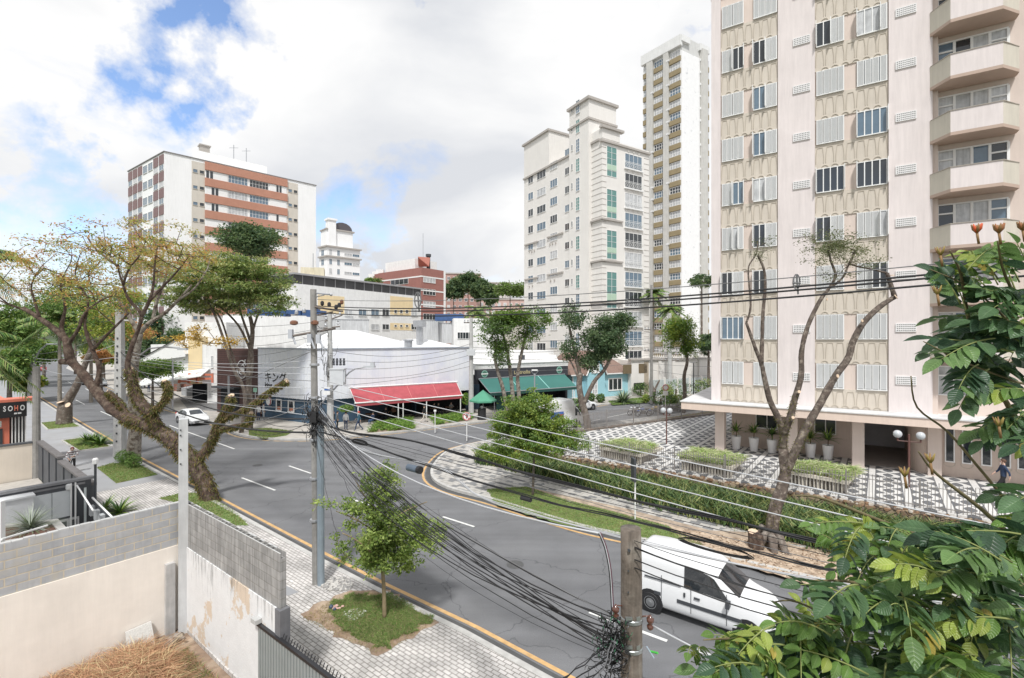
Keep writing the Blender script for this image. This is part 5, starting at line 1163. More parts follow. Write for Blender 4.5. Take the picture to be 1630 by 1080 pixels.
for i in range(K):
    x=400+i*8.5; y0=P(x,503,62); 
    b.box((y0.x,62+random.uniform(0,.6),y0.z+random.uniform(.2,.6)),(.75,1.4,random.uniform(.4,.9)),0,random.uniform(-.2,.2))
setp(b.build('blue_sheeting',mat('blue_tarp',C8(40,90,150),.5,.2,2,bump=.6,bscale=3),None,loc=tuple(P(455,503,62))),'crumpled blue sheeting laid along the top of the white hall','tarpaulin')
M_corr=mat('corrugated_pale',(.58,.59,.60),.6,.06,1,streak=.25)
def corr(name,x0,x1,y0,y1,Y,label,skew=.3,hv=.0):
    O=P(x0,541,Y); fr=Fr((O.x,Y),(1,skew)); L0=fr.u(x1); t=thing(name,label,'roof shed',(O.x,Y,0)); b=MB(); z0=fr.z(x0,y1);z1=fr.z(x0,y0); n=int(L0/.35)
    for i in range(n): b.fb(fr,L0*i/n,L0*(i+.55)/n,z0,z1,-.03,.03)
    b.fb(fr,0,L0,z0,z1,-4,-.03); b.build('corrugated_wall',M_corr,t)
    b=MB(); b.fb(fr,-.05,L0+.05,z1,z1+.1,-4,.08); b.build('roof_edge',M_metal,t)
corr('roof_shed',527,587,510,545,74,'pale corrugated plant shed on the roofs under the mustard panel')
corr('roof_shed',672,706,511,545,80,'narrow corrugated plant shed at the foot of the red brick block')
corr('roof_shed',704,724,516,548,78,'slanting corrugated plant shed beside the white terrace room')
t=thing('terrace_room','white terrace room with dark doors left of the tree by the green shop','building',(*P(722,541,75).xy,0)); fr=Fr(tuple(P(722,541,75).xy),(1,.2))
b=MB(); b.fb(fr,0,fr.u(800),0,fr.z(722,508),-6,0); b.build('wall',M_whiteW,t); winbox(fr,fr.u(728),fr.u(750),fr.z(740,541),fr.z(740,530),t,M_white,M_glass,5,0)
b=MB(); b.box(tuple(P(716,507,79)),(4.6,2,1.1)); setp(b.build('blue_cover',_m['blue_tarp'],None,loc=tuple(P(716,507,79))),'small blue cover on the roof edge by the red brick block','tarpaulin')
def hiproof(name,xl,xr,yb,px,py,Y0,Y1,label):
    a=P(xl,yb,Y0);c=P(xr,yb,Y0); z=a.z; w=MB(); rg=P(px,py,(Y0+Y1)/2)
    bx=[(a.x,Y0,z),(c.x,Y0,z),(c.x,Y1,z),(a.x,Y1,z)]
    hw=(c.x-a.x)*.12; vs=bx+[(rg.x-hw,(Y0+Y1)/2,rg.z),(rg.x+hw,(Y0+Y1)/2,rg.z)]
    w.add(vs,[(0,1,5,4),(2,3,4,5),(1,2,5),(3,0,4),(3,2,1,0)])
    t=thing(name,label,'roof',((a.x+c.x)/2,Y0,0)); w.build('roof_sheet',mat('white_roof_sheet',(.80,.80,.80),.6,.05,1,streak=.05),t)
    w=MB(); w.prism([(a.x+.3,Y0+.3),(c.x-.3,Y0+.3),(c.x-.3,Y1),(a.x+.3,Y1)],0,z); w.build('wall',M_whiteW,t)
hiproof('hipped_hall',470,640,556,548,527,56,70,'white hipped sheet roof behind the restaurant parapet, left one')
hiproof('hipped_hall',600,735,558,663,541,60,68,'white hipped sheet roof behind the restaurant parapet, right one')
b=MB(); q=P(650,552,58); b.tube([q-Vector((0,0,1)),q+Vector((0,0,.6))],.5,10); b.tube([q+Vector((0,0,.6)),q+Vector((0,0,.8))],.65,10); setp(b.build('roof_vent',M_metal,None,loc=tuple(q)),'stubby metal roof vent on the restaurant parapet','vent')
b=MB(); q=P(668,541,62); b.tube([q-Vector((0,0,1)),q+Vector((0,0,1.6))],.45,10); b.tube([q+Vector((0,0,1.6)),q+Vector((0,0,2.4))],.85,10); setp(b.build('roof_cowl',M_metal,None,loc=tuple(q)),'taller metal cowl with wide cap behind the restaurant parapet','vent')
t=thing('corner_restaurant','corner restaurant wrapped in translucent white cladding above a blue ground floor','restaurant',(*RW0,0))
M_wrap=mat('translucent_cladding',C8(228,232,240),.5,.03,.5,col2=C8(214,220,238),c2s=.35,c2t=(.45,.6),spec=.5)
M_blue=mat('blue_boards',C8(52,92,122),.7,.12,2,streak=.1)
M_brown=mat('brown_slats',C8(88,52,46),.7,.12,2,streak=.2)
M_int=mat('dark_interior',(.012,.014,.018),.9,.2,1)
RUe=RWf.u(748); LW=RLf2.u(416); LB=RLf2.u(350)
arc=[]; rd=1.6
pA=RWf.pt(rd,.35,0).xy; pB=RLf2.pt(rd,.35,0).xy; cc=isect(pA,c_,pB,(-.87,.49)); cor=Vector(cc)
bez=[(pB*(1-s)**2+cor*2*s*(1-s)+pA*s*s) for s in [i/10 for i in range(11)]]
outline=[RLf2.pt(LW,.35,0).xy]+bez+[RWf.pt(RUe,.35,0).xy]
b=MB(); poly=[tuple(p) for p in outline]+[tuple(RWf.pt(RUe,-3,0).xy),tuple((cor+Vector((0,6))).xy) ,tuple(RLf2.pt(LW,-3,0).xy)]
b.prism(poly,2.45,7.3); b.build('cladding',M_wrap,t)
b=MB()
acc=0
for i in range(len(outline)-1):
    a=outline[i];c=outline[i+1]; d=(c-a); L0=d.length; dn=d.normalized(); nn=Vector((dn.y,-dn.x)); 
    if nn.dot(-a)<0: nn=-nn
    k=0
    while k<L0:
        p=a+dn*k; q=p+dn*.03; b.hexa([(*p,2.4),(*q,2.4),(*(q+nn*.02),2.4),(*(p+nn*.02),2.4)][::-1],[(*p,7.3),(*q,7.3),(*(q+nn*.02),7.3),(*(p+nn*.02),7.3)][::-1]); k+=.62
b.build('cladding_seams',mat('seam',C8(218,223,234),.5,.02),t)
b=MB(); top=[tuple(p) for p in offs([tuple(p) for p in outline],.12)]; bot=[tuple(p) for p in offs([tuple(p) for p in outline],-.12)]
for i in range(len(top)-1):
    q=[top[i],top[i+1],bot[i+1],bot[i]]; ar=sum(q[j][0]*q[(j+1)%4][1]-q[(j+1)%4][0]*q[j][1] for j in range(4)); q=q if ar>0 else q[::-1]
    b.hexa([(x,y,7.3) for x,y in q],[(x,y,7.42) for x,y in q])
b.build('parapet_cap',mat('cap_blue_grey',(.40,.44,.50),.5,.1),t)
b=MB(); b.prism([tuple(RLf2.pt(LW-.2,.05,0).xy)]+[tuple((p+ (Vector((RW0.x,RW0.y+3))-p).normalized()*.35)) for p in bez]+[tuple(RWf.pt(5.2,0.05,0).xy),tuple(RWf.pt(5.2,-2,0).xy),tuple((cor+Vector((0,5))).xy),tuple(RLf2.pt(LW-.2,-2,0).xy)],.12,2.44); b.build('blue_wall',M_blue,t)
b=MB()
for z in (.5,.8,1.1,1.4,1.7,2.0,2.3): b.fb(RLf2,2,LW-.3,z,z+.015,.05,.065)
b.build('board_joint',M_char,t)
for x0,x1 in ((440,449),(459,469)):
    f=winbox(RLf2,RLf2.u(x1,.05),RLf2.u(x0,.05),1.0,2.2,t,M_white,M_glass,1,0,d=.06,fw=.12)
    b=MB(); a=RLf2.u(x1-1.5,.05); c=RLf2.u(x0+2,.05); b.fb(RLf2,a,c,1.1,1.45,.08,.085); b.build('menu_board',mat('orange_board',C8(200,110,60),.7,.1),f)
b=MB(); q=RLf2.pt(RLf2.u(429,.1),.12,1.9); b.lathe([(.42,0),(.42,.08)],q,20,0,RLf2.n); rs=b.build('round_sign',M_white,t)
b=MB(); 
ang=[math.pi*1.5+math.pi*i/8 for i in range(9)]; s=RLf2.u_*-1
b.add([q+RLf2.n*.09+s*(.42*math.cos(a))+Vector((0,0,.42*math.sin(a))) for a in ang]+[q+RLf2.n*.09+s*(.26*math.cos(a))+Vector((0,0,.42*math.sin(a)*.9)) for a in ang[::-1]],[tuple(range(18))]); b.build('red_crescent',mat('sign_red',C8(190,40,50),.6,.05),rs)
b=MB(); b.fb(RLf2,LW,LB,.12,7.22,-2.0,.3); b.build('brown_panel',M_brown,t)
b=MB()
for i in range(30): b.fb(RLf2,LW,LB,.4+i*.225,.425+i*.225,.3,.32)
b.build('slat_joint',mat('slat_joint_brown',(.035,.02,.018),.8,.1),t)  # near-black brown lines marking the joints between slats
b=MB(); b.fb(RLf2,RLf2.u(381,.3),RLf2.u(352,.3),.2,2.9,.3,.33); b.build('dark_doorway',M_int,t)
b=MB(); b.fb(RLf2,RLf2.u(384,.3),RLf2.u(348,.3),2.95,3.1,.3,1.1); b.build('door_canopy',M_char,t)
q=RLf2.pt(RLf2.u(385,.34),.34,5.05); s=-RLf2.u_
b=MB(); 
ring=[q+s*(.85*math.cos(a))+Vector((0,0,.95*math.sin(a))) for a in [2*math.pi*i/24 for i in range(25)]]; b.tube(ring[2:23],.05,5,cap=False)
b.tube([q+s*x+Vector((0,0,z)) for x,z in ((-.5,-.35),(-.2,-.5),(.3,-.5),(.5,-.3))],.07,5)
b.hexa([tuple(q+s*x+Vector((0,0,z))) for x,z in ((-.3,-.3),(.4,-.3),(.4,-.3),(-.3,-.3))],[tuple(q+s*x+RLf2.n*.04*y+Vector((0,0,z))) for x,z,y in ((-.4,.1,0),(.5,.1,0),(.5,.1,1),(-.4,.1,1))])
b.tube([q+s*x+Vector((0,0,z)) for x,z in ((.1,.4),(.5,.7),(.62,1.05))],.07,5); b.tube([q+s*x+Vector((0,0,z)) for x,z in ((-.15,.35),(.2,.55),(.45,.3))],.06,5)
b.build('emblem',M_white,t)
M_blk=mat('black_lettering',(.01,.01,.01),.6,.0)
sx_=RLf2
text('キング',RLf2,RLf2.u(421,.37),4.0,1.12,M_blk,t,.37,name='lettering',sx=1.05)
text('king',RLf2,RLf2.u(421.5,.37),3.35,.72,M_blk,t,.37,name='lettering',sx=1.0)
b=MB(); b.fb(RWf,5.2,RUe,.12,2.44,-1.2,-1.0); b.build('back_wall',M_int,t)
b=MB(); b.fb(RWf,5.2,7.0,.12,2.44,.0,.08); b.fb(RWf,RUe-.4,RUe+1.2,.12,3.0,-.3,.1); b.fb(RWf,10,10.15,.12,2.44,-1.0,.1); b.build('dark_blue_wall',mat('navy_boards',(.03,.055,.085),.7,.2,2),t)
aw0,aw1=RWf.u(557,.36),RWf.u(727,.36)
zt0=RWf.z(557,621,.36); zt1=RWf.z(727,610,.36); zt0=(zt0+zt1)/2
dF=2.55; zfr=RWf.z(568,645,dF); zfr2=RWf.z(735,629,dF); zfr=(zfr+zfr2)/2
f0,f1=RWf.u(566,dF),RWf.u(736,dF)
M_red=mat('red_canvas',(.42,.085,.10),.85,.14,1.5,streak=.1)
aw=thing('red_awning','long red canvas awning over the restaurant terrace','awning',tuple(RWf.pt((aw0+aw1)/2,1.2,0)))
b=MB(); n=4
def quad_slab(b,p,mi=0,th=.04):
    b.hexa([v-Vector((0,0,th)) for v in p],p,mi)
def aw_pt(q,dd,z): return RWf.pt(aw0+(aw1-aw0)*q*(1-0)+ (0),dd,z)
pts=[RWf.pt(f0,dF,zfr),RWf.pt(f1,dF,zfr),RWf.pt(aw1,.36,zt0),RWf.pt(aw0,.36,zt0)]
quad_slab(b,pts); b.build('canvas',M_red,aw)
b=MB()
for i in range(1,4):
    q=i/4+ .0; p0=RWf.pt(f0+(f1-f0)*q,dF,zfr+.015); p1=RWf.pt(aw0+(aw1-aw0)*q,.36,zt0+.015); b.tube([p0,p1],.03,4)
b.build('seam',mat('red_seam',C8(222,110,110),.8,.05),aw)
b=MB(); b.tube([RWf.pt(f0-.1,dF,zfr),RWf.pt(f1+.1,dF,zfr)],.07,8); b.tube([RWf.pt(aw0-.1,.36,zt0+.1),RWf.pt(aw1+.1,.36,zt0+.1)],.06,8); b.tube([RWf.pt(f0,dF,zfr),RWf.pt(aw0,.36,zt0)],.03,6); b.tube([RWf.pt(f1,dF,zfr),RWf.pt(aw1,.36,zt0)],.03,6); b.build('white_bar',M_white,aw)
b=MB(); b.fb(RWf,f0+.05,f1-.05,zfr-.32,zfr-.06,dF-.01,dF+.01); b.build('valance',M_red,aw)
for px in (570,634,641.7,679,733):
    u_=RWf.u(px,2.5); b=MB(); b.tube([RWf.pt(u_,2.5,.12),RWf.pt(u_,2.5,zfr)],.055,8); b.build('post',M_white,aw)
sheet('terrace_deck',[tuple(RWf.pt(5,0,0).xy),tuple(RWf.pt(RUe,0,0).xy),tuple(RWf.pt(RUe,2.6,0).xy),tuple(RWf.pt(5,2.6,0).xy)],.13,mat('deck_dark',(.12,.11,.10),.8,.2))
for i,(px,dd) in enumerate(((588,1.2),(608,1.6),(624,.9),(690,1.2),(715,1.3))):
    q=RWf.pt(RWf.u(px,dd),dd,.12); tt=thing('cafe_table',['round dark table at the left end under the red awning','dark table second from left under the red awning','dark table at the middle of the red awning','dark table right of the restaurant entrance','dark table at the right end under the red awning'][i],'table',tuple(q),'tables under the red awning')
    b=MB(); b.lathe([(.42,.72),(.42,.76)],q,14); b.build('table_top',mat('table_wood',(.16,.09,.05),.5,.2),tt); b=MB(); b.tube([q,q+Vector((0,0,.72))],.035,6); b.lathe([(.25,0),(.25,.03)],q,10); b.build('pedestal',M_black,tt)
    for s in (-1,1):
        cq=q+RWf.u_*.72*s; ch=thing('terrace_chair',f'black chair on the {"left" if s<0 else "right"} side of the '+['leftmost','second','middle','fourth','rightmost'][i]+' terrace table','chair',tuple(cq),'terrace chairs')
        b=MB(); b.box((cq.x,cq.y,cq.z+.45),(.42,.42,.04)); b.build('seat',M_black,ch); b=MB(); b.box((cq.x+RWf.u_.x*.2*s,cq.y+RWf.u_.y*.2*s,cq.z+.7),(.04,.42,.4),0,math.atan2(RWf.u_.y,RWf.u_.x)); b.build('backrest',M_black,ch)
        b=MB()
        for ax in (-.18,.18):
            for ay in (-.18,.18): b.tube([cq+Vector((ax,ay,0)),cq+Vector((ax,ay,.44))],.015,4)
        b.build('legs',M_black,ch)
for px,lb in (([(586,690),(603,689),(658,685),(655,669),(640,671),(598,676)],'bright green agapanthus hedge left of the restaurant entrance'),([(690,678),(752,670),(750,662),(735,661),(688,667)],'bright green agapanthus hedge right of the restaurant entrance')):
    poly=[G(*p,.12) for p in px]; sheet('planting_bed',poly,.128,M_soil)
    blades('agapanthus_hedge',poly,.12,3200,.55,.05,[mat('hedge_bright',(.13,.26,.03),.6,.1),mat('hedge_lime',(.22,.34,.05),.6,.1),mat('hedge_mid',(.08,.17,.03),.6,.1)],lean=1.0,clump=30,label=lb,cat='hedge',group='hedges before the restaurant')
sheet('entrance_deck',[G(*p,.12) for p in [(655,685),(692,680),(690,668),(655,671)]],.133,paving('deck_boards',(.52,.48,.45),(.45,.42,.39),(.25,.23,.2),1,3,.15,-.59,mortar=.02,offset=0))
def shrub(name,c,r,n,mats,label,cat='shrub',sq=(1,1,1),group=None,leaf=.12,stem=True):
    """a round bush: leaf shell over an uneven ball"""
    t=thing(name,label,cat,tuple(c),group); D=rdir(n); rad=r*rng.uniform(.72,1.05,n)*(1+.12*np.sin(D[:,0]*5+D[:,2]*7)); C=np.array(c)+np.array([0,0,r*sq[2]])+D*rad[:,None]*np.array(sq)
    V,Fc=leaves_at(C,leaf,.5); m=rng.integers(0,len(mats),n); npmesh('foliage',V,Fc,mats,np.concatenate([m,m]),parent=t)
    b=MB(); b.tube([Vector(c),Vector(c)+Vector((0,0,r*sq[2]))],r*.08+.02,5); b.build('stem',mat('stem_brown',(.14,.10,.06),.9,.2),t); return t
SG=[mat('shrub_green',(.10,.20,.04),.7,.1),mat('shrub_mid',(.17,.27,.06),.7,.1),mat('shrub_dark',(.035,.075,.02),.7,.1)]
SGy=[mat('shrub_lime',(.26,.36,.06),.7,.1),mat('shrub_yell',(.34,.36,.08),.7,.1),SG[1]]
q=RWf.pt(RWf.u(551,1.6),1.6,1.0); shrub('potted_tree',(q.x,q.y,q.z+.3),.55,900,[_m['hedge_lime'],_m['hedge_bright']],'lime green potted shrub at the left end of the red awning',sq=(1.3,1.3,.6))
q=RWf.pt(RWf.u(741,1.2),1.2,.9); shrub('potted_tree',(q.x,q.y,q.z),.6,900,[_m['hedge_lime'],_m['hedge_bright']],'lime green potted shrub by the right end of the red awning',sq=(1,1,1.1))
g0=RWf.u(757,.0); g1=RWf.u(903,.0)
t=thing('bakery_shop','low shop with black fascia and twin round green emblems','shop',tuple(RWf.pt(g0,0,0)))
M_fas=mat('charcoal_fascia',(.045,.045,.055),.7,.1)
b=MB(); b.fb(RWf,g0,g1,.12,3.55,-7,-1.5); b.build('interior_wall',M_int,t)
b=MB(); b.fb(RWf,g0,g1,3.5,4.75,-.3,.12); b.fb(RWf,g0,g0+.4,.12,3.5,-1.5,0); b.fb(RWf,g1-.3,g1,.12,3.5,-1.5,0); b.build('fascia',M_fas,t)
b=MB(); b.fb(RWf,g0-.1,g1+.1,4.75,5.3,-8,.05); b.fb(RWf,g0-.1,g1+.1,5.3,5.4,-8,.15); b.build('roof_upstand',M_whiteW,t)
b=MB(); b.fb(RWf,g0+1,g1+.5,5.4,6.7,-9,-3.5); b.build('rear_wall',M_whiteW,t)
for u_,z_ in ((g0+5,5.9),(g0+8.5,5.8)): b=MB(); b.fb(RWf,u_,u_+1.0,z_-.25,z_+.35,-3.5,-3.45); b.build('rear_vent',M_char,t)
M_em=mat('emblem_green',C8(120,190,170),.6,.05)
for px in (771.3,890.2):
    q=RWf.pt(RWf.u(px,.13),.13,4.2 if px<800 else 4.25); rr_=.42 if px<800 else .46
    b=MB(); b.lathe([(rr_,0),(rr_,.03)],q,20,0,RWf.n); e=b.build('emblem',M_em,t)
    b=MB(); b.fb(RWf,RWf.u(px,.13)-rr_*1.12,RWf.u(px,.13)+rr_*1.12,q.z-.06,q.z+.06,.16,.18); 
    b.build('emblem_band',M_white,e)
    b=MB(); b.lathe([(rr_*.78,.031),(rr_*.78,.035)],q,20,0,RWf.n); b.build('emblem_disc',mat('emblem_deep',C8(60,120,100),.6,.1),e)
M_gold=mat('gold_lettering',C8(206,186,120),.4,.05,metal=.3)
text('La',RWf,RWf.u(818,.13),4.0,.62,M_gold,t,.13)
text('trıollıs',RWf,RWf.u(827,.13),4.0,.62,M_gold,t,.13,sx=1.05)
aw=thing('green_awning','wide green canvas awning below the black fascia','awning',tuple(RWf.pt((g0+g1)/2,1.5,0)))
M_gr=mat('green_canvas',C8(22,120,110),.8,.06,1)
dG=2.9; a0,a1=RWf.u(762,.15),RWf.u(899,.15); z1_=3.62; e0,e1=RWf.u(780,dG),RWf.u(918,dG); zf_=(RWf.z(780,627,dG)+RWf.z(918,616.5,dG))/2
b=MB(); quad_slab(b,[RWf.pt(e0,dG,zf_),RWf.pt(e1,dG,zf_),RWf.pt(a1,.15,z1_),RWf.pt(a0,.15,z1_)]); b.build('canvas',M_gr,aw)
b=MB()
for q in (.33,.66): b.tube([RWf.pt(e0+(e1-e0)*q,dG,zf_+.02),RWf.pt(a0+(a1-a0)*q,.15,z1_+.02)],.05,4)
b.build('seam',mat('aqua_seam',C8(130,215,205),.7,.05),aw)
b=MB(); b.fb(RWf,e0,e1,zf_-.35,zf_-.02,dG-.01,dG+.02); b.build('valance',mat('green_valance',C8(10,84,76),.8,.05),aw)
b=MB(); b.tube([RWf.pt(e0,dG,zf_),RWf.pt(e1,dG,zf_)],.05,6); b.tube([RWf.pt(e0,dG,zf_),RWf.pt(a0,.15,z1_)],.04,6); b.tube([RWf.pt(a0,.15,z1_+.05),RWf.pt(a1,.15,z1_+.05)],.05,6); b.build('grey_bar',M_metal,aw)
b=MB(); b.fb(RWf,e0+1.2,e0+4.2,.12,2.2,dG-.6,dG-.55); b.build('side_screen',_m['green_valance'],aw)
for q in (.05,.98): b=MB(); p=RWf.pt(e0+(e1-e0)*q,dG-.1,.12); b.tube([p,(p.x,p.y,zf_)],.05,6); b.build('post',M_white if q>.5 else M_metal,aw)
q=G(769,668,.12); t=thing('parasol','green market parasol beside the concrete pole','parasol',tuple(q))
b=MB(); zt=H0-(622-HY)/F*q.y; zb=H0-(638-HY)/F*q.y; n=6; R0=1.4
rim=[q+Vector((R0*math.cos(2*math.pi*i/n+.2),R0*math.sin(2*math.pi*i/n+.2),zb-q.z)) for i in range(n)]; ap=Vector((q.x,q.y,zt))
b.add([ap]+rim+[r-Vector((0,0,.16)) for r in rim]+[ap-Vector((0,0,.1))],[(0,1+i,1+(i+1)%n) for i in range(n)]+[(1+i,1+n+i,1+n+(i+1)%n,1+(i+1)%n) for i in range(n)]+[(2*n+1,1+n+(i+1)%n,1+n+i) for i in range(n)])
b.build('canopy',mat('parasol_green',C8(40,160,120),.8,.06),t)
b=MB(); b.tube([q,(q.x,q.y,zt-.05)],.04,6); b.build('pole',M_metal,t)
t=thing('cloth_table','small high table under a black cloth below the green parasol','table',(q.x,q.y-.1,.12))
b=MB(); b.lathe([(.48,0),(.42,.5),(.42,1.1),(.42,1.13)],(q.x-.1,q.y-.35,.12),12); b.build('black_cloth',M_black,t); b=MB(); b.lathe([(.1,1.13),(.16,1.3),(.12,1.35)],(q.x-.1,q.y-.35,.12),8); b.build('flower_bowl',M_white,t)
M_lb=mat('light_blue_boards',C8(134,204,220),.75,.06,1); M_tile2=mat('brown_roof_tiles',(.24,.16,.13),.85,.25,6,bump=.5,bscale=8)
HF=Fr((8.2,64.5),(.87,.49)); hL=HF.u(1003)-.2
t=thing('light_blue_house','light blue gabled cottage with brown tiled roof behind the forked street tree','house',tuple(HF.pt(3,0,0)))
b=MB(); b.fb(HF,0,hL,.1,3.6,-7,0); b.build('wall',M_lb,t)
zr=H0-(562-HY)/F*71; 
b=MB()
A=HF.pt(-.5,.4,3.45);B=HF.pt(hL+.4,.4,3.45);C=HF.pt(hL-2.2,-3.5,zr);D=HF.pt(.8,-3.5,zr);E=HF.pt(hL+.4,-7.4,3.45);Fp=HF.pt(-.5,-7.4,3.45)
up_=Vector((0,0,.12)); b.add([A,B,C,D,E,Fp]+[v-up_ for v in (A,B,C,D,E,Fp)],[(0,1,2,3),(1,4,2),(4,5,3,2),(5,0,3),(7,6,11,10),(6,7,1,0),(7,10,4,1)]); b.build('roof',M_tile2,t)
gx0,gx1=HF.u(935,.9),HF.u(963,.9); gm_=(gx0+gx1)/2; zg=HF.z(948,563,.9)
b=MB(); b.add([HF.pt(gx0,.9,.1),HF.pt(gx1,.9,.1),HF.pt(gx1,.9,3.6),HF.pt(gm_,.9,zg),HF.pt(gx0,.9,3.6),HF.pt(gx0,-3,.1),HF.pt(gx1,-3,.1),HF.pt(gx1,-3,3.6),HF.pt(gm_,-3,zg),HF.pt(gx0,-3,3.6)],[(0,1,2,3,4),(1,6,7,2),(5,0,4,9),(3,2,7,8),(4,3,8,9)]); b.build('front_gable',M_lb,t)
b=MB()
for s,(ga_,gb_) in enumerate((((gx0-.3,3.3),(gm_,zg+.12)),((gm_,zg+.12),(gx1+.3,3.3)))):
    p=[HF.pt(ga_[0],1.1,ga_[1]),HF.pt(gb_[0],1.1,gb_[1]),HF.pt(gb_[0],-3.2,gb_[1]),HF.pt(ga_[0],-3.2,ga_[1])]; b.hexa([v for v in p],[v+Vector((0,0,.12)) for v in p])
b.build('gable_roof',M_tile2,t)
b=MB(); b.tube([HF.pt(gx0-.3,1.12,3.3),HF.pt(gm_,1.12,zg+.15),HF.pt(gx1+.3,1.12,3.3)],.09,4); b.fb(HF,-.5,hL+.4,3.30,3.45,.35,.5); b.fb(HF,hL-.15,hL,.1,3.4,0,.06); b.fb(HF,0,.12,.1,3.4,0,.06); b.build('white_trim',M_white,t)
winbox(HF,HF.u(968,0),HF.u(990,0),.9,2.7,t,M_white,M_glass,3,0,d=.0,fw=.14); winbox(HF,HF.u(942,.9),HF.u(951,.9),.15,2.6,t,M_white,M_glassc,2,3,d=.9,fw=.12,name='front_door')
winbox(HF,HF.u(941,.9),HF.u(954,.9),3.6,4.9,t,M_white,M_white,1,0,d=.9)
b=MB(); p0=HF.pt(-2.6,-2,3.2); b.add([HF.pt(-4.0,-1,2.8),HF.pt(-.2,-1,2.8),HF.pt(-2.0,-1,zr-.2),HF.pt(-4.0,-5,2.8),HF.pt(-.2,-5,2.8),HF.pt(-2.0,-5,zr-.2)],[(0,1,2),(5,4,3),(0,2,5,3),(2,1,4,5),(0,3,4,1)]); b.build('side_gable',M_whiteW,t)
M_bark=mat('grey_bark',(.15,.12,.10),.95,.4,5,bump=.8,bscale=14,col2=(.34,.31,.27),c2s=3,c2t=(.5,.7))
M_barkr=mat('reddish_bark',(.085,.055,.042),.95,.5,6,bump=1,bscale=16,col2=(.17,.13,.10),c2s=4,c2t=(.48,.62))
M_barkl=mat('lichen_bark',(.30,.27,.23),.95,.4,6,bump=.8,bscale=12,col2=(.12,.09,.07),c2s=3.5,c2t=(.48,.58))
M_cut=mat('fresh_cut_wood',C8(226,190,150),.8,.15,8)
def lf(name,*cols,rough=.65): return [leafy(mat(f'{name}_leaf_{"abcde"[i]}',tuple(v*1.12 for v in c),rough,.08,.5)) for i,c in enumerate(cols)]
L_or=lf('autumn',(.46,.24,.10),(.50,.33,.12),(.38,.35,.11),(.23,.27,.08),(.46,.22,.11))
L_gr=lf('green',(.11,.20,.05),(.17,.27,.07),(.075,.145,.035),(.24,.32,.09))
L_mo=lf('umbrella',(.19,.27,.09),(.28,.34,.14),(.13,.20,.07),(.36,.38,.18))
L_dk=lf('dark',(.07,.125,.06),(.10,.165,.075),(.05,.09,.045),(.15,.21,.10))
L_yg=lf('yellowgreen',(.24,.30,.05),(.16,.24,.04),(.34,.34,.07),(.10,.17,.03))
L_st=lf('street',(.18,.26,.06),(.27,.36,.09),(.12,.19,.045),(.34,.42,.13))
L_pn=lf('pine',(.075,.13,.055),(.11,.17,.075),(.05,.095,.045),(.15,.20,.09))
L_far=lf('far',(.09,.13,.06),(.13,.17,.08),(.06,.10,.05),(.17,.19,.08))
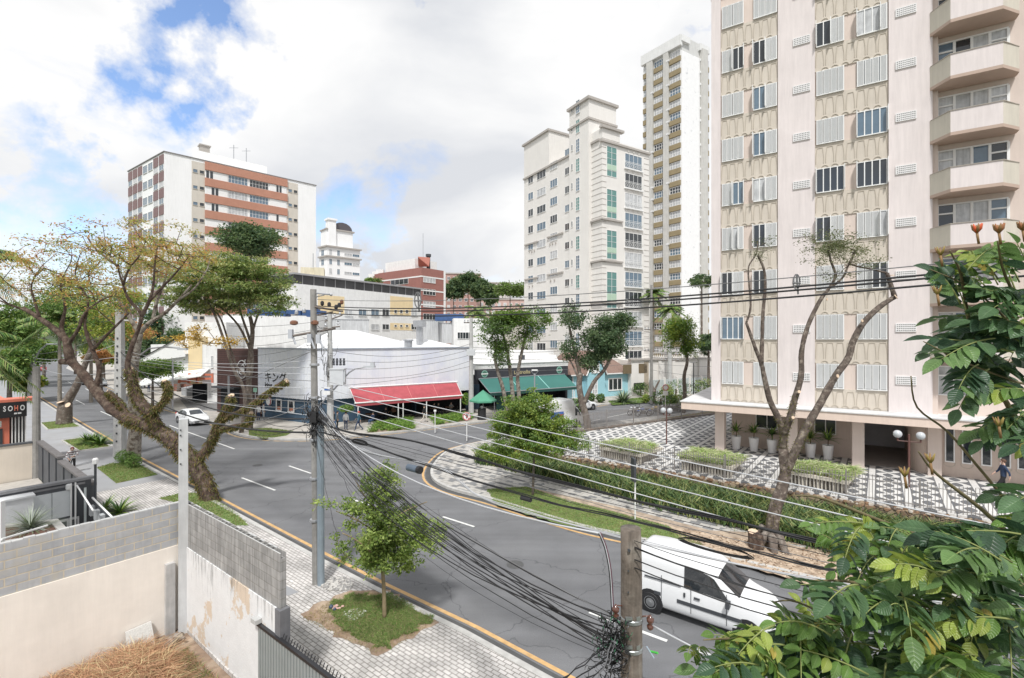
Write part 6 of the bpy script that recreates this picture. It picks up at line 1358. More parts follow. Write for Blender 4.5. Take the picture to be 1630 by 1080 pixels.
class Skel:
    def __init__(s): s.p=[];s.par=[];s.r=[];s.tw=[]
    def limb(s,pts,r0,r1,join=None,sm=4):
        pts=[Vector(p) for p in pts]; n0=None
        if s.p:
            P_=np.array([tuple(q) for q in s.p]); n0=int(np.argmin(((P_-np.array(pts[0]))**2).sum(1)))
            if join is not None: n0=join
            pts=[s.p[n0]]+pts[1:] if (s.p[n0]-pts[0]).length<1.2 else [s.p[n0]]+pts
        q=smoothline(pts,sm) if len(pts)>2 else [pts[0],(pts[0]+pts[1])/2,pts[1]]; m=len(q); 
        prev=n0
        for i,v in enumerate(q):
            if i==0 and n0 is not None: continue
            s.p.append(v); s.par.append(-1 if prev is None else prev); s.r.append(r0+(r1-r0)*(i/(m-1))); s.tw.append(0); prev=len(s.p)-1
        s.chains=getattr(s,'chains',[])+[(q,[r0+(r1-r0)*(i/(m-1)) for i in range(m)])]
        return prev
    def grow(s,T,tip=.012,wob=.12,step=.8,minnode=0,pw=.48,bias=None):
        T=np.asarray(T); s.ends=[tuple(v) for v in T]; base=len(s.p); P_=np.array([tuple(q) for q in s.p]); 
        d=np.min(((T[:,None,:]-P_[None])**2).sum(2),1); 
        for t in T[np.argsort(d)]:
            P_=np.array([tuple(q) for q in s.p]); dd=np.sqrt(((P_-t)**2).sum(1)); 
            dd=dd+np.maximum(0,P_[:,2]-t[2])*.8; dd[:minnode]=1e9
            k=int(np.argmin(dd)); a=s.p[k]; v=Vector(t)-a; ln=v.length; m=max(1,int(ln/step)); prev=k
            sag=Vector((0,0,1))*ln*random.uniform(-.02,.16)
            for i in range(1,m+1):
                q=i/m; pt=a+v*q+sag*math.sin(math.pi*q)*.6+Vector((random.gauss(0,1),random.gauss(0,1),random.gauss(0,1)))*wob*step*.5*(q<1)
                s.p.append(pt); s.par.append(prev); s.r.append(0); s.tw.append(1); prev=len(s.p)-1
        n=len(s.p); cnt=np.zeros(n); ch=np.zeros(n,int)
        for i in range(n):
            if s.par[i]>=0: ch[s.par[i]]+=1
        for i in range(n-1,-1,-1):
            if ch[i]==0: cnt[i]+=1
            if s.par[i]>=0: cnt[s.par[i]]+=cnt[i]
        for i in range(n):
            if s.tw[i]: s.r[i]=tip*cnt[i]**pw
        return np.array(s.ends)
    def mesh(s,parent,m,name='trunk',sides=9,rough=.0):
        b=MB()
        for q,r in getattr(s,'chains',[]): 
            rr=[x*(1+random.uniform(-rough,rough)) for x in r]; b.tube(q,rr,sides)
        Vs=[];Fs=[];ns=5; k=len(b.v); a=np.arange(ns)*2*np.pi/ns
        for i in range(len(s.p)):
            if not s.tw[i]: continue
            p=s.par[i]; A=s.p[p];B=s.p[i]; t_=(B-A)
            if t_.length<1e-5: continue
            t_.normalize(); u=t_.orthogonal().normalized(); w_=t_.cross(u); ra=min(s.r[p] if s.r[p] else 9,s.r[i]*1.35); rb=s.r[i]
            base=len(b.v)
            for (c,r) in ((A,ra),(B,rb)):
                for j in range(ns): b.v.append(tuple(c+(u*math.cos(a[j])+w_*math.sin(a[j]))*r))
            for j in range(ns): b.f.append((base+j,base+(j+1)%ns,base+ns+(j+1)%ns,base+ns+j)); b.m.append(0)
        return b.build(name,m,parent,smooth=True)
def env(E,n,surf=.0):
    """points in a list of ellipsoids (px,py,Y,rx_px,rz_px,depth)"""
    vol=np.array([e[3]*e[4]*max(e[5],.5) for e in E],float); k=rng.choice(len(E),n,p=vol/vol.sum()); out=[]
    for i in k:
        e=E[i]; c=np.array(P(e[0],e[1],e[2])); d=rdir(1)[0]; r=(rng.uniform(surf,1))**(1/3 if surf==0 else 1)
        out.append(c+d*r*np.array([e[3]*e[2]/F,e[5],e[4]*e[2]/F]))
    return np.array(out)
def crown(T,per,sig,leaf,mats,parent,flat=.5,up=.6,droop=0,asp=.5,name='crown',wts=None,tint=True):
    n=len(T); C=np.repeat(T,per,0)+rng.normal(size=(n*per,3))*np.array([sig,sig,sig*flat]); V,Fc=leaves_at(C,leaf,up,droop,asp)
    if tint:   # clumps lean to one of the leaf colours
        pref=rng.integers(0,len(mats),n); m=np.where(rng.random(n*per)<.55,np.repeat(pref,per),rng.integers(0,len(mats),n*per))
        if wts is not None:
            w_=rng.choice(len(mats),n,p=wts); m=np.where(rng.random(n*per)<.6,np.repeat(w_,per),rng.choice(len(mats),n*per,p=wts))
    return npmesh(name,V,Fc,mats,np.concatenate([m,m]),parent=parent)
def cuts(parent,pts):
    b=MB()
    for p,ax,r in pts: b.lathe([(r,0),(r*.98,.025)],p,9,0,ax)
    b.build('cut_face',M_cut,parent)
Y1=24.2; base=G(337,808,.12)
def pp(L,Y,dY=None): return [P(x,y,Y+(dY[i] if dY else 0)) for i,(x,y) in enumerate(L)]
t=thing('leaning_tree','big leaning mossy street tree with sawn stubs and thin orange crown','tree',tuple(base))
T1=t; s=Skel()
s.limb(pp([(340,812),(328,775),(308,738),(288,715)],Y1),.40,.36)
s.limb(pp([(288,715),(262,692),(232,677),(205,668),(178,652),(152,622),(128,592),(112,575)],Y1,[0,0,.2,.4,.5,.6,.8,.8]),.36,.20)
s.limb(pp([(112,575),(108,555),(103,540),(80,520),(58,505),(38,492)],Y1+.8,[0,0,.1,.3,.5,.8]),.22,.09)
s.limb(pp([(103,540),(98,520),(104,490),(96,455),(112,420)],Y1+1),.11,.02)
s.limb(pp([(62,506),(55,480),(50,455),(66,425)],Y1+1.2),.08,.02)
s.limb(pp([(40,494),(20,488),(0,480)],Y1+1.3),.07,.04)
s.limb(pp([(108,545),(125,525),(135,500),(160,480),(185,470)],Y1+.5),.10,.02)
s.limb(pp([(152,622),(158,590),(150,565),(140,540),(135,515),(140,480),(120,440),(128,405)],Y1+.6),.13,.02)
s.limb(pp([(146,555),(165,540),(190,515),(205,500)],Y1),.08,.04)
s.limb(pp([(112,575),(104,577),(97,577)],Y1+.8),.17,.15)
s.limb(pp([(250,685),(240,660),(222,640),(212,612),(206,590)],Y1-.3),.25,.20)
s.limb(pp([(212,612),(203,585),(210,552),(222,520),(224,500),(205,478),(196,455),(188,425),(194,395)],Y1-.4),.14,.02)
s.limb(pp([(223,505),(238,480),(244,455),(246,425),(250,395)],Y1-.4),.10,.02)
s.limb(pp([(238,480),(262,455),(285,430),(300,410)],Y1-.2),.08,.02)
s.limb(pp([(196,455),(205,430),(222,408),(232,385)],Y1-.6),.06,.02)
s.limb(pp([(190,430),(170,412),(150,395),(140,380)],Y1-.2),.07,.03)
s.limb(pp([(240,655),(260,640),(268,622),(262,608)],Y1-.5),.13,.10)
s.limb(pp([(205,668),(190,640),(172,625)],Y1+.5),.12,.10)
s.limb(pp([(308,738),(330,715),(342,690),(352,668),(362,650),(368,632)],Y1+.4),.22,.14)
s.limb(pp([(352,668),(385,655),(415,634),(440,617),(455,608)],Y1+.2,[0,0,-.2,-.4,-.5]),.12,.10)
s.limb(pp([(345,690),(375,680),(395,672),(400,660)],Y1+.2),.13,.10)
nb=len(s.p)
E=[(95,432,Y1+1.2,85,55,4.2),(40,440,Y1+1.5,45,45,3.5),(225,400,Y1-.5,95,50,4.5),(290,400,Y1,45,40,3),(150,470,Y1,70,40,3.5)]
Tt=env(E,250,.25); tips=s.grow(Tt,tip=.013,step=.6,minnode=30)
s.mesh(t,M_barkr,rough=.10)
crown(tips,44,.27,.12,L_or,t,flat=.3,up=.75,asp=.5,wts=[.14,.18,.28,.32,.08])
cuts(t,[(P(96,577,Y1+.8),Vector((-1,-.6,.1)),.16),(P(456,607.5,Y1-.3),Vector((.8,-.4,.5)),.12),(P(262,607,Y1-.5),Vector((0,-.6,1)),.11),(P(205,589,Y1-.3),Vector((.1,-.7,.8)),.2),(P(171,624,Y1+.5),Vector((-.6,-.6,.3)),.1),(P(400,659,Y1+.2),Vector((.3,-.8,.4)),.11),(P(368,631,Y1+.4),Vector((0,-.6,1)),.16)])
MC=[];
for q,r in s.chains[:1]*2+[(s.chains[1][0][:14],s.chains[1][1][:14])]*2+s.chains[10:11]+s.chains[16:21]:
    for i in range(len(q)-1):
        for k in range(170): 
            v=q[i].lerp(q[i+1],random.random()); a=random.uniform(0,6.28); MC.append(v+Vector((math.cos(a),math.sin(a)*.8,random.uniform(-.9,.9)))*r[i]*.95)
MC=np.array([tuple(v) for v in MC]); 
MM=lf('moss',(.13,.14,.035),(.22,.19,.06),(.08,.09,.025),(.24,.16,.08))
V,Fc=leaves_at(MC,.20,.1,.9,.17); m=rng.integers(0,4,len(MC)); npmesh('moss',V,Fc,MM,np.concatenate([m,m]),parent=t)
def tree(name,label,base,limbs,E,nt,per,sig,leaf,mats,bark=M_bark,grp=None,cat='tree',tip=.015,step=.8,minnode=3,surf=.3,flat=.5,up=.6,droop=0,asp=.5,wts=None,pw=.48,sides=8):
    t=thing(name,label,cat,tuple(base),grp); s=Skel()
    for L_,r0,r1 in limbs: s.limb(L_,r0,r1)
    tips=s.grow(env(E,nt,surf),tip=tip,step=step,minnode=min(minnode,len(s.p)-1),pw=pw); s.mesh(t,bark,sides=sides); crown(tips,per,sig,leaf,mats,t,flat=flat,up=up,droop=droop,asp=asp,wts=wts); return t
b0=G(102,676,.12); Y2=b0.y
t=tree('pollarded_tree','sawn-off street tree with one thick leaning limb in the grass island',b0,[(pp([(102,677),(103,655),(104,643)],Y2),.62,.52),(pp([(104,645),(113,630),(121,617),(128,600),(140,570),(150,545)],Y2),.42,.18)],[(165,520,Y2+2,60,28,4),(190,480,Y2+2,50,25,4)],60,60,.5,.26,L_yg,M_bark,step=1.2)
cuts(t,[(P(97,641,Y2-.4),Vector((-.2,-.3,1)),.35),(P(108,646,Y2-.5),Vector((0,-.8,.5)),.25)])
b0=G(212,737,.12); Y3=b0.y
tree('lichen_tree','tall pale-barked street tree standing in the lawn island beside the white pole',b0,[(pp([(212,738),(214,705),(216,680),(213,640),(212,600),(217,560),(222,532)],Y3),.42,.2),(pp([(222,532),(238,515),(262,500),(285,478),(305,455)],Y3),.16,.06),(pp([(222,532),(205,505),(190,480),(180,455)],Y3),.15,.06),(pp([(240,512),(250,480),(262,450),(268,420)],Y3),.12,.05),(pp([(285,478),(310,460),(330,430)],Y3),.08,.04)],[(270,410,Y3,75,50,4),(190,420,Y3,60,45,4)],150,36,.32,.14,L_or,M_barkl,wts=[.12,.18,.27,.36,.07],flat=.3)
b0=G(397,685,.12); Y4=b0.y
tree('umbrella_tree','wide umbrella-crowned green tree in front of the brown slatted panel',b0,[(pp([(397,686),(398,650),(396,610),(398,570),(402,530),(398,505)],Y4),.30,.16),(pp([(396,615),(402,580),(398,545),(385,505),(378,480)],Y4),.16,.08),(pp([(394,560),(380,520),(350,490),(325,480)],Y4),.12,.06),(pp([(398,600),(380,590),(368,560),(352,510),(335,490)],Y4),.12,.06),(pp([(400,530),(412,500),(430,480)],Y4),.11,.06)],[(365,452,Y4,98,40,5.2),(330,478,Y4,62,28,4),(420,485,Y4,45,24,4),(375,425,Y4,55,22,4)],420,80,.36,.24,L_mo,M_bark,step=1.0,surf=.45,flat=.28,up=.8,asp=.5)
b0=G(386,690,.12)
tree('yellow_tree','slim bare-limbed street tree with a few yellow flower tufts by the umbrella tree',b0,[(pp([(384,690),(390,650),(388,620),(372,590),(362,560),(345,510),(330,480)],b0.y),.2,.08)],[(300,540,40,40,26,1.5),(360,545,40,24,14,1.5),(315,530,40,20,14,1)],44,40,.22,.16,lf('yellowflower',(.62,.42,.08),(.52,.36,.08),(.42,.30,.08)),M_bark,step=.7)
tree('parana_pine','dark flat-crowned pine in front of the brick banded block',P(398,541,72).xy.to_3d(),[([Vector((P(398,541,72).x,72,0)),P(398,470,72),P(396,400,72)],.55,.3)],[(395,382,72,40,16,4),(365,385,72,16,8,3),(430,380,72,14,9,3),(400,400,72,22,9,3),(395,368,72,24,6,3)],90,120,.8,.36,L_pn,M_bark,tip=.05,step=2,flat=.5,up=.3)
b0=G(612,985,.12); Y6=b0.y
s6=[(pp([(612,986),(611,940),(609,900),(612,860),(606,820),(604,780),(606,745)],Y6),.062,.03),(pp([(611,905),(590,880),(565,860),(545,850)],Y6,[0,-.3,-.5,-.7]),.03,.015),(pp([(611,895),(635,880),(660,865),(680,868)],Y6,[0,.2,.4,.6]),.03,.015),(pp([(609,860),(570,830),(535,815)],Y6),.03,.012),(pp([(608,840),(645,815),(680,800)],Y6),.03,.012),(pp([(606,820),(580,790),(565,765)],Y6),.02,.01)]
def street():
    t=thing('street_tree','young bushy green street tree with thin trunk in the square grass patch','tree',tuple(b0)); s=Skel()
    for a,r0,r1 in s6: s.limb(a,r0,r1)
    tips=s.grow(env([(608,768,Y6,40,44,.7),(612,830,Y6,66,36,1.1),(560,808,Y6,32,18,.6),(524,806,Y6-.3,20,13,.35),(537,868,Y6,18,12,.35),(600,880,Y6,60,30,1.0),(664,850,Y6,46,42,.8),(650,908,Y6,28,14,.5)],300,.2),tip=.004,step=.22,minnode=12)
    s.mesh(t,mat('thin_bark',(.28,.22,.13),.9,.2,6)); crown(tips,58,.095,.095,L_st,t,flat=.75,up=.6,asp=.45)
street()
b0=G(848,790,.12); Y7=b0.y
tree('bed_tree','low spreading yellow-green tree growing from the planted bed at the road bend',b0,[(pp([(848,790),(849,760),(850,730),(850,700)],Y7),.07,.05),(pp([(850,730),(820,700),(800,680)],Y7),.04,.02),(pp([(850,725),(885,700),(910,690)],Y7),.04,.02),(pp([(850,705),(848,670),(846,640)],Y7),.04,.02)],[(850,645,Y7,36,28,1.0),(820,655,Y7,40,20,1.0),(880,675,Y7,45,20,1.0),(850,705,Y7,86,26,1.8),(800,722,Y7-.3,40,16,1),(905,700,Y7,44,16,1),(830,675,Y7,60,24,1.3)],440,85,.16,.125,[L_yg[1],L_gr[3],L_gr[1],L_yg[0],L_gr[0]],M_bark,tip=.005,step=.35,flat=.45,up=.55,asp=.42)
for k,(pth,lb) in enumerate([([(811,690),(808,655),(800,618),(793,595),(788,570),(792,545)],'leftmost of the three leaning trunks before the green awning'),([(819,680),(817,640),(812,590),(807,560),(800,530)],'middle of the three leaning trunks before the green awning'),([(826,680),(826,630),(824,600),(830,565),(838,530)],'rightmost of the three leaning trunks before the green awning')]):
    bb=G(pth[0][0],pth[0][1]-12,.12); Y=46.0+k*.6
    tree('shop_tree',lb,P(pth[0][0],674,Y),[(pp([(pth[0][0],676)]+pth[1:],Y),.24,.12)],[[(795,565,Y,15,26,1),(792,520,Y,26,22,2)],[(810,510,Y,34,14,2),(775,545,Y,12,10,1),(800,548,Y,20,16,1.5)],[(850,510,Y,34,18,2.2),(838,540,Y,20,16,1.5),(820,500,Y,30,12,2)]][k],70,60,.36,.22,[L_dk[3],L_gr[0],L_yg[3],L_dk[1]] if k==0 else [L_gr[1],L_yg[1],L_gr[0],L_yg[3]],M_barkl,'trees before the green awning',step=.9,sides=7)
b0=P(936,694,40.5); Y9=40.5; b0.z=.4
tree('forked_street_tree','dark dense forked tree on the verge in front of the light blue house',b0,[(pp([(937,700),(934,670),(926,640),(922,615),(924,595)],Y9),.34,.22),(pp([(924,600),(918,575),(912,550),(906,520)],Y9),.18,.09),(pp([(928,645),(945,610),(962,590),(975,565),(985,545)],Y9),.2,.09),(pp([(922,612),(915,590),(905,570)],Y9),.1,.06)],[(912,510,Y9,20,22,1.6),(908,556,Y9,18,22,1.2),(962,542,Y9,34,38,2.2),(988,512,Y9,22,14,1.6),(1012,530,Y9,14,8,1),(940,578,Y9,18,16,1.2)],230,80,.26,.18,L_dk,M_bark,step=.8,flat=.8,up=.35,droop=.2)
b0=P(1087,659,52.5); b0.z=.5; Y10=52.5
tree('twisted_street_tree','narrow leaning tree with yellowish lower leaves by the motorcycles',b0,[(pp([(1087,662),(1090,630),(1089,600),(1094,575),(1088,545)],Y10),.26,.14)],[(1082,525,Y10,24,22,1.8),(1098,550,Y10,14,22,1.2),(1065,540,Y10,10,16,1)],110,75,.34,.22,[L_gr[0],L_gr[1],L_yg[1],L_yg[0]],M_bark,step=.9,flat=.9)
b0=P(1040,646,61); b0.z=.1
tree('bare_pollard','small bare pollarded tree right of the white lamp pole',b0,[(pp([(1040,646),(1040,630),(1042,622)],61),.35,.25),(pp([(1042,624),(1037,612),(1036,606)],61),.16,.07),(pp([(1042,624),(1048,610),(1050,606)],61),.16,.07)],[(1043,610,61,6,4,.5)],6,3,.1,.1,L_dk,M_bark)
b0=G(1226,872,.12); Y12=b0.y
t=thing('tall_forked_tree','tall sawn-limbed tree with four bare leaders rising before the pink block','tree',tuple(b0)); s=Skel()
s.limb(pp([(1226,876),(1228,845),(1234,810),(1244,780),(1250,750),(1246,715)],Y12,[0,0,0,.1,.2,.3]),.27,.20)
s.limb(pp([(1246,715),(1248,692),(1238,665),(1226,640),(1218,608),(1212,580),(1204,560),(1188,515)],Y12+.3),.145,.055)
s.limb(pp([(1188,515),(1193,500),(1195,480),(1192,450),(1192,425),(1204,405),(1206,385)],Y12+.3),.045,.02)
s.limb(pp([(1212,578),(1213,545),(1214,505),(1218,460),(1216,430),(1206,408)],Y12+.3),.085,.04)
s.limb(pp([(1248,692),(1258,665),(1264,640),(1275,600),(1276,560),(1286,520),(1305,480),(1320,460)],Y12+.1),.14,.06)
s.limb(pp([(1320,460),(1330,440),(1322,415),(1318,390)],Y12+.1),.06,.03)
s.limb(pp([(1320,460),(1340,445),(1350,425),(1360,400)],Y12+.1),.05,.025)
s.limb(pp([(1252,755),(1268,715),(1285,680),(1305,645),(1330,600),(1350,572),(1358,545),(1375,515),(1400,490),(1424,474)],Y12-.1),.165,.09)
s.limb(pp([(1424,474),(1418,455),(1412,436)],Y12-.1),.09,.07)
mn=len(s.p)
tips=s.grow(env([(1330,395,Y12,50,32,1.6),(1365,410,Y12,30,30,1.2),(1305,425,Y12,16,14,.6),(1325,440,Y12,30,14,.8)],110,.1),tip=.007,step=.3,minnode=mn-20)
s2=s.grow(env([(1208,408,Y12,20,12,.5),(1212,385,Y12,16,14,.5)],16,.1),tip=.006,step=.3,minnode=20)
s.mesh(t,mat('brown_grey_bark',(.11,.085,.07),.95,.5,6,bump=1,bscale=14,col2=(.26,.22,.18),c2s=5,c2t=(.5,.62)),rough=.07); crown(tips,34,.13,.075,lf('sage',(.14,.16,.08),(.20,.21,.12),(.09,.12,.05)),t,flat=.6,up=.4,asp=.4)
crown(s2,22,.11,.07,[_m['sage_leaf_a'],_m['sage_leaf_c']],t,name='small_tuft',asp=.4)
for (px,py) in ((1253,730),):
    pass
bm_=[]
cuts(t,[(P(1426,474,Y12-.25),Vector((.6,-.6,.5)),.10),(P(1333,600,Y12-.35),Vector((.4,-.9,.2)),.07),(P(1272,625,Y12-.1),Vector((-.2,-.9,.3)),.06),(P(1262,666,Y12-.15),Vector((0,-1,.2)),.06),(P(1372,512,Y12-.3),Vector((.4,-.9,.1)),.06),(P(1316,478,Y12-.05),Vector((.4,-.9,.1)),.05),(P(1420,440,Y12-.1),Vector((0,-.2,1)),.07)])
MC=np.array([tuple(s.chains[c][0][i].lerp(s.chains[c][0][i+1],random.random())+Vector((random.gauss(0,1),random.gauss(0,1),random.gauss(0,1))).normalized()*s.chains[c][1][i]) for c in (0,1,4,7) for i in range(min(9,len(s.chains[c][0])-1)) for _ in range(90)]); V,Fc=leaves_at(MC,.09,.1,.6,.2); m=rng.integers(0,3,len(MC)); npmesh('moss',V,Fc,MM[:3],np.concatenate([m,m]),parent=t)
b=MB(); 
for a in range(6):
    th=a*1.05+.3*math.sin(a*5); r0=Vector((math.cos(th),math.sin(th),0)); b.tube([b0+r0*.1+Vector((0,0,.55)),b0+r0*.34+Vector((0,0,.35+.15*(a%3))),b0+r0*(.5+.12*(a%2)),b0+r0*(.75+.2*(a%2))-Vector((0,0,.1))],[.16,.17,.14,.07],7)
b.build('root_flare',M_bark,t,smooth=True)
q=G(1204,873,.12); t=thing('sawn_stump','sawn reddish stump leaning on the foot of the tall forked tree','tree stump',tuple(q))
b=MB(); b.tube([q-Vector((0,0,.05)),q+Vector((-.05,0,.25)),q+Vector((-.12,0,.62))],[.30,.25,.20],10); b.tube([q+Vector((.05,-.1,.1)),q+Vector((.02,-.2,.58))],[.2,.13],8); b.build('stump_wood',M_barkr,t,smooth=False)
b=MB(); b.lathe([(.19,0),(.19,.02)],q+Vector((-.12,0,.62)),10,0,(-.1,-.2,1)); b.build('cut_face',M_cut,t)
def palm(name,base,h,r,nf,L_,mats,label,lean=(0,0),dr=.5,grp=None,tr=.18,fw=.05,seg=9,minel=-.6):
    t=thing(name,label,'palm',tuple(base),grp); b=MB(); top=Vector(base)+Vector((lean[0],lean[1],h))
    if h>.5: b.tube([Vector(base),Vector(base).lerp(top,.5)+Vector((lean[0]*-.1,0,0)),top],[tr*1.2,tr,tr*.8],8); b.build('trunk',mat('palm_trunk',(.25,.22,.18),.95,.3,4,bump=.4),t)
    Vs=[];Fs=[];ms=[];rb=MB()
    for i in range(nf):
        th=2*math.pi*i/nf*2.4+random.uniform(-.2,.2); el=random.uniform(minel,1.15); ln=L_*random.uniform(.85,1.1); d=Vector((math.cos(th)*math.cos(el),math.sin(th)*math.cos(el),math.sin(el))); hd=Vector((math.cos(th),math.sin(th),0))
        pts=[]; 
        for k in range(seg+1): q=k/seg; pts.append(top+d*ln*q*.85+hd*ln*.2*q*q-Vector((0,0,1))*ln*dr*q*q)
        rb.tube(pts,[.025*(1-.8*k/seg)*L_/2.5+.004 for k in range(seg+1)],4)
        n=int(26+L_*6)
        for k in range(2,n):
            q=k/n; f=q*seg; a=int(f); p=pts[a].lerp(pts[min(a+1,seg)],f-a); tg=(pts[min(a+1,seg)]-pts[a]).normalized(); sd=tg.cross(Vector((0,0,1))); 
            if sd.length<.1: sd=Vector((1,0,0))
            sd.normalize(); ll=L_*.24*math.sin(math.pi*(.12+.86*q))**.7
            for sg in (-1,1):
                dd=(sd*sg*.8+tg*.55-Vector((0,0,1))*random.uniform(.25,.75)).normalized(); w_=tg*fw*.5; e=p+dd*ll; mid=p+dd*ll*.5+Vector((0,0,.03*L_))
                k0=len(Vs); Vs+=[p-w_*.4,p+w_*.4,mid+w_,mid-w_,e+w_*.1,e-w_*.1]; Fs+=[(k0,k0+1,k0+2,k0+3),(k0+3,k0+2,k0+4,k0+5)]; mm=random.randrange(len(mats)); ms+=[mm,mm]
    rb.build('rachis',mats[-1],t); npmesh('fronds',[tuple(v) for v in Vs],Fs,mats,ms,parent=t); return t
PG=[mat('palm_green',(.08,.17,.03),.5,.1),mat('palm_light',(.16,.26,.05),.5,.1),mat('palm_deep',(.045,.10,.025),.5,.1),mat('palm_rachis',(.24,.26,.09),.6,.1)]
q=P(-95,541,15.5); q.z=0; palm('near_palm',q,8.4,.2,20,2.4,PG,'large feathery palm reaching in over the left edge above the orange shop',dr=.62,fw=.05,seg=10,minel=-.9)
q=P(-52,541,26); q.z=0; palm('edge_palm',q,12.6,.2,20,3.3,PG,'tall palm at the upper left edge beside the orange crown',dr=.55,fw=.07)
q=P(95,541,58); q.z=0; palm('far_palm',q,10.6,.2,18,4.5,PG,'palm behind the leaning tree, left of the street',dr=.6,fw=.12,grp='palms along the avenue')
q=P(145,541,62); q.z=0; palm('far_palm',q,10.2,.2,18,4.2,PG,'palm behind the leaning tree crown, close to the road centre',dr=.6,fw=.12,grp='palms along the avenue')
for k,(px,Y,top,lb) in enumerate([(1040,74,468,'taller palm of the pair between cream and slender towers'),(1066,72,492,'shorter palm of the pair between cream and slender towers'),(760,96,497,'palm on the roof line left of the cream building')]):
    q=P(px,541,Y); q.z=0; palm('tall_palm',q,H0-(top-541)/F*Y,.2,20,2.6 if k<2 else 4.2,PG,lb,dr=.55,fw=.12,tr=.2)
def blob(name,px,py,Y,rx,rz,label,mats,n=80,per=70,leaf=.5,grp=None,dep=None,tr=.3,sig=None,flat=.6):
    q=P(px,541,Y); q.z=0; z0=P(px,py,Y)
    tree(name,label,q,[([q,Vector((q.x,Y,max(.5,z0.z*.5))),z0],tr,tr*.4)],[(px,py,Y,rx,rz,dep or rx*Y/F*.7),(px-rx*.4,py+rz*.2,Y-1,rx*.5,rz*.6,2),(px+rx*.4,py+rz*.3,Y+1,rx*.5,rz*.6,2)],n,per,sig or rx*Y/F*.16,leaf,mats,M_bark,grp,tip=.03,step=2,flat=flat,up=.4,surf=.5)
g1='trees lining the far avenue'
for px,py,Y,rx,rz,lb,ms in [(20,520,78,34,36,'dark tree at the left edge beyond the palms',L_gr),(70,500,100,40,36,'green tree behind the far palms on the left of the avenue',L_gr),(120,475,112,44,32,'tall green tree closing the avenue behind the orange crown',L_gr),(200,505,96,48,44,'dark green tree mass right of the avenue behind the white pole',L_dk),(255,520,86,30,34,'dark tree between the white pole and the brick banded block',L_dk),(165,560,92,26,22,'yellow-green small tree leaning over the avenue',L_yg),(60,560,88,30,18,'low tree overhanging the left pavement far away',L_gr),(230,560,82,28,22,'shadowy tree above the white covered cars',L_dk),(285,545,74,24,16,'dark small tree beside the white house gable',L_dk),(15,580,60,26,26,'shrubby tree behind the orange shop',L_gr),(44,607,64,12,20,'small round tree beside the concrete post on the left pavement',L_yg)]:
    blob('avenue_tree',px,py,Y,rx,rz,lb,ms,grp=g1,n=90,per=75,leaf=.42)
blob('russet_tree',160,495+72,66,18,9,'small russet tree under the avenue trees',[L_or[0],L_or[4],L_or[1]],n=26,per=60,leaf=.3)
blob('russet_tree',208,528,70,34,14,'russet-leaved tree behind the white pole',[L_or[0],L_or[4],L_or[1],L_or[2]],n=40,per=60,leaf=.3)
blob('roadside_tree',243,588,55,38,14,'flat green roadside tree above the covered car',L_gr,n=90,per=70,leaf=.24,dep=2.5,tr=.18,flat=.35)
for px,py,Y,rx,rz,lb in [(722,462,170,16,17,'leftmost dark pine against the brick block'),(745,452,176,24,15,'second dark pine from the left on the hill'),(765,464,172,16,16,'third dark pine on the hill, centre'),(780,470,165,12,16,'dark pine right of the hill flats')]:
    blob('hill_pine',px,py,Y,rx,rz,lb,L_pn,grp='dark pines on the hill',n=60,per=80,leaf=.9,dep=4)
blob('olive_pine',812,462,150,26,9,'olive flat-topped pine left of the cream building',[L_yg[3],L_pn[3],L_gr[1]],n=50,per=80,leaf=.7,dep=4)
blob('branchy_pine',1117,448,92,18,12,'small dark pine crown beside the slender tower',L_pn,n=40,per=70,leaf=.35,dep=2,flat=.5)
blob('corner_tree',1128,548,70,14,18,'dark tree against the left edge of the pink block',L_dk,n=50,per=70,leaf=.3,dep=2)
blob('roof_tree',595,447,110,12,4,'low hedge-like tree on the terrace of the brick stepped block',L_gr,n=20,per=60,leaf=.4,dep=1)
b=MB(); ridge=[(-20,548),(60,515),(180,500),(300,512),(420,530),(560,533),(700,505),(780,492),(860,505),(960,530),(1200,545),(1700,548)]
vs=[];
for x,y in ridge: v=P(x,y,520); vs.append((v.x,520,v.z)); 
k=len(vs); b.add([(x,400,-1) for x,_,_ in vs]+vs+[(x*1.3,700,-1) for x,_,_ in vs],[(i,i+1,k+i+1,k+i) for i in range(k-1)]+[(k+i,k+i+1,2*k+i+1,2*k+i) for i in range(k-1)])
b.build('hill',mat('wooded_hill',(.07,.10,.05),.95,.5,.04,bump=1,bscale=.3,col2=(.12,.13,.09),c2s=.03),kind='structure')
for i,(px,py,r,ms,lb) in enumerate([(918+2,655,.75,SG,'dark clipped bush beside the forked tree trunk'),(941,640,.5,SG,'small round bush left of the cottage door'),(956,642,.55,SG,'small round bush right of the cottage door'),(1020,632,1.0,SG,'clipped dark hedge block between cottage and podium'),(1028,642,.5,SGy,'little olive bush at the podium foot'),(1052,648,1.0,SG,'round olive bush left of the second pole'),(1067,652,.8,SG,'low green bush at the verge between the poles'),(1062,636,.9,SGy,'yellowish round bush behind the no-parking sign'),(1076,634,1.25,SG,'large clipped olive ball right of the second pole'),(1078,652,.8,SGy,'bright low bush by the twisted tree'),(1108,644,1.5,SG,'spreading green bush left of the lamp post'),(1122,632,1.3,SGy,'lime topped bush behind the canopy corner'),(1128,646,1.6,SG,'long low green bush at the canopy corner')]):
    q=G(px,py,.12); shrub('garden_shrub',(q.x,q.y,.12),r,900,ms,lb,group='garden shrubs by the side street',leaf=.17,sq=(1.25,1,.95) if r>.9 else (1,1,1))
q=G(992,642,.12); rosette('cycad',(q.x,q.y,.12),170,2.3,.16,[mat('cycad_green',(.07,.12,.05),.5,.1),mat('cycad_pale',(.22,.28,.16),.5,.1)],'large spiky cycad in front of the cottage window','plant',spread=.9)
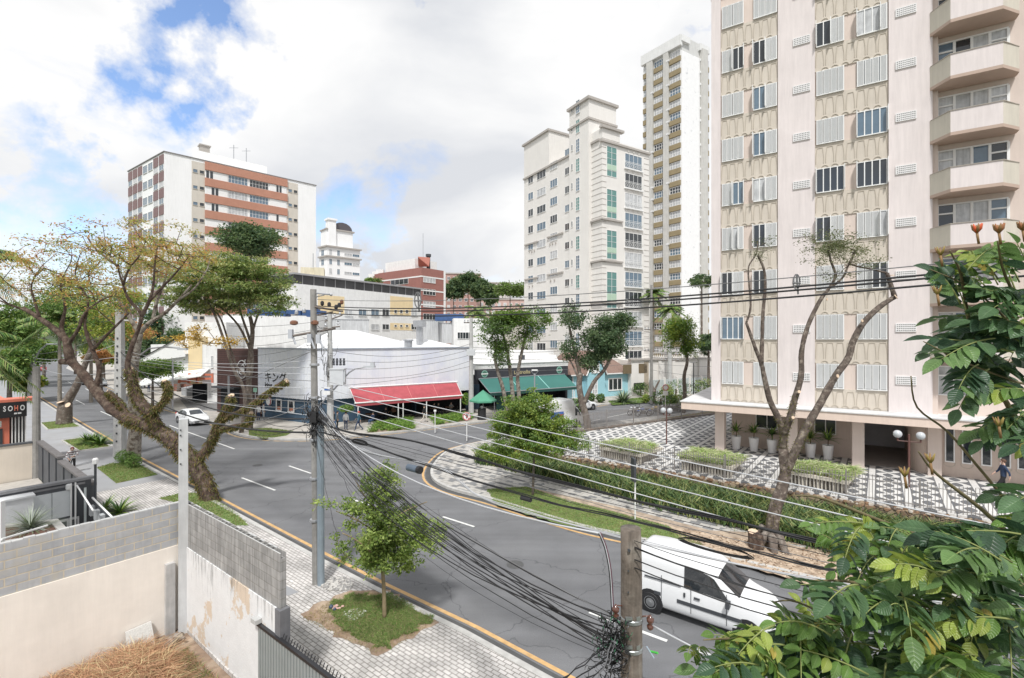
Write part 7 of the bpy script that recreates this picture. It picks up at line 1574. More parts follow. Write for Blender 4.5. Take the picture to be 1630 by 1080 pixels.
lw=[G(p[0],p[1],.12) for p in [(975,646),(1030,642),(1022,634),(968,640)]]
sheet('cottage_lawn',lw,.128,M_grassb); blades('lawn_grass',lw,.12,2500,.15,.05,GM[:2],kind='stuff',label='small lawn before the light blue cottage',cat='grass')
lw=[G(p[0],p[1],.12) for p in [(1000,648),(1110,630),(1100,622),(1010,640)]]
q=G(151,706,.12)
for k,(px,py,lb) in enumerate([(139,708,'left part of the leafy agapanthus clump in the middle island'),(150,707,'centre of the leafy agapanthus clump in the middle island'),(160,710,'right part of the leafy agapanthus clump in the middle island')]):
    q=G(px,py,.12); rosette('agapanthus',(q.x,q.y,.12),150,1.15,.09,yl,lb,'plant','agapanthus clump',spread=.9)
for k,(px,py,lb) in enumerate([(195,738,'leftmost small round bush at the foot of the pale-barked tree'),(203,741,'middle small round bush at the foot of the pale-barked tree'),(213,746,'rightmost small round bush at the foot of the pale-barked tree')]):
    q=G(px,py,.12); shrub('box_ball',(q.x,q.y,.12),.42,1400,[SG[1],SG[0]],lb,group='round box bushes',leaf=.07)
def sqpole(b,base,h,w0,w1,mi=0,rz=.65): # tapering square pole
    x,y,z=base
    def ring(w,zz): return [(x+(a*math.cos(rz)-c*math.sin(rz))*w,y+(a*math.sin(rz)+c*math.cos(rz))*w,zz) for a,c in ((-.5,-.5),(.5,-.5),(.5,.5),(-.5,.5))]
    b.hexa(ring(w0,z),ring(w1,z+h),mi)
MP=G(503,930,.12); mpY=MP.y
def zat(y,Y): return H0-(y-HY)/F*Y
t=thing('utility_pole','main concrete utility pole crowded with cables and fuse gear beside the pebble heap','utility pole',tuple(MP)); MPT=t
b=MB(); b.tube([MP,(MP.x-.04,mpY,zat(690,mpY)),(MP.x-.09,mpY,zat(462,mpY))],[.118,.11,.10],12); b.build('pole_shaft',M_conc,t)
b=MB(); q=MP+Vector((.20,-.08,0)); b.tube([q,q+Vector((-.02,0,5.3))],.115,12); b.build('steel_sleeve',mat('blue_grey_steel',(.30,.36,.41),.5,.12,3,metal=.3,streak=.2),t)
b=MB()
for z in (2.2,3.6,4.9,6.3,7.4): b.lathe([(.15,0),(.155,.02),(.155,.06),(.15,.08)],(MP.x-.05,mpY,z),12)
b.build('clamp_band',M_metal,t)
def fpt(px,py,Y): return P(px,py,Y)
b=MB(); b.tube([fpt(466,536,mpY-.3),fpt(534,524,mpY+.4)],.045,6); b.tube([fpt(497,489,mpY),fpt(545,497,mpY-.5)],.035,6); b.tube([fpt(505,503,mpY),fpt(530,498,mpY)],.03,6); b.build('crossarm',mat('weathered_arm',(.20,.17,.15),.8,.3,4),t)
b=MB(); b.tube([fpt(503,468,mpY),fpt(524,470,mpY-.2)],.03,6); b.tube([fpt(503,474,mpY),fpt(516,471,mpY-.15)],.02,5); b.ball(fpt(527,470.5,mpY-.2),.05); b.build('top_bracket',M_metal,t)
M_ins=mat('brown_insulator',(.20,.09,.05),.3,.1)
for (x,y,m_) in ((468,519,M_ins),(501,519,M_ins),(472,503,M_metal),(484,500,M_metal),(544,486,M_ins),(513,488,M_black),(524,490,M_black),(535,494,M_black),(540,491,M_black)):
    b=MB(); r_=.13 if m_ is M_ins and y>510 else .06; c=fpt(x,y,mpY-.15); b.lathe([(r_*.4,0),(r_,.04),(r_*.95,.12),(r_*.5,.16)],c,10); b.build('insulator',m_,t)
for (x,y) in ((463,533),(493,540),(507,541)):
    b=MB(); c=fpt(x,y,mpY-.25); b.box(tuple(c),(.13,.13,.30)); b.tube([c+Vector((0,0,.1)),c+Vector((.16,0,-.34))],.035,5); b.build('fuse_cutout',mat('fuse_grey',(.48,.50,.54),.4,.1),t)
b=MB(); b.tube([fpt(520,672,mpY-.25),fpt(508,665,mpY-.25)],.12,10); b.build('cable_joint_box',M_black,t)
b=MB(); b.box(tuple(fpt(500,665,mpY-.2)),(.22,.2,.34)); b.build('junction_box',M_black,t)
q2=G(526,692,.12); y2=q2.y
t=thing('transformer_pole','slimmer concrete pole carrying a pale transformer behind the main pole','utility pole',tuple(q2)); TP=t
b=MB(); b.tube([q2,(q2.x-.05,y2,zat(500,y2))],[.30,.17],10); b.build('pole_shaft',M_concl,t)
b=MB(); b.box(tuple(fpt(538,601,y2-.7)),(1.15,.75,1.35)); 
for i in range(4): b.box(tuple(fpt(546.5,600,y2-.7-.25+i*.16)),(.25,.05,1.0))
b.box(tuple(fpt(538,588.5,y2-.7)),(1.25,.85,.08)); b.build('transformer',mat('transformer_grey',(.62,.64,.66),.5,.08,2),t)
b=MB()
for i in range(4): c=fpt(531+i*5.5,583,y2-.7); b.lathe([(.10,0),(.12,.1),(.08,.2),(.12,.3),(.07,.45),(.10,.6)],c,8)
b.build('bushing',M_char,t)
b=MB(); b.tube([fpt(517,513,y2),fpt(545,503,y2)],.06,5); b.tube([fpt(515,524,y2),fpt(541,521,y2)],.06,5); b.build('crossarm',_m['weathered_arm'],t)
b=MB()
for (x,y) in ((519,510),(526,507),(533,505),(541,502),(518,520),(538,518)): b.lathe([(.06,0),(.12,.08),(.05,.2),(.1,.3)],fpt(x,y,y2),8)
b.build('insulator',M_metal,t)
b=MB(); b.box(tuple(fpt(521,624,y2-.6)),(.55,.3,.6)); b.box(tuple(fpt(521,621.5,y2-.77)),(.5,.03,.12),1); b.build('notice_box',[M_white,mat('notice_blue',(.05,.15,.45),.5,.05)],t)
t=thing('street_lamp','long curved street lamp arm reaching out over the white cladding','street lamp',tuple(q2))
b=MB(); b.tube([fpt(505,650,y2-.4),fpt(520,634,y2-.4),fpt(556,594,y2-.4),fpt(566,588,y2-.4),fpt(582,585.5,y2-.4)],.07,7); b.build('arm',M_metal,t)
b=MB(); b.box(tuple(fpt(588,585,y2-.4)),(.95,.4,.16)); b.box(tuple(fpt(593,581.5,y2-.4)),(.3,.3,.3)); b.build('lamp_head',mat('lamp_grey',(.5,.52,.54),.4,.05),t)
q3=G(191,727,.12); y3=q3.y
t=thing('white_utility_pole','tall tapering white concrete pole with stencilled marks by the lawn island','utility pole',tuple(q3))
b=MB(); sqpole(b,q3,zat(498,y3)-.12,.56,.36,0,.1); b.build('pole_shaft',M_concl,t)
b=MB()
for k in range(14): b.box((q3.x,y3-.30+.006*k,1.2+k*.55),(.09,.03,.12))
for k,(dx) in enumerate((0,.01,0,.01)): b.box((q3.x-.02,y3-.245,zat(563,y3)-k*.22),(.12,.02,.13))
b.build('stencil_marks',M_char,t)
b=MB(); b.tube([fpt(194,588,y3),fpt(215,572,y3-.2),fpt(238,556,y3-.4),fpt(262,553.5,y3-.5),fpt(286,555.5,y3-.5)],.055,7); b.build('lamp_arm',M_metal,t)
b=MB(); b.box(tuple(fpt(291,557,y3-.5)),(.6,.25,.14)); b.build('lamp_head',_m['lamp_grey'],t)
b=MB(); b.tube([fpt(192,511,y3),fpt(212,512,y3)],.06,5); b.tube([fpt(192,604,y3),fpt(206,605,y3)],.07,6); b.build('bracket',M_white,t)
q=Vector((-9.30,13.42,0)); t=thing('white_post_pole','slim white square concrete pole standing in the corner of the lot walls','utility pole',tuple(q))
b=MB(); sqpole(b,q,zat(668,13.42),.24,.21,0,.65); b.build('pole_shaft',mat('post_white',(.56,.57,.575),.85,.1,3,streak=.15,bump=.15),t)
b=MB()
for z in (5.75,5.6,5.2,4.8): b.lathe([(.022,0),(.022,.01)],(q.x+.02,13.42-.135,z),8,0,(0.2,-1,0))
b.build('bolt_hole',M_char,t)
WPY=6.4; q=Vector(((1005-CX)/F*WPY,WPY,0))
t=thing('wooden_pole','weathered sawn-off wooden pole wrapped with steel bands in the foreground','utility pole',tuple(q)); WPT=t
b=MB(); b.tube([q,(q.x,WPY,3),(q.x,WPY,zat(900,WPY)),(q.x-.01,WPY,zat(842,WPY))],[.165,.150,.140,.136],16)
b.build('pole_shaft',mat('weathered_pole_wood',(.17,.14,.115),.95,.35,4,bump=1,bscale=10,streak=.55,col2=(.30,.27,.23),c2s=2.2,c2t=(.5,.7)),t,smooth=True)
b=MB()
for y in (988,1034): b.lathe([(.147,0),(.156,.01),(.156,.05),(.147,.06)],(q.x,WPY,zat(y,WPY)),16); b.box(tuple(P(1016,y-2,WPY-.13)),(.05,.03,.05)); b.box(tuple(P(1001,y-2,WPY-.16)),(.09,.03,.035))
b.build('steel_band',mat('band_steel',(.36,.38,.38),.4,.2,6,metal=.7),t)
b=MB()
for y in (876,910,944): b.lathe([(.012,0),(.012,.01)],P(1000,y,WPY-.14),6,0,(0,-1,0))
b.lathe([(.02,0),(.02,.02)],P(1001,877,WPY-.14),6,0,(0,-1,0)); b.build('bolt',M_char,t)
for (x,y) in ((1035,991),(980,974)):
    b=MB(); b.lathe([(.02,-.11),(.04,-.09),(.045,-.05),(.02,-.03),(.045,0),(.05,.04),(.02,.06),(.01,.09)],P(x,y,WPY-.1),12); b.tube([P(x,y-9,WPY-.1),P(1010 if x>1000 else 998,y-8,WPY)],.01,5); b.build('insulator',mat('brown_glaze',(.12,.05,.035),.15,.1,spec=.8),t,smooth=True)
b=MB(); b.tube([P(1034,1038,WPY-.15),P(1047,1041,WPY-.25)],.014,6); b.build('green_connector',mat('connector_green',(.08,.5,.08),.4,.05),t)
b=MB(); b.tube([P(1029,1030,WPY-.15),P(1041,1049,WPY-.2)],.009,6); b.build('grey_connector',mat('connector_blue',(.35,.42,.5),.4,.05),t)
def simplepole(name,label,px,pyb,pyt,Y,w0,w1,m=None,grp=None,cat='utility pole',z0=.12,extra=None):
    q=P(px,541,Y); q.z=z0; t=thing(name,label,cat,tuple(q),grp); b=MB(); b.tube([q,(q.x,Y,zat(pyt,Y))],[w0,w1],10); b.build('pole_shaft',m or M_concl,t)
    if extra: extra(t,q,Y)
    return t
def arms(t,q,Y,ys=(0,),L0=1.1,eq=True):
    b=MB()
    for y in ys: b.tube([(q.x-L0,Y,zat(y,Y)),(q.x+L0,Y,zat(y,Y))],.06,5)
    b.build('crossarm',_m['weathered_arm'],t); b=MB()
    for y in ys:
        for k in (-1,-.5,.5,1): b.lathe([(.06,0),(.1,.1),(.05,.2),(.09,.3)],(q.x+L0*k*.9,Y,zat(y,Y)),7)
    b.build('insulator',M_metal,t)
simplepole('utility_pole','concrete pole with a box on top at the right end of the red awning',750,662,507,52,.30,.18,extra=lambda t,q,Y:(arms(t,q,Y,(515,),.8),MB().box((q.x,Y-.3,zat(562,Y)),(.9,.5,.7)).build('equipment_box',_m['transformer_grey'],t)))
simplepole('utility_pole','slender grey pole left of the bare pollard on the far verge',1037,650,455,60,.20,.13,M_conc,extra=lambda t,q,Y:arms(t,q,Y,(526,560),.9))
simplepole('utility_pole','pale pole behind the twisted tree, with cable brackets',1066,634,500,69,.34,.24,extra=lambda t,q,Y:arms(t,q,Y,(566,575),1.3))
simplepole('utility_pole','stout concrete post at the left pavement beside the orange shop',58,752,585,28.2,.20,.17,M_conc,z0=0)
simplepole('utility_pole','square white pole with a street lamp far along the left pavement',50,640,566,62,.42,.3,extra=lambda t,q,Y:(MB().tube([(q.x,Y,zat(583,Y)),(q.x+2,Y-1,zat(560,Y)),(q.x+4,Y-2,zat(549,Y)),(q.x+5.5,Y-2,zat(549,Y))],.09,5).build('lamp_arm',M_metal,t)))
simplepole('lamp_post','thin dark street lamp post on the verge at the canopy corner',1104,642,579,56,.07,.05,M_char,cat='street lamp',extra=lambda t,q,Y:MB().box((q.x,Y,zat(578,Y)),(.9,.3,.08)).build('lamp_head',_m['lamp_grey'],t))
simplepole('lamp_post','twin-arm street lamp in front of the black fascia',851,676,596,45,.07,.06,M_metal,cat='street lamp',extra=lambda t,q,Y:(MB().tube([(q.x-.35,Y,zat(591.5,Y)),(q.x,Y,zat(599,Y)),(q.x+.35,Y,zat(591.5,Y))],.04,5).build('lamp_arm',M_metal,t),MB().box((q.x,Y,zat(590.5,Y)),(.55,.4,.1)).build('lamp_head',M_white,t)))
simplepole('street_pole','grey steel pole on the far pavement beside the ramp',275,650,573,54,.09,.08,M_metal)
simplepole('street_pole','grey steel pole before the brown slatted panel',364,676,600,46,.10,.09,M_metal)
def sign(name,label,px,pyb,pyt,face,Y=None,z0=.12,r=.25,white=True):
    q=G(px,pyb,z0) if Y is None else P(px,541,Y); q.z=z0; t=thing(name,label,'sign',tuple(q)); b=MB(); b.tube([q,(q.x,q.y,zat(pyt,q.y)-(-.0))],.035,8); b.build('pole',M_white if white else M_metal,t); return t,q
M_sr=mat('sign_red_paint',C8(200,40,45),.5,.05)
t,q=sign('no_parking_sign','round no-parking sign on a white pole at the kerb before the right hedge',743,703,668,None)
zc=zat(664,q.y); c=Vector((q.x,q.y-.06,zc)); b=MB(); b.lathe([(.34,0),(.34,.03)],c,20,0,(0,-1,0)); f=b.build('sign_face',M_white,t)
b=MB(); ring=[c+Vector((.29*math.cos(a),-.045,.29*math.sin(a))) for a in [2*math.pi*i/20 for i in range(21)]]; b.tube(ring,.035,4,cap=False); b.tube([c+Vector((-.2,-.045,.2)),c+Vector((.2,-.045,-.2))],.03,4); b.build('red_ring',M_sr,f)
b=MB(); b.box((c.x-.02,c.y-.04,zc),(.06,.01,.32)); b.box((c.x+.04,c.y-.04,zc+.12),(.14,.01,.06)); b.box((c.x+.04,c.y-.04,zc+.0),(.14,.01,.06)); b.box((c.x+.1,c.y-.04,zc+.06),(.05,.01,.15)); b.build('letter_p',M_blk,f)
t,q=sign('no_parking_sign','white traffic sign pole by the motorcycles across the side street',1059,668,618,None)
b=MB(); b.lathe([(.33,0),(.33,.03)],(q.x,q.y-.06,zat(618,q.y)),16,0,(0,-1,0)); f=b.build('sign_face',M_white,t); ring=[Vector((q.x+.28*math.cos(a),q.y-.1,zat(618,q.y)+.28*math.sin(a))) for a in [2*math.pi*i/16 for i in range(17)]]; b=MB(); b.tube(ring,.04,4,cap=False); b.build('red_ring',M_sr,f)
b=MB(); b.box((q.x,q.y-.07,zat(627,q.y)),(.5,.03,.45)); b.build('lower_plate',M_white,t)
t,q=sign('street_sign','dark sign panel seen edge-on on a white pole in the grass strip',1011,829,738,None)
b=MB(); b.box((q.x-.07,q.y,zat(749,q.y)),(.10,.42,1.05),0,.1); b.build('sign_panel',M_char,t)
t,q=sign('street_sign','slim white pole with small plate at the kerb before the red awning',692.5,690,655,None)
b=MB(); b.box((q.x,q.y,zat(655,q.y)),(.22,.04,.16)); b.build('plate',M_white,t)
t,q=sign('bollard_post','green plate on a thin post before the brown slatted panel',406.5,676,624,None,white=False)
b=MB(); b.box((q.x,q.y-.05,zat(622,q.y)),(.35,.03,.4)); b.build('plate',mat('mint_plate',C8(130,200,170),.5,.05),t)
OR=['highest','second highest','third from the top','fourth from the top','fifth from the top','sixth from the top','seventh from the top','eighth from the top','lowest']
M_cab=mat('cable_black',(.018,.018,.02),.5,.05); M_cabw=mat('cable_pale',(.50,.51,.53),.4,.1); M_cabg=mat('cable_grey',(.16,.16,.165),.5,.1)
def cable(name,label,a,c,sag,r,m,grp,n=14,wav=0):
    pts=[]; 
    for i in range(n+1):
        q=i/n; p=a.lerp(c,q)-Vector((0,0,1))*sag*4*q*(1-q)
        if wav: p+=Vector((random.gauss(0,wav),random.gauss(0,wav),random.gauss(0,wav)))*math.sin(math.pi*q)
        pts.append(p)
    b=MB(); b.tube(pts,r,5); o=b.build(name,m,None,loc=tuple(a),smooth=True); setp(o,label,'cable',grp); return o
sd_=Vector((.79,-.613,0))
def along(px,Yref=None): # distance along the near pavement from the main pole to the column px
    k=(px-CX)/F; return (k*mpY-MP.x)/(.79+k*.613)
def cp(px,py): s=along(px); Y=mpY-.613*s; return P(px,py,Y)
for a,c,lb in (((500,488),(1680,418),'uppermost thick black line crossing the whole street at roof height'),((503,492),(1680,424),'thick black line just below the uppermost one, through the spacers'),((505,499),(1680,436),'lowest of the three thick lines crossing high over the street')):
    p=cp(*a);q=cp(*c); cable('power_line',lb,p,q,.28,.015,M_cab,'high lines between the spacers')
cable('guard_wire','thin pale guard wire above the thick lines',cp(505,478),cp(1680,402),.25,.008,M_cabg,'thin wires over the street')
for px,py,lb in ((665,480,'cable spacer hanging left of the cream building'),(1268,452,'cable spacer hanging before the vent screens of the pink block')):
    c=cp(px,py); t=thing('cable_spacer',lb,'spacer',tuple(c),'line spacers'); b=MB(); r_=.12 if px<900 else .075; k=c.y/16
    ring=[c+Vector((.11*k*math.cos(a),0,.26*k*math.sin(a)+.02)) for a in [2*math.pi*i/10 for i in range(11)]]; b.tube(ring,.022*k,5,cap=False); b.tube([c+Vector((-.13*k,0,0)),c+Vector((.13*k,0,0))],.03*k,5); b.tube([c+Vector((0,0,.3*k)),c+Vector((.05*k,0,-.38*k))],.03*k,5); b.build('spacer_body',M_cabg,t)
def bundle(name,label,pts,n,r,spread,m,grp):
    b=MB(); P_=[cp(*p) for p in pts]; line=smoothline(P_,6)
    for k in range(n):
        off=Vector((random.gauss(0,1),random.gauss(0,1),random.gauss(0,1)))*spread; ph=random.uniform(0,6)
        b.tube([v+off*(1+.5*math.sin(i*.7+ph)) for i,v in enumerate(line)],r*random.uniform(.7,1.2),5)
    o=b.build(name,m,None,loc=tuple(P_[0]),smooth=True); setp(o,label,'cable bundle',grp); return o
bundle('cable_bundle','thick upper bundle of black telephone cables sweeping low over the street',[(505,672),(560,690),(660,704),(760,732),(844,756),(1006,797),(1140,825),(1260,853),(1420,890),(1680,945)],7,.010,.024,M_cab,'telephone cable bundles')
bundle('cable_bundle','lower black cable bundle with loops, passing just above the white van',[(505,688),(580,708),(660,736),(740,762),(844,793),(920,812),(1006,830),(1110,858),(1200,880),(1330,910),(1680,960)],4,.010,.02,M_cab,'telephone cable bundles')
bundle('cable_bundle','twisted pale cable pair drooping from the main pole over the mosaic corner',[(500,640),(540,690),(590,722),(700,745),(760,790),(850,820),(985,855),(1200,905),(1500,960)],3,.010,.016,M_cabw,'telephone cable bundles')
for k,(a,c,lb) in enumerate([((510,606),(1680,868),'highest of the pale parallel wires across the plaza'),((512,618),(1680,905),'second pale parallel wire across the plaza'),((512,632),(1680,942),'third pale parallel wire across the plaza'),((512,642),(1680,975),'lowest pale parallel wire across the plaza')]):
    A=cp(*a); yend=[768+60,800+60,832+66,862+70][k]; C=cp(1400,[792,826,852,884][k]); cable('drop_wire',lb,A,A+(C-A)*1.35,.10,.011,M_cabw,'pale parallel wires')
for k,(y0,y1,m) in enumerate([(676,862,M_cab),(680,868,M_cab),(684,874,M_cabg),(688,880,M_cab)]):
    A=cp(505,y0);C=cp(1300,y1+ k*4); cable('thin_cable',OR[k]+' thin dark cable following the thick bundles over the street',A,A+(C-A)*1.4,.12,.006,m,'thin cables over the street',wav=.01)
wp=lambda y: P(992+random.uniform(-10,8),y,WPY-.05)
for k in range(20):
    A=fpt(random.uniform(498,512),random.uniform(636,712),mpY-.1); C=wp(random.uniform(985,1062)); cable('thin_cable','thin dark cable slanting from the main pole to the wooden pole',A,C,random.uniform(.15,.95),random.choice([.004,.006,.008,.011]),random.choice([M_cab,M_cab,M_cabg,M_cab]),'cables between main and wooden pole',wav=.012)
for k in range(8):
    A=P(random.uniform(975,995),random.uniform(990,1050),WPY-.1); C=P(random.uniform(760,960),1130,5.0+random.uniform(-.8,.8)); cable('thin_cable','thin dark cable dropping from the wooden pole to the bottom edge',A,C,random.uniform(.0,.2),random.choice([.005,.008]),random.choice([M_cab,M_cabg]),'cables below the wooden pole',wav=.01)
for k,(y0,y1) in enumerate([(862,965),(874,990),(892,1010),(905,1040),(872,1000)]):
    A=P(1010,y0,WPY-.15); C=P(1660,y1+50,4.2); cable('thin_cable',OR[k]+' thin dark cable running right from the wooden pole across the van',A,C,.12,random.choice([.005,.008]),M_cab,'cables right of the wooden pole',wav=.006)
cable('service_cable','pale thick service cable falling to the right from the brown insulator',P(1037,996,WPY-.1),P(1330,1130,4.8),.05,.012,M_cabw,None)
def tangle(name,label,c,sx,sz,n,loops,r,m,Y):
    b=MB()
    for k in range(n):
        pts=[]; x,y=random.gauss(0,.4),random.gauss(0,.4); a=random.uniform(0,6.28)
        for i in range(loops):
            a+=random.uniform(-.8,.8); x+=math.cos(a)*.28; y+=math.sin(a)*.28; x*=.92;y*=.92
            pts.append(P(c[0]+x*sx,c[1]+y*sz,Y-.15+random.gauss(0,.08)))
        b.tube(smoothline(pts,3),r*random.uniform(.6,1.3),4,random.randrange(len(m)))
    o=b.build(name,m,None,loc=tuple(P(*c,Y)),smooth=True); setp(o,label,'cable tangle',kind='stuff'); return o
tangle('cable_tangle','dense black tangle of cables and closures strapped to the main pole',(500,668),13,30,54,7,.013,[M_cab,M_cab,M_cabg],mpY)
tangle('cable_tangle','loops of grey wire around the top gear of the main pole',(510,545),22,28,12,6,.009,[M_cabg,M_cabw,M_cab],mpY)
tangle('cable_tangle','black knot of cables tied to the left side of the wooden pole',(974,1018),16,24,60,11,.006,[M_cab,M_cab,M_cab,M_cabg,mat('cable_green',(.05,.2,.1),.5,.1)],WPY-.1)
tangle('cable_tangle','cables hanging below the knot on the wooden pole',(966,1062),22,24,34,9,.006,[M_cab,M_cabg,M_cab],WPY-.1)
tangle('cable_tangle','hanks of black cable around the transformer pole',(519,580),6,26,16,6,.020,[M_cab,M_cab,M_cabg],y2-.3)
bundle_=MB(); pts=[P(953,850,WPY),P(962,872,WPY),P(969,905,WPY-.05),P(972,940,WPY-.05),P(974,985,WPY-.1)]
for k in range(3): bundle_.tube([p+Vector((.012*k,0,.004*k)) for p in smoothline(pts,4)],.009,5,k)
setp(bundle_.build('riser_cable',[M_cab,M_cabw,mat('cable_plum',(.12,.05,.07),.4,.1)],None,loc=tuple(pts[0]),smooth=True),'striped riser cable bending down beside the wooden pole','cable')
cable('service_cable','cable rising from the riser bend back to the main pole',P(953,850,WPY),fpt(508,665,mpY-.1),.55,.014,M_cabw,None)
for px,py,lb in ((658,747,'grey cylinder splice box hanging on the cables above the street tree'),(836,795,'small black splice box hanging over the mosaic pavement')):
    c=cp(px,py); t=thing('splice_box',lb,'splice box',tuple(c)); b=MB(); rr=.095 if px<700 else .05
    b.tube([c-sd_*rr*2.2,c+sd_*rr*2.0],rr,12); b.build('body',mat('splice_blue_grey',(.10,.13,.17),.4,.1) if px<700 else M_black,t); b=MB(); b.tube([c+sd_*rr*2.0,c+sd_*rr*3.1],rr*1.08,12); b.build('end_cap',M_black,t)
c=cp(1137,874); t=thing('cable_coil','long flat coil of spare black cable clipped on the bundle above the van','cable coil',tuple(c)); b=MB()
for k in range(5): b.tube([c+sd_*(.62-.02*k)*math.cos(a)+Vector((0,0,.07*math.sin(a)+.008*k)) for a in [2*math.pi*i/24 for i in range(25)]],.007,5,cap=False)
b.build('coil',M_cab,t)
c=cp(573,706); t=thing('cable_coil','small flat coil of black cable hanging near the main pole','cable coil',tuple(c)); b=MB()
for k in range(4): b.tube([c+sd_*(.42-.02*k)*math.cos(a)+Vector((0,0,.06*math.sin(a)+.012*k)) for a in [2*math.pi*i/20 for i in range(21)]],.013,5,cap=False)
b.build('coil',M_cab,t)
pl1=lambda x,y: P(x,y,mpY-.1+ (16-0)*0)
def span(a,c,Ya,Yc,sag,r,m,lb,g='cables left of the main pole',w=0): return cable('span_cable',lb,P(*a,Ya),P(*c,Yc),sag,r,m,g,wav=w)
span((498,690),(191,600),mpY,y3,1.0,.035,M_cab,'thick black cable from the tangle to the white pole, lower one')
span((498,668),(191,560),mpY,y3,1.3,.03,M_cab,'thick black cable from the tangle to the white pole, upper one')
span((498,640),(292,671),mpY,13.4,.35,.009,M_cabg,'thin cable from the main pole to the white post in the wall corner')
for k in range(9): span((497,575+k*11),(191,556+k*7),mpY,y3,random.uniform(.1,.5),.011,random.choice([M_cabw,M_cabg,M_cabw]),OR[k]+' thin pale cable between the main pole and the white pole')
for k in range(5): span((191,525+k*22),(56,565+k*6),y3,62,random.uniform(.2,.8),.02,random.choice([M_cabg,M_cabw]),OR[k]+' grey cable between the white pole and the far poles','cables along the left pavement')
for k in range(5): span((530,560+k*14),(750,548+k*9),y2,52,random.uniform(.3,.9),.02,M_cabg,OR[k]+' grey cable strung before the white cladding','cables before the cladding')
for k in range(5): span((524,510+k*10),(364,520+k*16),y2,46,random.uniform(.2,.6),.018,M_cabg,OR[k]+' grey cable strung before the white hall','cables before the white hall')
for k in range(6): span((750,545+k*9),(1037,530+k*9),52,60,random.uniform(.3,.9),.02,random.choice([M_cab,M_cabg]),OR[k]+' dark cable along the side street','cables along the side street')
for k in range(4): span((1037,560+k*10),(1160,556+k*14),60,66,random.uniform(.1,.4),.02,M_cabg,OR[k]+' dark cable before the podium','cables before the podium')
for k in range(10): span((random.uniform(498,508),random.uniform(650,700)),(random.uniform(535,640),random.uniform(720,900)),mpY-.15,random.uniform(13,15),random.uniform(.0,.3),.006,random.choice([M_cab,M_cabg]),'loose thin cable hanging off the main pole','loose cables at the main pole',w=.03)
span((497,672),(400,690),mpY,30,.3,.012,M_cab,'dark cable fanning left from the tangle'); span((497,676),(420,672),mpY,26,.2,.012,M_cab,'dark cable fanning left above the kerb corner')
span((497,560),(262,640),mpY,30,.3,.010,M_cabg,'grey diagonal cable before the brown panel')
rb=MB(); rocks(rb,[G(*p,.12) for p in [(508,932),(520,924),(545,920),(562,930),(556,941),(520,943)]],.12,260,.025,.06,0,2)
setp(rb.build('pebble_heap',[mat('pebble_pale',(.55,.53,.50),.9,.2),mat('pebble_grey',(.34,.33,.32),.9,.2)],None),'heap of pale pebbles at the foot of the main pole','pebbles',kind='stuff')
q=G(536,970,.14); t=thing('litter','crumpled pinkish plastic bag on the soil by the street tree','litter',tuple(q)); b=MB()
for k in range(9): b.ball(q+Vector((random.uniform(-.16,.16),random.uniform(-.12,.12),.03)),random.uniform(.03,.08),0,6,4,(1,.8,.5))
b.build('bag',mat('bag_pink',(.6,.38,.33),.6,.4,12),t); b=MB(); b.ball(q+Vector((-.17,0,.05)),.07,0,7,5); b.ball(q+Vector((-.02,-.12,.05)),.05,0,7,5); b.build('bag_dark',mat('bag_navy',(.06,.09,.14),.5,.2),t)
rb=MB(); rocks(rb,[G(*p,.12) for p in [(545,978),(562,970),(585,972),(575,985),(555,992)]],.12,120,.015,.04,0,1); setp(rb.build('lime_crumbs',mat('lime_white',(.75,.74,.7),.9,.2)),'scattered white lime crumbs on the grass by the street tree','rubble',kind='stuff')
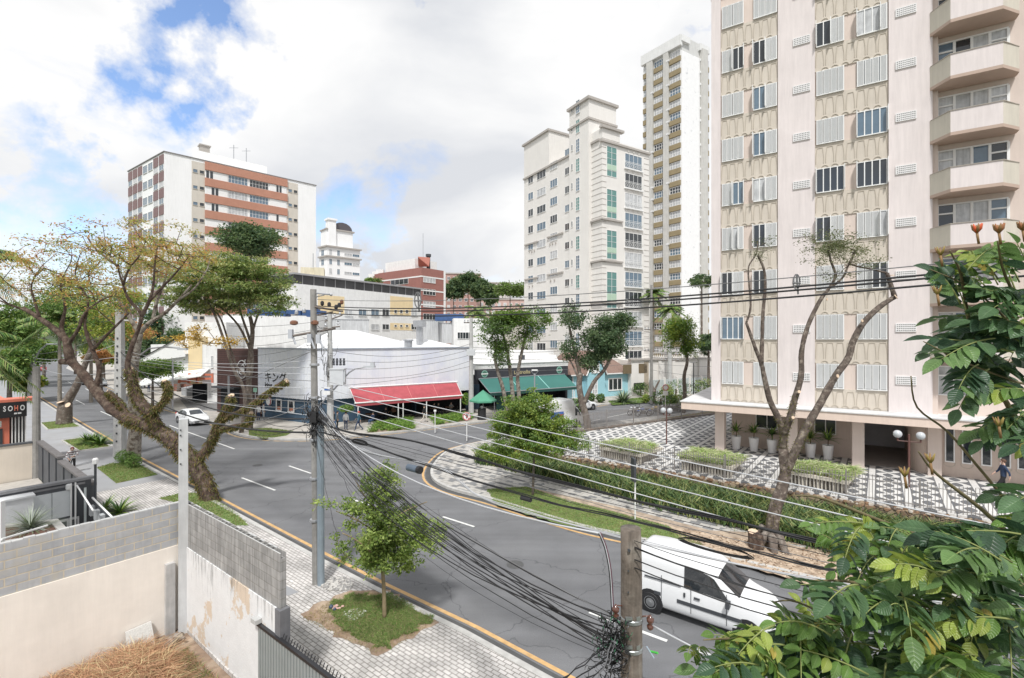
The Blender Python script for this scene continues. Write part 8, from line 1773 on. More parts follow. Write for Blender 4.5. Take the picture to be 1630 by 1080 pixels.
def car(name,label,pos,head,kind,body_m,cat='car',grp=None,cop=False):
    """local frame: x forward, y left"""
    if kind=='van':
        Lx=[-2.02,-1.98,-1.9,-1.2,.0,.38,.50,1.20,1.32,1.72,1.95,2.02]; top=[1.25,1.62,1.76,1.82,1.80,1.73,1.64,1.12,1.05,.95,.80,.58]; bel=[1.02,1.02,1.02,1.02,1.02,1.02,1.02,.98,.96,.90,.78,.55]; hw=[.76,.80,.82,.83,.83,.83,.83,.82,.81,.78,.70,.62]; rw=[.66,.70,.72,.74,.73,.71,.70,.74,.76,.72,.62,.5]; wb=(-1.32,1.36); R_=.31
        L0,L1=-2.02,2.02
    elif kind=='box':
        Lx=[-2.9,-2.85,1.2,1.25,1.3,1.7,2.2,2.4,2.5]; top=[2.7,2.75,2.75,2.75,2.1,2.05,1.35,1.15,.8]; bel=[1.2]*5+[1.15,1.1,1.0,.75]; hw=[1.0,1.05,1.05,1.0,.95,.95,.93,.88,.8]; rw=[1.0,1.04,1.04,.98,.85,.82,.86,.8,.7]; wb=(-1.9,1.6); R_=.36; L0,L1=-2.9,2.5
    else:
        Lx=[-2.2,-2.12,-1.75,-1.2,-.75,-.2,.4,1.15,1.3,1.9,2.12,2.2]; top=[.78,.98,1.04,1.33,1.43,1.45,1.38,.99,.95,.82,.70,.5]; bel=[.76,.90,.92,.92,.92,.91,.90,.88,.87,.76,.66,.46]; hw=[.76,.82,.86,.87,.88,.88,.88,.87,.86,.84,.76,.68]; rw=[.66,.70,.70,.62,.60,.60,.62,.74,.76,.72,.62,.5]; wb=(-1.32,1.34); R_=.32; L0,L1=-2.2,2.2
    fi=lambda a,x: float(np.interp(x,Lx,a))
    t=thing(name,label,cat,(0,0,0),grp)
    XS=np.linspace(L0,L1,121)
    def sm(a,w_=5):
        v=np.interp(XS,Lx,a); vp=np.pad(v,w_,mode='edge'); return np.convolve(vp,np.ones(2*w_+1)/(2*w_+1),'valid')
    top,bel,hw,rw=sm(top),sm(bel),sm(hw),sm(rw); Lx=list(XS)
    xs=list(np.linspace(L0,L1,64)); vs=[];fs=[];S=[]
    for x in xs:
        T_,B_,H_,W__=fi(top,x),fi(bel,x),fi(hw,x),fi(rw,x); zb=.22+(.1 if abs(x)>1.85 else 0); T_=max(T_,B_+.012)
        g_=T_-B_; half=[(0,zb),(H_*.9,zb),(H_*.975,zb+.07),(H_,zb+.2),(H_*1.0,(zb+B_)/2),(H_*.99,B_-.06),(H_*.965,B_),((H_*.965+W__)/2+.012,B_+g_*.48),(W__,T_-.06*min(1,g_*4)),(W__*.96,T_-.025*min(1,g_*4)),(W__*.86,T_-.004),(W__*.5,T_+.012),(0,T_+.018)]
        ring=[(x,-y,z) for y,z in half]+[(x,y,z) for y,z in half[-2:0:-1]]; S.append(ring)
    n=len(S[0]); 
    for r in S: vs+=r
    for i in range(len(S)-1):
        for k in range(n): fs.append((i*n+k,(i+1)*n+k,(i+1)*n+(k+1)%n,i*n+(k+1)%n))
    fs+=[tuple(range(n)),tuple(range((len(S)-1)*n+n-1,(len(S)-1)*n-1,-1))]
    b=MB(); b.add(vs,fs); body=b.build('body',body_m,t,smooth=True,local=True)
    md=body.modifiers.new('edge','EDGE_SPLIT'); md.split_angle=R(55)
    def side(x0,x1,t0,t1,sg,sl=0,off=.024):
        m=MB(); nx=6; g=[]
        for i in range(nx+1):
            q=i/nx
            for tt in (t0,t1):
                x=x0+(x1-x0)*q+ (sl*(tt-t0)/(t1-t0) if q>.5 else 0)*(q-.5)*2; T_,B_,H_,W__=fi(top,x),fi(bel,x),fi(hw,x),fi(rw,x)
                y=H_*.965+(W__-H_*.965)*tt; z=B_+(T_-.05-B_)*tt; g.append((x,sg*(y+off),z+off*.4))
        fs=[(2*i,2*i+2,2*i+3,2*i+1) if sg<0 else (2*i,2*i+1,2*i+3,2*i+2) for i in range(nx)]; m.add(g,fs); return m
    gm=mat('car_glass',(.02,.025,.03),.03,0,spec=1)
    def topatch(x0,x1,nm,off=.014,f=.84):
        m=MB(); g=[]; nx=8
        for i in range(nx+1):
            x=x0+(x1-x0)*i/nx; T_,W__=max(fi(top,x),fi(bel,x)+.012),fi(rw,x)
            for y in (-W__*f,-W__*.5,0,W__*.5,W__*f): g.append((x,y,T_+(.018 if y==0 else .012 if abs(y)<W__*.6 else -.014)+off*.6))
        fs=[(i*5+k,(i+1)*5+k,(i+1)*5+k+1,i*5+k+1) for i in range(nx) for k in range(4)]; m.add(g,fs); return m.build(nm,gm,t,local=True,smooth=True)
    if kind=='van':
        for sg in (-1,1):
            side(-.32,.92,.05,.84,sg,-.42).build('side_window',gm,t,local=True)
            m=MB(); m.box((.36,sg*.842,.62),(1.75,.02,.10)); m.box((-1.1,sg*.845,.66),(.2,.016,.10)); m.build('side_moulding',M_char,t,local=True)
            for x in (-.30,.05): m=MB(); m.box((x,sg*.85,.86),(.16 if x>-.1 else .05,.03,.05 if x>-.1 else .12)); m.build('door_handle',M_char,t,local=True)
            m=MB(); m.box((-.95,sg*.838,1.08),(1.1,.015,.04)); m.build('slide_rail',M_char,t,local=True)
            m=MB(); m.box((.90,sg*.95,1.02),(.10,.2,.16)); m.build('mirror',M_char,t,local=True)
            for x in (-.12,-.98,.84): m=MB(); m.box((x,sg*.834,.80),(.014,.012,.85)); m.build('door_seam',M_char,t,local=True)
        topatch(.58,1.14,'windscreen',f=.93); 
        m=MB(); m.box((-2.03,0,1.35),(.02,1.1,.45)); m.build('rear_window',gm,t,local=True)
    elif kind=='box':
        for sg in (-1,1): side(1.38,2.15,.05,.85,sg,-.2).build('side_window',gm,t,local=True)
        topatch(1.68,2.2,'windscreen')
        for sg in (-1,1):
            m=MB(); m.box((-.9,sg*1.058,1.5),(1.6,.01,.5)); m.build('side_logo',mat('logo_blue',(.08,.16,.5),.5,.1),t,local=True)
            m=MB(); m.box((-.4,sg*1.066,1.42),(.5,.008,.2)); m.build('logo_accent',M_sr,t,local=True)
    else:
        for sg in (-1,1):
            side(-1.25,-.42,.06,.86,sg,0).build('side_window',gm,t,local=True); side(-.36,.95,.06,.86,sg,-.35).build('side_window',gm,t,local=True)
            for x in (-.75,.1): m=MB(); m.box((x,sg*.885,.80),(.16,.03,.03)); m.build('door_handle',M_metal,t,local=True)
            m=MB(); m.box((.62,sg*.96,.95),(.12,.18,.12)); m.build('mirror',body_m,t,local=True)
        topatch(.44,1.14,'windscreen'); topatch(-1.72,-1.0,'rear_window')
    for x in wb:
        for sg in (-1,1):
            H_=fi(hw,x); m=MB(); m.lathe([(R_+.07,0),(R_+.07,.02)],(x,sg*(H_-.012),R_+.02),20,0,(0,sg,0)); m.build('wheel_arch',M_black,t,local=True)
            m=MB(); m.lathe([(R_*.7,-.2),(R_-.03,-.2),(R_,-.16),(R_,-.03),(R_-.03,.01),(R_*.66,.015)],(x,sg*(H_+.012),R_),22,0,(0,sg,0)); w_=m.build('wheel',M_black,t,local=True,smooth=False)
            m=MB(); m.lathe([(R_*.64,0),(R_*.62,.012),(R_*.5,-.01+.015),(R_*.2,.02),(R_*.12,.03)],(x,sg*(H_+.018),R_),16,0,(0,sg,0)); m.build('rim',mat('wheel_rim',(.35,.36,.37),.35,.1,metal=.7),w_,local=True)
    xf=L1-.12; xr=L0+.02
    for sg in (-1,1):
        m=MB(); m.ball((xf-.1,sg*fi(hw,xf-.1)*.80,fi(bel,xf-.1)-.10),.17,0,10,8,(.75,.85,.55)); m.build('headlight',mat('lamp_clear',(.7,.72,.75),.05,.02,spec=1),t,local=True,smooth=True)
        m=MB(); m.box((xr,sg*fi(hw,xr)*.9,.85),(.06,.14,.32)); m.build('tail_light',mat('tail_red',(.5,.02,.02),.2,.05),t,local=True)
    m=MB(); m.box((L1-.04,0,.38),(.10,1.1,.16)); m.box((L1-.10,0,.56),(.10,.7,.07)); m.build('grille',M_char,t,local=True)
    m=MB(); m.box((xr-.03,0,.62),(.02,.4,.13)); m.box((L1+.015,0,.36),(.01,.4,.12)); m.build('number_plate',mat('plate_grey',(.5,.5,.5),.5,.05),t,local=True)
    t.location=pos; t.rotation_euler=(0,0,math.atan2(head[1],head[0])); return t
wp_=mat('white_car_paint',(.74,.75,.76),.22,.02,coat=.5); rp=mat('red_car_paint',(.50,.02,.02),.2,.02,coat=.5); sp_=mat('silver_car_paint',(.42,.44,.46),.25,.02,metal=.4,coat=.5); dp=mat('dark_car_paint',(.04,.05,.06),.2,.02,coat=.5)
h_=Vector((.80,-.60)).normalized(); rwp=Vector((4.20,14.4)); ctr=rwp+h_*1.32+Vector((.60,.80))*.83
VAN=car('delivery_van','white panel van with dark side moulding driving behind the wooden pole',(ctr.x,ctr.y,.005),h_,'van',wp_,cat='van')
q=G(300,677); car('sedan','white sedan approaching the junction on the far lane',(q.x,q.y+.6,.005),(.79,-.61),'sedan',wp_)
q=G(66,592); car('hatchback','red car driving away far down the avenue',(q.x,q.y,.005),(-.74,.67),'sedan',rp)
q=G(158,616); car('parked_sedan','silver parked car far along the right side of the avenue',(q.x,q.y,.005),(.75,-.66),'sedan',sp_)
q=G(139,613); car('parked_sedan','dark parked car behind the silver one on the avenue',(q.x,q.y,.005),(.75,-.66),'sedan',dp)
q=G(60,579); car('parked_sedan','white car far off on the left side of the avenue, beyond the red one',(q.x,q.y,.005),(-.74,.67),'sedan',wp_)
q=G(52,577); car('parked_sedan','silver car at the farthest left of the avenue',(q.x-6,q.y+14,.005),(-.74,.67),'sedan',sp_)
q=G(246,620); car('parked_sedan','pale covered-looking car parked behind the man on the far pavement',(q.x,q.y,.125),(.9,.3),'sedan',mat('cover_white',(.62,.63,.66),.8,.1,2))
q=G(887,684); car('box_van','white box van with small blue emblem parked on the side street behind the bed tree',(q.x,q.y,.005),(.83,.55),'box',wp_,cat='van')
q=G(932,664); car('parked_sedan','white car parked in front of the green awning end, behind the forked trunk',(q.x,q.y+4.5,.005),(.83,.55),'sedan',wp_)
def moto(label,px,py,m,ang,z0=.01):
    t=thing('motorcycle',label,'motorcycle',(0,0,0),'motorcycles parked on the side street')
    for x in (-.66,.66):
        b=MB(); b.tube([Vector((x+.29*math.cos(a),0,.31+.29*math.sin(a))) for a in [2*math.pi*i/18 for i in range(19)]],.05,6,cap=False); w_=b.build('wheel',M_black,t,local=True,smooth=True)
        b=MB(); 
        for k in range(6): a=k*math.pi/6; b.tube([(x-.26*math.cos(a),0,.31-.26*math.sin(a)),(x+.26*math.cos(a),0,.31+.26*math.sin(a))],.008,4)
        b.lathe([(.07,-.04),(.07,.04)],(x,0,.31),10,0,(0,1,0)); b.build('spokes',M_metal,w_,local=True)
    b=MB(); b.tube([(.66,.06,.31),(.42,.06,.9)],.025,6); b.tube([(.66,-.06,.31),(.42,-.06,.9)],.025,6); b.build('fork',M_metal,t,local=True)
    b=MB(); b.tube([(.40,-.33,1.0),(.44,0,.96),(.40,.33,1.0)],.02,6); b.build('handlebar',M_black,t,local=True)
    b=MB(); b.ball((.18,0,.80),.26,0,12,8,(1,.55,.55)); b.ball((-.72,0,.66),.2,0,10,6,(1,.4,.3)); b.ball((.62,0,.64),.2,0,10,6,(1,.35,.25)); b.build('tank_and_guards',m,t,local=True,smooth=True)
    b=MB(); b.ball((-.32,0,.80),.34,0,12,8,(1,.4,.25)); b.build('seat',M_black,t,local=True,smooth=True)
    b=MB(); b.box((.05,0,.42),(.42,.26,.34)); b.tube([(.1,-.14,.25),(-.3,-.16,.28),(-.8,-.17,.38)],.045,7); b.build('engine',mat('engine_metal',(.2,.2,.21),.4,.2,metal=.6),t,local=True)
    b=MB(); b.tube([(-.66,.05,.31),(-.1,.05,.4),(-.35,.05,.72),(.36,.03,.86),(.05,.05,.4)],.022,5); b.build('frame',M_black,t,local=True)
    b=MB(); b.ball((.55,0,.86),.10,0,10,8); b.build('headlight',_m['lamp_clear'],t,local=True,smooth=True)
    b=MB(); b.tube([(.38,.3,1.0),(.36,.34,1.16)],.01,4); b.ball((.36,.36,1.18),.05,0,6,5); b.tube([(.38,-.3,1.0),(.36,-.34,1.16)],.01,4); b.ball((.36,-.36,1.18),.05,0,6,5); b.build('mirror',M_black,t,local=True)
    q=G(px,py); t.location=(q.x,q.y,z0); t.rotation_euler=(R(0),R(0),ang); t.rotation_euler[0]=R(-8); return t
for px,py,m,an,lb in ((1010,662,wp_,3.6,'white motorcycle at the left end of the row'),(1024,664,mat('moto_blue',(.10,.16,.42),.25,.05),3.4,'blue and black motorcycle second from the left'),(1045,661,mat('moto_yellow',(.55,.35,.02),.25,.05),3.5,'yellow motorcycle in the middle of the row'),(1059,659,dp,3.5,'black motorcycle right of the yellow one'),(1073,658,sp_,3.5,'grey motorcycle at the right end beside the twisted tree')):
    moto(lb,px,py,m,an)
SK=mat('skin',C8(206,158,130),.6,.04)
def person(label,pos,head,h,top_m,leg_m,hair_m,pose='stand',skin=None,hold=None,cap=None,cut=None):
    """one continuous skinned body, local: x right, y forward"""
    k=h/1.75; t=thing('person',label,'person',(0,0,0)); st=.0
    J={'pel':(0,0,.95),'sp':(0,0,1.18),'ch':(0,.0,1.36),'nk':(0,.0,1.50),'hd':(0,.02,1.60),'ht':(0,.02,1.70)}
    hipL,hipR=(-.09,0,.90),(.09,0,.90); kL,kR=(-.10,.02,.50),(.10,.02,.50); aL,aR=(-.10,0,.09),(.10,0,.09); tL,tR=(-.11,.14,.04),(.11,.14,.04)
    sL,sR=(-.19,0,1.41),(.19,0,1.41); eL,eR=(-.25,-.02,1.13),(.25,-.02,1.13); wL,wR=(-.24,.08,.90),(.24,.08,.90); hL,hR=(-.23,.11,.82),(.23,.11,.82)
    if pose=='walk':
        kL,aL,tL=(-.10,.22,.53),(-.10,.30,.10),(-.10,.44,.08); kR,aR,tR=(.10,-.05,.50),(.10,-.36,.16),(.11,-.26,.05); eL,wL,hL=(-.25,-.14,1.15),(-.24,-.16,.92),(-.23,-.13,.84); eR,wR,hR=(.25,.10,1.14),(.22,.26,1.0),(.21,.32,.94)
    if pose=='sweep':
        J.update(ch=(0,.06,1.34),nk=(0,.13,1.46),hd=(0,.18,1.55),ht=(0,.21,1.64)); sL,sR=(-.19,.05,1.39),(.19,.05,1.39); eL,wL,hL=(-.27,.16,1.16),(-.02,.32,1.12),(.02,.36,1.10); eR,wR,hR=(.30,.16,1.15),(.16,.36,.96),(.12,.40,.93)
    if pose=='sit':
        d=-.45; J={a:(c[0],c[1],c[2]+d) for a,c in J.items()}; hipL,hipR=(-.10,.03,.50),(.10,.03,.50); kL,kR=(-.12,.42,.50),(.12,.42,.50); aL,aR=(-.12,.42,.10),(.12,.42,.10); tL,tR=(-.12,.56,.05),(.12,.56,.05)
        sL,sR=(-.19,0,.96),(.19,0,.96); eL,eR=(-.26,.12,.74),(.26,.12,.74); wL,wR=(-.16,.34,.76),(.16,.34,.76); hL,hR=(-.12,.41,.77),(.12,.41,.77)
    V=[];E=[];Rr=[]
    def a(p,r): V.append(p);Rr.append(r);return len(V)-1
    pel=a(J['pel'],(.15,.11));spn=a(J['sp'],(.135,.10));chs=a(J['ch'],(.165,.115));nk=a(J['nk'],(.058,.058));hd=a(J['hd'],(.088,.10));ht=a(J['ht'],(.075,.085)); E+=[(pel,spn),(spn,chs),(chs,nk),(nk,hd),(hd,ht)]
    for hp,kn,an,to in ((hipL,kL,aL,tL),(hipR,kR,aR,tR)):
        i=a(hp,(.095,.095));j=a(kn,(.062,.062));q=a(an,(.042,.045));r=a(to,(.040,.030)); E+=[(pel,i),(i,j),(j,q),(q,r)]
    for sh,el,wr,ha in ((sL,eL,wL,hL),(sR,eR,wR,hR)):
        i=a(sh,(.065,.06));j=a(el,(.043,.043));q=a(wr,(.029,.027));r=a(ha,(.036,.02)); E+=[(chs,i),(i,j),(j,q),(q,r)]
    me=bpy.data.meshes.new('person_body'); me.from_pydata([tuple(c*k for c in v) for v in V],E,[]); o=bpy.data.objects.new('tmp',me); sc.collection.objects.link(o)
    s=o.modifiers.new('s','SKIN'); o.modifiers.new('ss','SUBSURF').levels=1
    for i,sv in enumerate(me.skin_vertices[0].data): sv.radius=(Rr[i][0]*k,Rr[i][1]*k); sv.use_root=(i==0)
    dg=bpy.context.evaluated_depsgraph_get(); m2=bpy.data.meshes.new_from_object(o.evaluated_get(dg)); bpy.data.objects.remove(o)
    b=MB(); b.v=[tuple(v.co) for v in m2.vertices]; b.f=[tuple(p.vertices) for p in m2.polygons]
    hz=(Vector(J['hd'])*k); 
    belt=(.96 if pose!='sit' else .53)*k; neck=Vector(J['nk'])*k
    for p in m2.polygons:
        c=p.center; md=1
        dw=min((c-Vector(wL)*k).length,(c-Vector(wR)*k).length,(c-Vector(hL)*k).length,(c-Vector(hR)*k).length)
        legd=min((c-Vector(x)*k).length for x in (kL,kR)); 
        if c.z>neck.z-.01 and (c-hz).length<.35: md=0
        elif dw<.10*k: md=0
        elif c.z<.13*k: md=3
        elif c.z<belt or (pose=='sit' and c.y>.14*k and c.z<.62*k): md=2
        b.m.append(md)
    for sgn,wr,ha in ((-1,wL,hL),(1,wR,hR)):
        d=(Vector(ha)-Vector(wr)).normalized(); side=d.cross(Vector((0,1,0))); side=side.normalized() if side.length>.2 else Vector((1,0,0)); pn=d.cross(side).normalized()
        for f in range(4):
            o0=Vector(ha)+side*(f-1.5)*.017; ln=[.062,.072,.068,.052][f]; b.tube([tuple((o0)*k),tuple((o0+d*ln*.5+pn*.006)*k),tuple((o0+d*ln*.85+pn*.024)*k)],[.0085*k,.008*k,.006*k],5,0)
        o0=(Vector(wr)+Vector(ha))*.5+side*.03; b.tube([tuple(o0*k),tuple((o0+side*.022+d*.03)*k),tuple((o0+side*.026+d*.055)*k)],[.010*k,.009*k,.007*k],5,0)
    hd_=Vector(J['hd'])*k; b.ball(hd_+Vector((0,.105,.0))*k,.017*k,0,6,5,(1,1,1.5))
    for sx in (-1,1): b.ball(hd_+Vector((sx*.092,0,.0))*k,.022*k,0,6,5,(.5,.9,1.3)); b.ball(hd_+Vector((sx*.034,.094,.035))*k,.011*k,4,6,5)
    b.box(tuple(hd_+Vector((0,.098,-.055))*k),(.045*k,.01*k,.010*k),5)
    shoe=mat('shoe_dark',(.03,.03,.035),.6,.1)
    body=b.build('body',[skin or SK,top_m,leg_m,shoe,M_blk,mat('lip',(.45,.18,.15),.6,0)],t,local=True,smooth=True)
    hb=MB(); hb.ball((Vector(J['hd'])+Vector((0,-.018,.055)))*k,.112*k,0,12,8,(.95,1.02,.9)); 
    hb.v=[(x,y if (y<hd_.y+.03*k or z>hd_.z+.07*k) else hd_.y+.03*k,z) for x,y,z in hb.v]
    hb.build('hair' if cap is None else 'cap',hair_m if cap is None else cap,t,local=True,smooth=True)
    if hold=='broom':
        m=MB(); m.tube([Vector((-.12,.22,1.35))*k,Vector((.30,.62,.35))*k],.014,6); m.build('broom_handle',M_cabw,t,local=True); m=MB(); m.box((.33*k,.66*k,.27*k),(.26,.1,.14)); m.build('broom_head',mat('broom_pink',(.6,.12,.15),.7,.1),t,local=True)
    if hold=='rag': m=MB(); m.box((.22*k,.12*k,.78*k),(.10,.05,.16)); m.build('white_bag',M_white,t,local=True)
    t.location=pos; t.rotation_euler=(0,0,math.atan2(-head[0],head[1])); return t
HB_=mat('hair_dark',(.025,.018,.014),.7,.1); HR=mat('hair_red',(.16,.03,.025),.7,.1)
navy=mat('cloth_navy',(.03,.05,.10),.9,.1); jeans=mat('cloth_jeans',(.08,.15,.28),.9,.15); wh=mat('cloth_white',(.72,.72,.72),.9,.05); blk=mat('cloth_black',(.02,.02,.022),.9,.1); teal=mat('cloth_teal',(.04,.11,.16),.9,.1); red=mat('cloth_red_cap',(.5,.06,.04),.8,.1)
def stripe():
    m=bpy.data.materials.new('cloth_striped'); m.use_nodes=True; t=m.node_tree; b=t.nodes['Principled BSDF']; g=t.nodes.new("ShaderNodeNewGeometry"); s=t.nodes.new("ShaderNodeSeparateXYZ"); t.links.new(g.outputs['Position'],s.inputs[0])
    f=t.nodes.new("ShaderNodeMath"); f.operation='MULTIPLY'; f.inputs[1].default_value=7; t.links.new(s.outputs['Z'],f.inputs[0]); r=t.nodes.new("ShaderNodeMath"); r.operation='FRACT'; t.links.new(f.outputs[0],r.inputs[0]); gt=t.nodes.new("ShaderNodeMath"); gt.operation='GREATER_THAN'; gt.inputs[1].default_value=.55; t.links.new(r.outputs[0],gt.inputs[0])
    x=t.nodes.new("ShaderNodeMix"); x.data_type='RGBA'; x.inputs['A'].default_value=(.6,.6,.6,1); x.inputs['B'].default_value=(.16,.10,.11,1); t.links.new(gt.outputs[0],x.inputs['Factor']); t.links.new(x.outputs['Result'],b.inputs['Base Color']); b.inputs['Roughness'].default_value=.9; return m
Y=29.0; person('person in a striped jumper with red hair sweeping the grey pavement',((115-CX)/F*Y,Y,.12),(.6,-.6),1.65,stripe(),blk,HR,'sweep',hold='broom')
def gp(px,py): q=G(px,py,.12); return (q.x,q.y,.12)
person('man in dark clothes standing on the far pavement beside the ramp',gp(237,626),(.3,-1),1.75,blk,navy,HB_)
person('person in a pale shirt and navy trousers by the blue boarded wall',gp(411.5,672),(.2,1),1.70,wh,navy,HB_)
person('person all in white standing closest to the blue boarded wall',gp(419.5,670),(.8,.6),1.74,wh,mat('cloth_pale',(.6,.62,.64),.9,.05),HB_)
person('person in dark clothes half hidden by the fallen branches on the far corner',gp(402.5,673),(.1,-1),1.68,blk,navy,HB_,hold='rag')
person('person in jeans and dark top directly right of the transformer pole',gp(530.5,686),(.9,-.3),1.68,blk,jeans,mat('hair_ginger',(.25,.10,.04),.7,.1),'walk')
person('person in black second from the transformer pole',gp(537,684),(.9,.2),1.62,mat('cloth_grey',(.2,.2,.2),.9,.1),blk,HB_)
person('person in a white top and navy trousers below the lime potted shrub',gp(550.5,686.5),(.1,1),1.70,wh,navy,HB_)
person('walking person in a blue shirt and red cap before the red awning',gp(571,687),(-.9,-.3),1.75,teal,navy,HB_,'walk',cap=red)
person('person in jeans crouched on a chair at the left end of the terrace',gp(594,678),(-.8,.4),1.70,navy,jeans,HB_,'sit')
person('walking person in pale trousers at the restaurant entrance',gp(675,674),(1,.2),1.70,blk,mat('cloth_cream',(.6,.55,.48),.9,.05),HB_,'walk')
for u_px,dd,lb,tp in ((614,1.2,'seated diner in a dark shirt at the second terrace table',blk),(626,.6,'seated diner with rolled sleeves at the middle of the left terrace',mat('cloth_brown',(.15,.08,.05),.9,.1)),(691,.9,'seated diner in dark clothes just right of the entrance',navy),(698,1.2,'second seated diner right of the entrance, arms on the table',blk),(718,1.4,'seated diner alone near the right post',mat('cloth_grey',(.2,.2,.2),.9,.1))):
    q=RWf.pt(RWf.u(u_px,dd),dd,.0); person(lb,(q.x,q.y,.13),(.5,-.6) ,1.72,tp,blk,HB_,'sit')
Y=22.0; person('man in a dark jumper walking on the plaza before the slit windows',((1597-CX)/F*Y,Y,1.0),(-.85,.5),1.74,navy,blk,mat('hair_brown',(.10,.05,.03),.7,.1),'walk')
hf=Fr((P(205,541,60).x,60),(1,.05)); 
t=thing('white_house','white gabled shop house with awning and mustard strip left of the brown panel','house',tuple(hf.pt(0,0,0)))
b=MB(); b.fb(hf,hf.u(240),hf.u(352),2.6,7.6,-7,0); b.fb(hf,hf.u(330),hf.u(352),.1,2.6,-7,0); b.build('wall',M_whiteW,t)
b=MB(); b.fb(hf,hf.u(300),hf.u(322),2.6,8.6,-6,.06); b.build('mustard_strip',M_mu,t)
b=MB(); b.fb(hf,hf.u(285),hf.u(352),7.6,10.5,-9,-1.2); b.build('rear_storey',M_whiteW,t)
winbox(hf,hf.u(336,.0),hf.u(340,.0),4.6,6.2,t,M_white,M_glassc,1,0)
b=MB(); p=[hf.pt(hf.u(225),.6,5.6),hf.pt(hf.u(282),.6,8.1),hf.pt(hf.u(286),.6,8.1),hf.pt(hf.u(300),.6,6.4),hf.pt(hf.u(300),.6,6.1),hf.pt(hf.u(225),.6,5.3)]
b.add(p+[v+Vector((0,6,0)) for v in p],[(5,4,3,2,1,0),(0,1,7,6),(1,2,8,7),(2,3,9,8)]); b.build('gable_front',M_white,t)
b=MB(); b.add([hf.pt(hf.u(225),.8,5.7),hf.pt(hf.u(285),.8,8.25),hf.pt(hf.u(270),-6,9.2),hf.pt(hf.u(232),-6,6.4)],[(0,1,2,3)]); b.build('grey_roof',mat('slate_sheet',(.22,.21,.21),.8,.2,2),t)
b=MB(); p=[hf.pt(hf.u(238),.3,3.7),hf.pt(hf.u(335),.1,4.6),hf.pt(hf.u(335),2.0,3.8),hf.pt(hf.u(238),2.4,2.6)]; b.hexa([v-Vector((0,0,.12)) for v in p][::-1],p[::-1]); b.build('awning',M_white,t)
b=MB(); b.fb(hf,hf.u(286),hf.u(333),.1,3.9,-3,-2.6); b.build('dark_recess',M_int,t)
b=MB(); b.fb(hf,hf.u(310),hf.u(331),2.2,3.6,-2.6,-2.5); b.build('pane',M_glass,t)
t=thing('orange_railing','orange painted railing on the raised terrace of the white house','railing',tuple(hf.pt(hf.u(300),1,0)))
b=MB(); M_org=mat('orange_rail',C8(224,104,48),.6,.08,2)
za=zat(607,58)
for a,c in ((285,300),(301,313),(314,338)):
    for y in ((598.5,605) if a>300 else (602,609)): z=zat(y,58.6); b.fb(hf,hf.u(a,1.2),hf.u(c,1.2),z-.12,z+.12,1.1,1.25)
    for x in (a,c): b.fb(hf,hf.u(x,1.2)-.1,hf.u(x,1.2)+.1,zat(612,58.6),zat(596,58.6) if a>300 else zat(600,58.6),1.08,1.28)
b.build('rails',M_org,t)
t=thing('access_ramp','grey access ramp with white handrail in front of the white house','ramp',tuple(G(325,640,0)))
rf=Fr(tuple(G(297,632,.12).xy),(G(345,628,.12)-G(297,632,.12)).xy)
Lr=rf.u(347); b=MB(); b.add([rf.pt(0,0,.12),rf.pt(Lr,0,.12),rf.pt(Lr,0,1.9),rf.pt(0,0,1.2),rf.pt(0,-2,.12),rf.pt(Lr,-2,.12),rf.pt(Lr,-2,1.9),rf.pt(0,-2,1.2)],[(0,1,2,3),(3,2,6,7),(7,6,5,4),(0,3,7,4),(1,5,6,2)]); b.build('ramp_body',mat('ramp_grey',(.33,.34,.35),.8,.1),t)
b=MB(); b.tube([rf.pt(0,.0,1.75),rf.pt(Lr,0,2.6)],.05,5); b.tube([rf.pt(0,.0,1.5),rf.pt(Lr,0,2.3)],.03,5)
for i in range(14): q_=i/13; b.tube([rf.pt(Lr*q_,0,1.2+.7*q_),rf.pt(Lr*q_,0,1.75+.85*q_)],.025,4)
b.build('handrail',M_cabw,t)
for k,(px,py) in enumerate(((321,630),(333,633),(343.5,635))):
    q=G(px,py,.12); b=MB(); b.tube([q,q+Vector((0,0,.75))],.05,6); b.lathe([(.12,0),(.12,.06)],q,8); setp(b.build('bollard',M_char,None,loc=tuple(q)),['leftmost','middle','rightmost'][k]+' of three small dark bollards before the ramp','bollard','bollards before the ramp')
b=MB(); q=G(290,623,.12); 
setp(MB().box((q.x,q.y,.7),(4.2,1.2,1.1)).build('planter_wall',mat('terracotta_planter',C8(150,90,66),.9,.15),None,loc=tuple(q)),'low terracotta planter wall at the terrace foot','planter')
farblock('avenue_house',270,300,76,546,C8(216,214,210),'white low house at the right of the avenue',2,2,.3,'house')
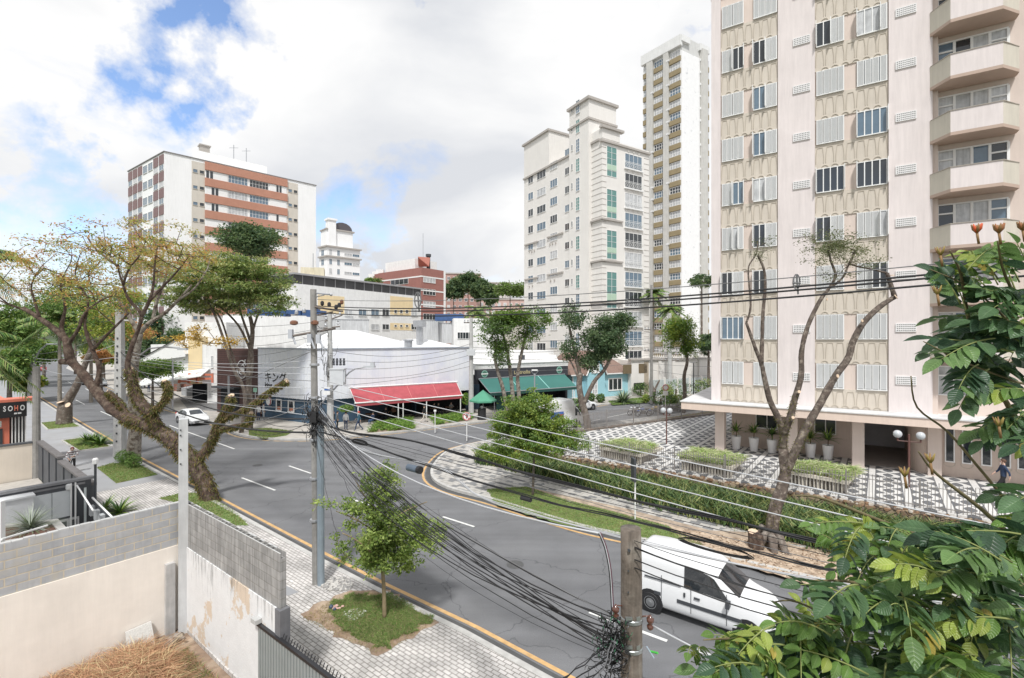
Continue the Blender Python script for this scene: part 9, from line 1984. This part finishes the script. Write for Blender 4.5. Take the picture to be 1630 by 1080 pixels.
def leafmat(name,c,c2,rough=.38):
    m=bpy.data.materials.new(name); m.use_nodes=True; t=m.node_tree; b=t.nodes['Principled BSDF']; n=t.nodes.new; l=t.links.new
    uv=n("ShaderNodeUVMap"); s=n("ShaderNodeSeparateXYZ"); l(uv.outputs[0],s.inputs[0])
    def M(op,a,c_=None):
        x=n("ShaderNodeMath"); x.operation=op
        for i,q in enumerate((a,c_)):
            if q is None: continue
            if isinstance(q,(int,float)): x.inputs[i].default_value=q
            else: l(q,x.inputs[i])
        return x.outputs[0]
    av=M('ABSOLUTE',s.outputs['Y']); f=M('FRACT',M('SUBTRACT',M('MULTIPLY',s.outputs['X'],8.0),M('MULTIPLY',av,1.6))); vein=M('MAXIMUM',M('LESS_THAN',av,.05),M('MULTIPLY',M('LESS_THAN',f,.12),.55))
    bump=M('MULTIPLY',M('SINE',M('MULTIPLY',f,math.pi)),1.0)
    g=n("ShaderNodeNewGeometry"); no=n("ShaderNodeTexNoise"); no.inputs['Scale'].default_value=9; no.inputs['Detail'].default_value=3; l(g.outputs['Position'],no.inputs['Vector'])
    x=n("ShaderNodeMix"); x.data_type='RGBA'; l(vein,x.inputs['Factor']); x.inputs['A'].default_value=(*c,1); x.inputs['B'].default_value=(*c2,1)
    mr=n("ShaderNodeMapRange"); mr.inputs['From Min'].default_value=.3; mr.inputs['From Max'].default_value=.7; mr.inputs['To Min'].default_value=.7; mr.inputs['To Max'].default_value=1.3; l(no.outputs['Fac'],mr.inputs[0])
    z=n("ShaderNodeVectorMath"); z.operation='SCALE'; l(x.outputs['Result'],z.inputs[0]); l(mr.outputs[0],z.inputs['Scale']); l(z.outputs[0],b.inputs['Base Color'])
    b.inputs['Roughness'].default_value=rough; b.inputs['Specular IOR Level'].default_value=.5
    bp=n("ShaderNodeBump"); bp.inputs['Strength'].default_value=.5; bp.inputs['Distance'].default_value=.004; l(bump,bp.inputs['Height']); l(bp.outputs[0],b.inputs['Normal']); 
    tr=n("ShaderNodeBsdfTranslucent"); l(z.outputs[0],tr.inputs[0]); mx=n("ShaderNodeMixShader"); mx.inputs[0].default_value=.32; l(b.outputs[0],mx.inputs[1]); l(tr.outputs[0],mx.inputs[2]); l(mx.outputs[0],t.nodes['Material Output'].inputs[0])
    _m[name]=m; return m
LM=[leafmat('tulip_deep',(.08,.155,.065),(.13,.22,.10)),leafmat('tulip_mid',(.125,.22,.07),(.20,.31,.11)),leafmat('tulip_dark',(.045,.095,.05),(.08,.14,.07)),leafmat('tulip_fresh',(.13,.24,.05),(.22,.33,.10)),leafmat('tulip_lime',(.30,.38,.07),(.42,.46,.14)),leafmat('tulip_yellow',(.45,.36,.07),(.5,.42,.14))]
T0=(3.7,3.0,0); t=thing('tulip_tree','broad-leaved tree with large compound leaves and orange buds filling the right foreground','tree',T0)
s=Skel(); Y=3.0
s.limb([Vector((3.9,3.1,0)),Vector((3.8,3.0,3)),P(1760,1200,3.0),P(1740,1000,2.9),P(1730,820,2.9)],.10,.03)
def fl(L_,Ya,Yb,r0,r1): n=len(L_); s.limb([P(x,y,Ya+(Yb-Ya)*i/(n-1)) for i,(x,y) in enumerate(L_)],r0*.55,r1*.5)
fl([(1735,860),(1660,740),(1590,620),(1545,520),(1530,440),(1512,400)],2.9,2.5,.035,.007)
fl([(1735,800),(1680,640),(1640,520),(1600,440),(1588,385)],2.9,2.4,.03,.007)
fl([(1740,960),(1640,880),(1560,810),(1490,755),(1462,720)],2.9,2.4,.035,.006)
fl([(1740,1000),(1620,930),(1500,870),(1400,830),(1310,795),(1262,790)],2.9,2.3,.038,.006)
fl([(1745,1050),(1600,1010),(1470,960),(1370,930),(1290,925)],2.9,2.2,.036,.006)
fl([(1760,1150),(1600,1120),(1420,1075),(1280,1045),(1180,1020),(1120,1020)],2.9,2.0,.034,.005)
fl([(1420,1075),(1340,1000),(1270,960),(1230,960)],2.35,2.1,.014,.005)
fl([(1740,900),(1640,840),(1570,760),(1510,690),(1460,650),(1450,600)],2.9,2.5,.02,.006)
fl([(1735,760),(1700,640),(1620,610),(1540,580),(1470,545)],2.9,2.4,.02,.005)
fl([(1735,720),(1640,560),(1560,470),(1480,430)],2.9,2.5,.018,.005)
s.mesh(t,mat('twig_bark',(.17,.14,.07),.8,.3,12,bump=.3))
LV=[];LF=[];LU=[];LMi=[];RB=MB()
K=6
def leaflet(p,d,nrm,l,w,mi,curl):
    sd=d.cross(nrm).normalized(); k0=len(LV)
    for i in range(K+1):
        q=i/K; wd=w*.5*(math.sin(math.pi*min(1,q*1.02+.0))**.75)*(1.15-.35*q); c=p+d*l*q-nrm*l*curl*q*q
        for v in (-1,0,1): LV.append(c+sd*wd*v+nrm*(abs(v)*wd*.35)); 
    for i in range(K):
        for v in (0,1): 
            a=k0+i*3+v; LF.append((a,a+1,a+4,a+3)); LMi.append(mi)
            LU.extend([(i/K,v-1),(i/K,v),((i+1)/K,v),((i+1)/K,v-1)])
def compound(p,d,up,ln,npair,ll,young=0):
    d=d.normalized(); sd=d.cross(up); sd=sd.normalized() if sd.length>.1 else Vector((1,0,0)); up2=sd.cross(d).normalized(); droop=random.uniform(.15,.5)
    base_m=4 if young>1 else 3 if young else random.choice([0,0,1,1,2,2,0,1])
    pts=[p+d*ln*q-Vector((0,0,1))*ln*droop*q*q for q in [i/8 for i in range(9)]]; RB.tube(pts,[.0045*(1-.6*i/8) for i in range(9)],5)
    for j in range(npair):
        q=.28+.72*j/(npair-.3); f=q*8; a=min(7,int(f)); c=pts[a].lerp(pts[a+1],min(1,f-a)); tg=(pts[a+1]-pts[a]).normalized(); l=ll*(.75+.35*math.sin(math.pi*min(1,.2+q*.75)))*random.uniform(.85,1.12)
        for sg in (-1,1):
            dd=(sd*sg*.85+tg*.5-Vector((0,0,1))*random.uniform(.05,.45)).normalized(); nn=(up2+sd*sg*random.uniform(-.1,.25)+Vector((random.gauss(0,.12),random.gauss(0,.12),0))).normalized(); nn=(nn-dd*nn.dot(dd)).normalized()
            mi=base_m if random.random()<.7 else random.choice([0,1,2] if not young else [3,4,1]); 
            if young>1 and random.random()<.12: mi=5
            leaflet(c+dd*.004,dd,nn,l,l*random.uniform(.48,.62),mi,random.uniform(.03,.28))
    dd=(pts[8]-pts[7]).normalized(); nn=(up2-dd*up2.dot(dd)).normalized(); leaflet(pts[8],dd,nn,ll*1.05,ll*.56,base_m,.15)
def spray(regions):
    for (poly,n,Ya,Yb,org,young,ll) in regions:
        q=sample_poly([(x,y) for x,y in poly],n)
        for x,y in q:
            Yy=random.uniform(Ya,Yb); tip=P(x,y,Yy); o_=P(org[0],org[1],Yy+.15); d=(tip-o_).normalized(); d=(d+Vector((random.gauss(0,.45),random.gauss(0,.5),random.gauss(0,.35)))).normalized()
            ln=random.uniform(.24,.36); yg=(2 if random.random()<.35 else 1) if random.random()<young else 0
            k=ll*random.uniform(.85,1.15); sc2=.8 if yg else 1
            compound(tip-d*ln*.5,d,Vector((-.15,-.35,1)),ln*sc2,random.choice([4,5,5,6]),k*sc2,yg)
spray([
 ([(1520,400),(1580,390),(1610,430),(1570,460),(1510,450)],13,2.5,3.0,(1620,560),.85,.085),
 ([(1590,410),(1670,400),(1680,520),(1590,520)],12,2.4,3.1,(1700,620),.4,.10),
 ([(1530,470),(1600,460),(1670,520),(1670,610),(1570,620)],22,2.4,3.1,(1700,620),.12,.115),
 ([(1500,430),(1560,430),(1590,520),(1520,540)],9,2.5,3.0,(1650,600),.15,.105),
 ([(1510,540),(1560,540),(1600,620),(1540,610)],6,2.4,2.8,(1690,580),.0,.11),
 ([(1560,650),(1620,640),(1680,660),(1670,700),(1600,700)],7,2.3,2.9,(1740,700),.05,.115),
 ([(1570,790),(1670,770),(1680,880),(1590,880),(1510,850)],20,2.0,2.8,(1730,880),.4,.12),
 ([(1310,820),(1380,820),(1450,840),(1500,880),(1420,910),(1330,880)],19,2.1,2.7,(1560,930),.75,.090),
 ([(1430,870),(1530,860),(1670,880),(1670,1010),(1540,1030),(1440,960)],40,1.9,2.8,(1690,990),.25,.115),
 ([(1310,920),(1410,910),(1480,970),(1460,1030),(1340,990)],19,1.9,2.6,(1560,1000),.3,.11),
 ([(1420,1010),(1580,1030),(1680,1020),(1680,1110),(1520,1130),(1400,1090)],36,1.8,2.7,(1690,1100),.35,.115),
 ([(1270,980),(1340,980),(1380,1030),(1320,1060),(1260,1030)],13,2.0,2.5,(1440,1080),.75,.085),
 ([(1085,1010),(1180,985),(1230,1020),(1150,1070)],11,2.0,2.4,(1330,1110),.7,.08),
 ([(1150,1040),(1330,1050),(1330,1100),(1150,1100)],16,1.9,2.4,(1400,1160),.5,.095),
 ([(1170,985),(1290,965),(1330,1010),(1200,1040)],13,2.0,2.5,(1400,1100),.7,.085),
 ([(1130,1035),(1210,1020),(1290,1050),(1370,1080),(1350,1120),(1150,1120)],20,1.9,2.6,(1360,1140),.75,.080),
])
o=npmesh('crown',[tuple(v) for v in LV],LF,LM,LMi,parent=t,smooth=True)
uvl=o.data.uv_layers.new(name='uv'); uvl.data.foreach_set('uv',np.array(LU,dtype=np.float32).ravel())
RB.build('leaf_stalks',mat('stalk_green',(.22,.25,.08),.7,.1),t,smooth=True)
for (x,y,Yy,big) in ((1555,372,2.55,1),(1590,372,2.45,1),(1628,368,2.5,1),(1497,408,2.55,0),(1492,470,2.5,0),(1481,738,2.4,0),(1440,760,2.4,0),(1590,680,2.4,0)):
    c=P(x,y,Yy); b=MB(); n=11 if big else 5
    for k in range(n):
        a=k*2.4; d=Vector((math.cos(a)*.6,math.sin(a)*.6,1)).normalized(); b.tube([c,c+d*.025,c+d*.045+Vector((0,0,.008))],[.005,.009 if big else .006,.002],6,k%2)
    b.tube([c-Vector((-.01,0,.06)),c],.006,5,1); b.build('flower_bud',[mat('bud_red',(.60,.10,.03),.5,.2,20) if x==1555 else mat('bud_rust',(.32,.13,.05),.6,.2,20) if big else mat('bud_olive',(.30,.22,.06),.6,.2,20),mat('bud_brown',(.26,.15,.06),.7,.2,20)],t,smooth=True)
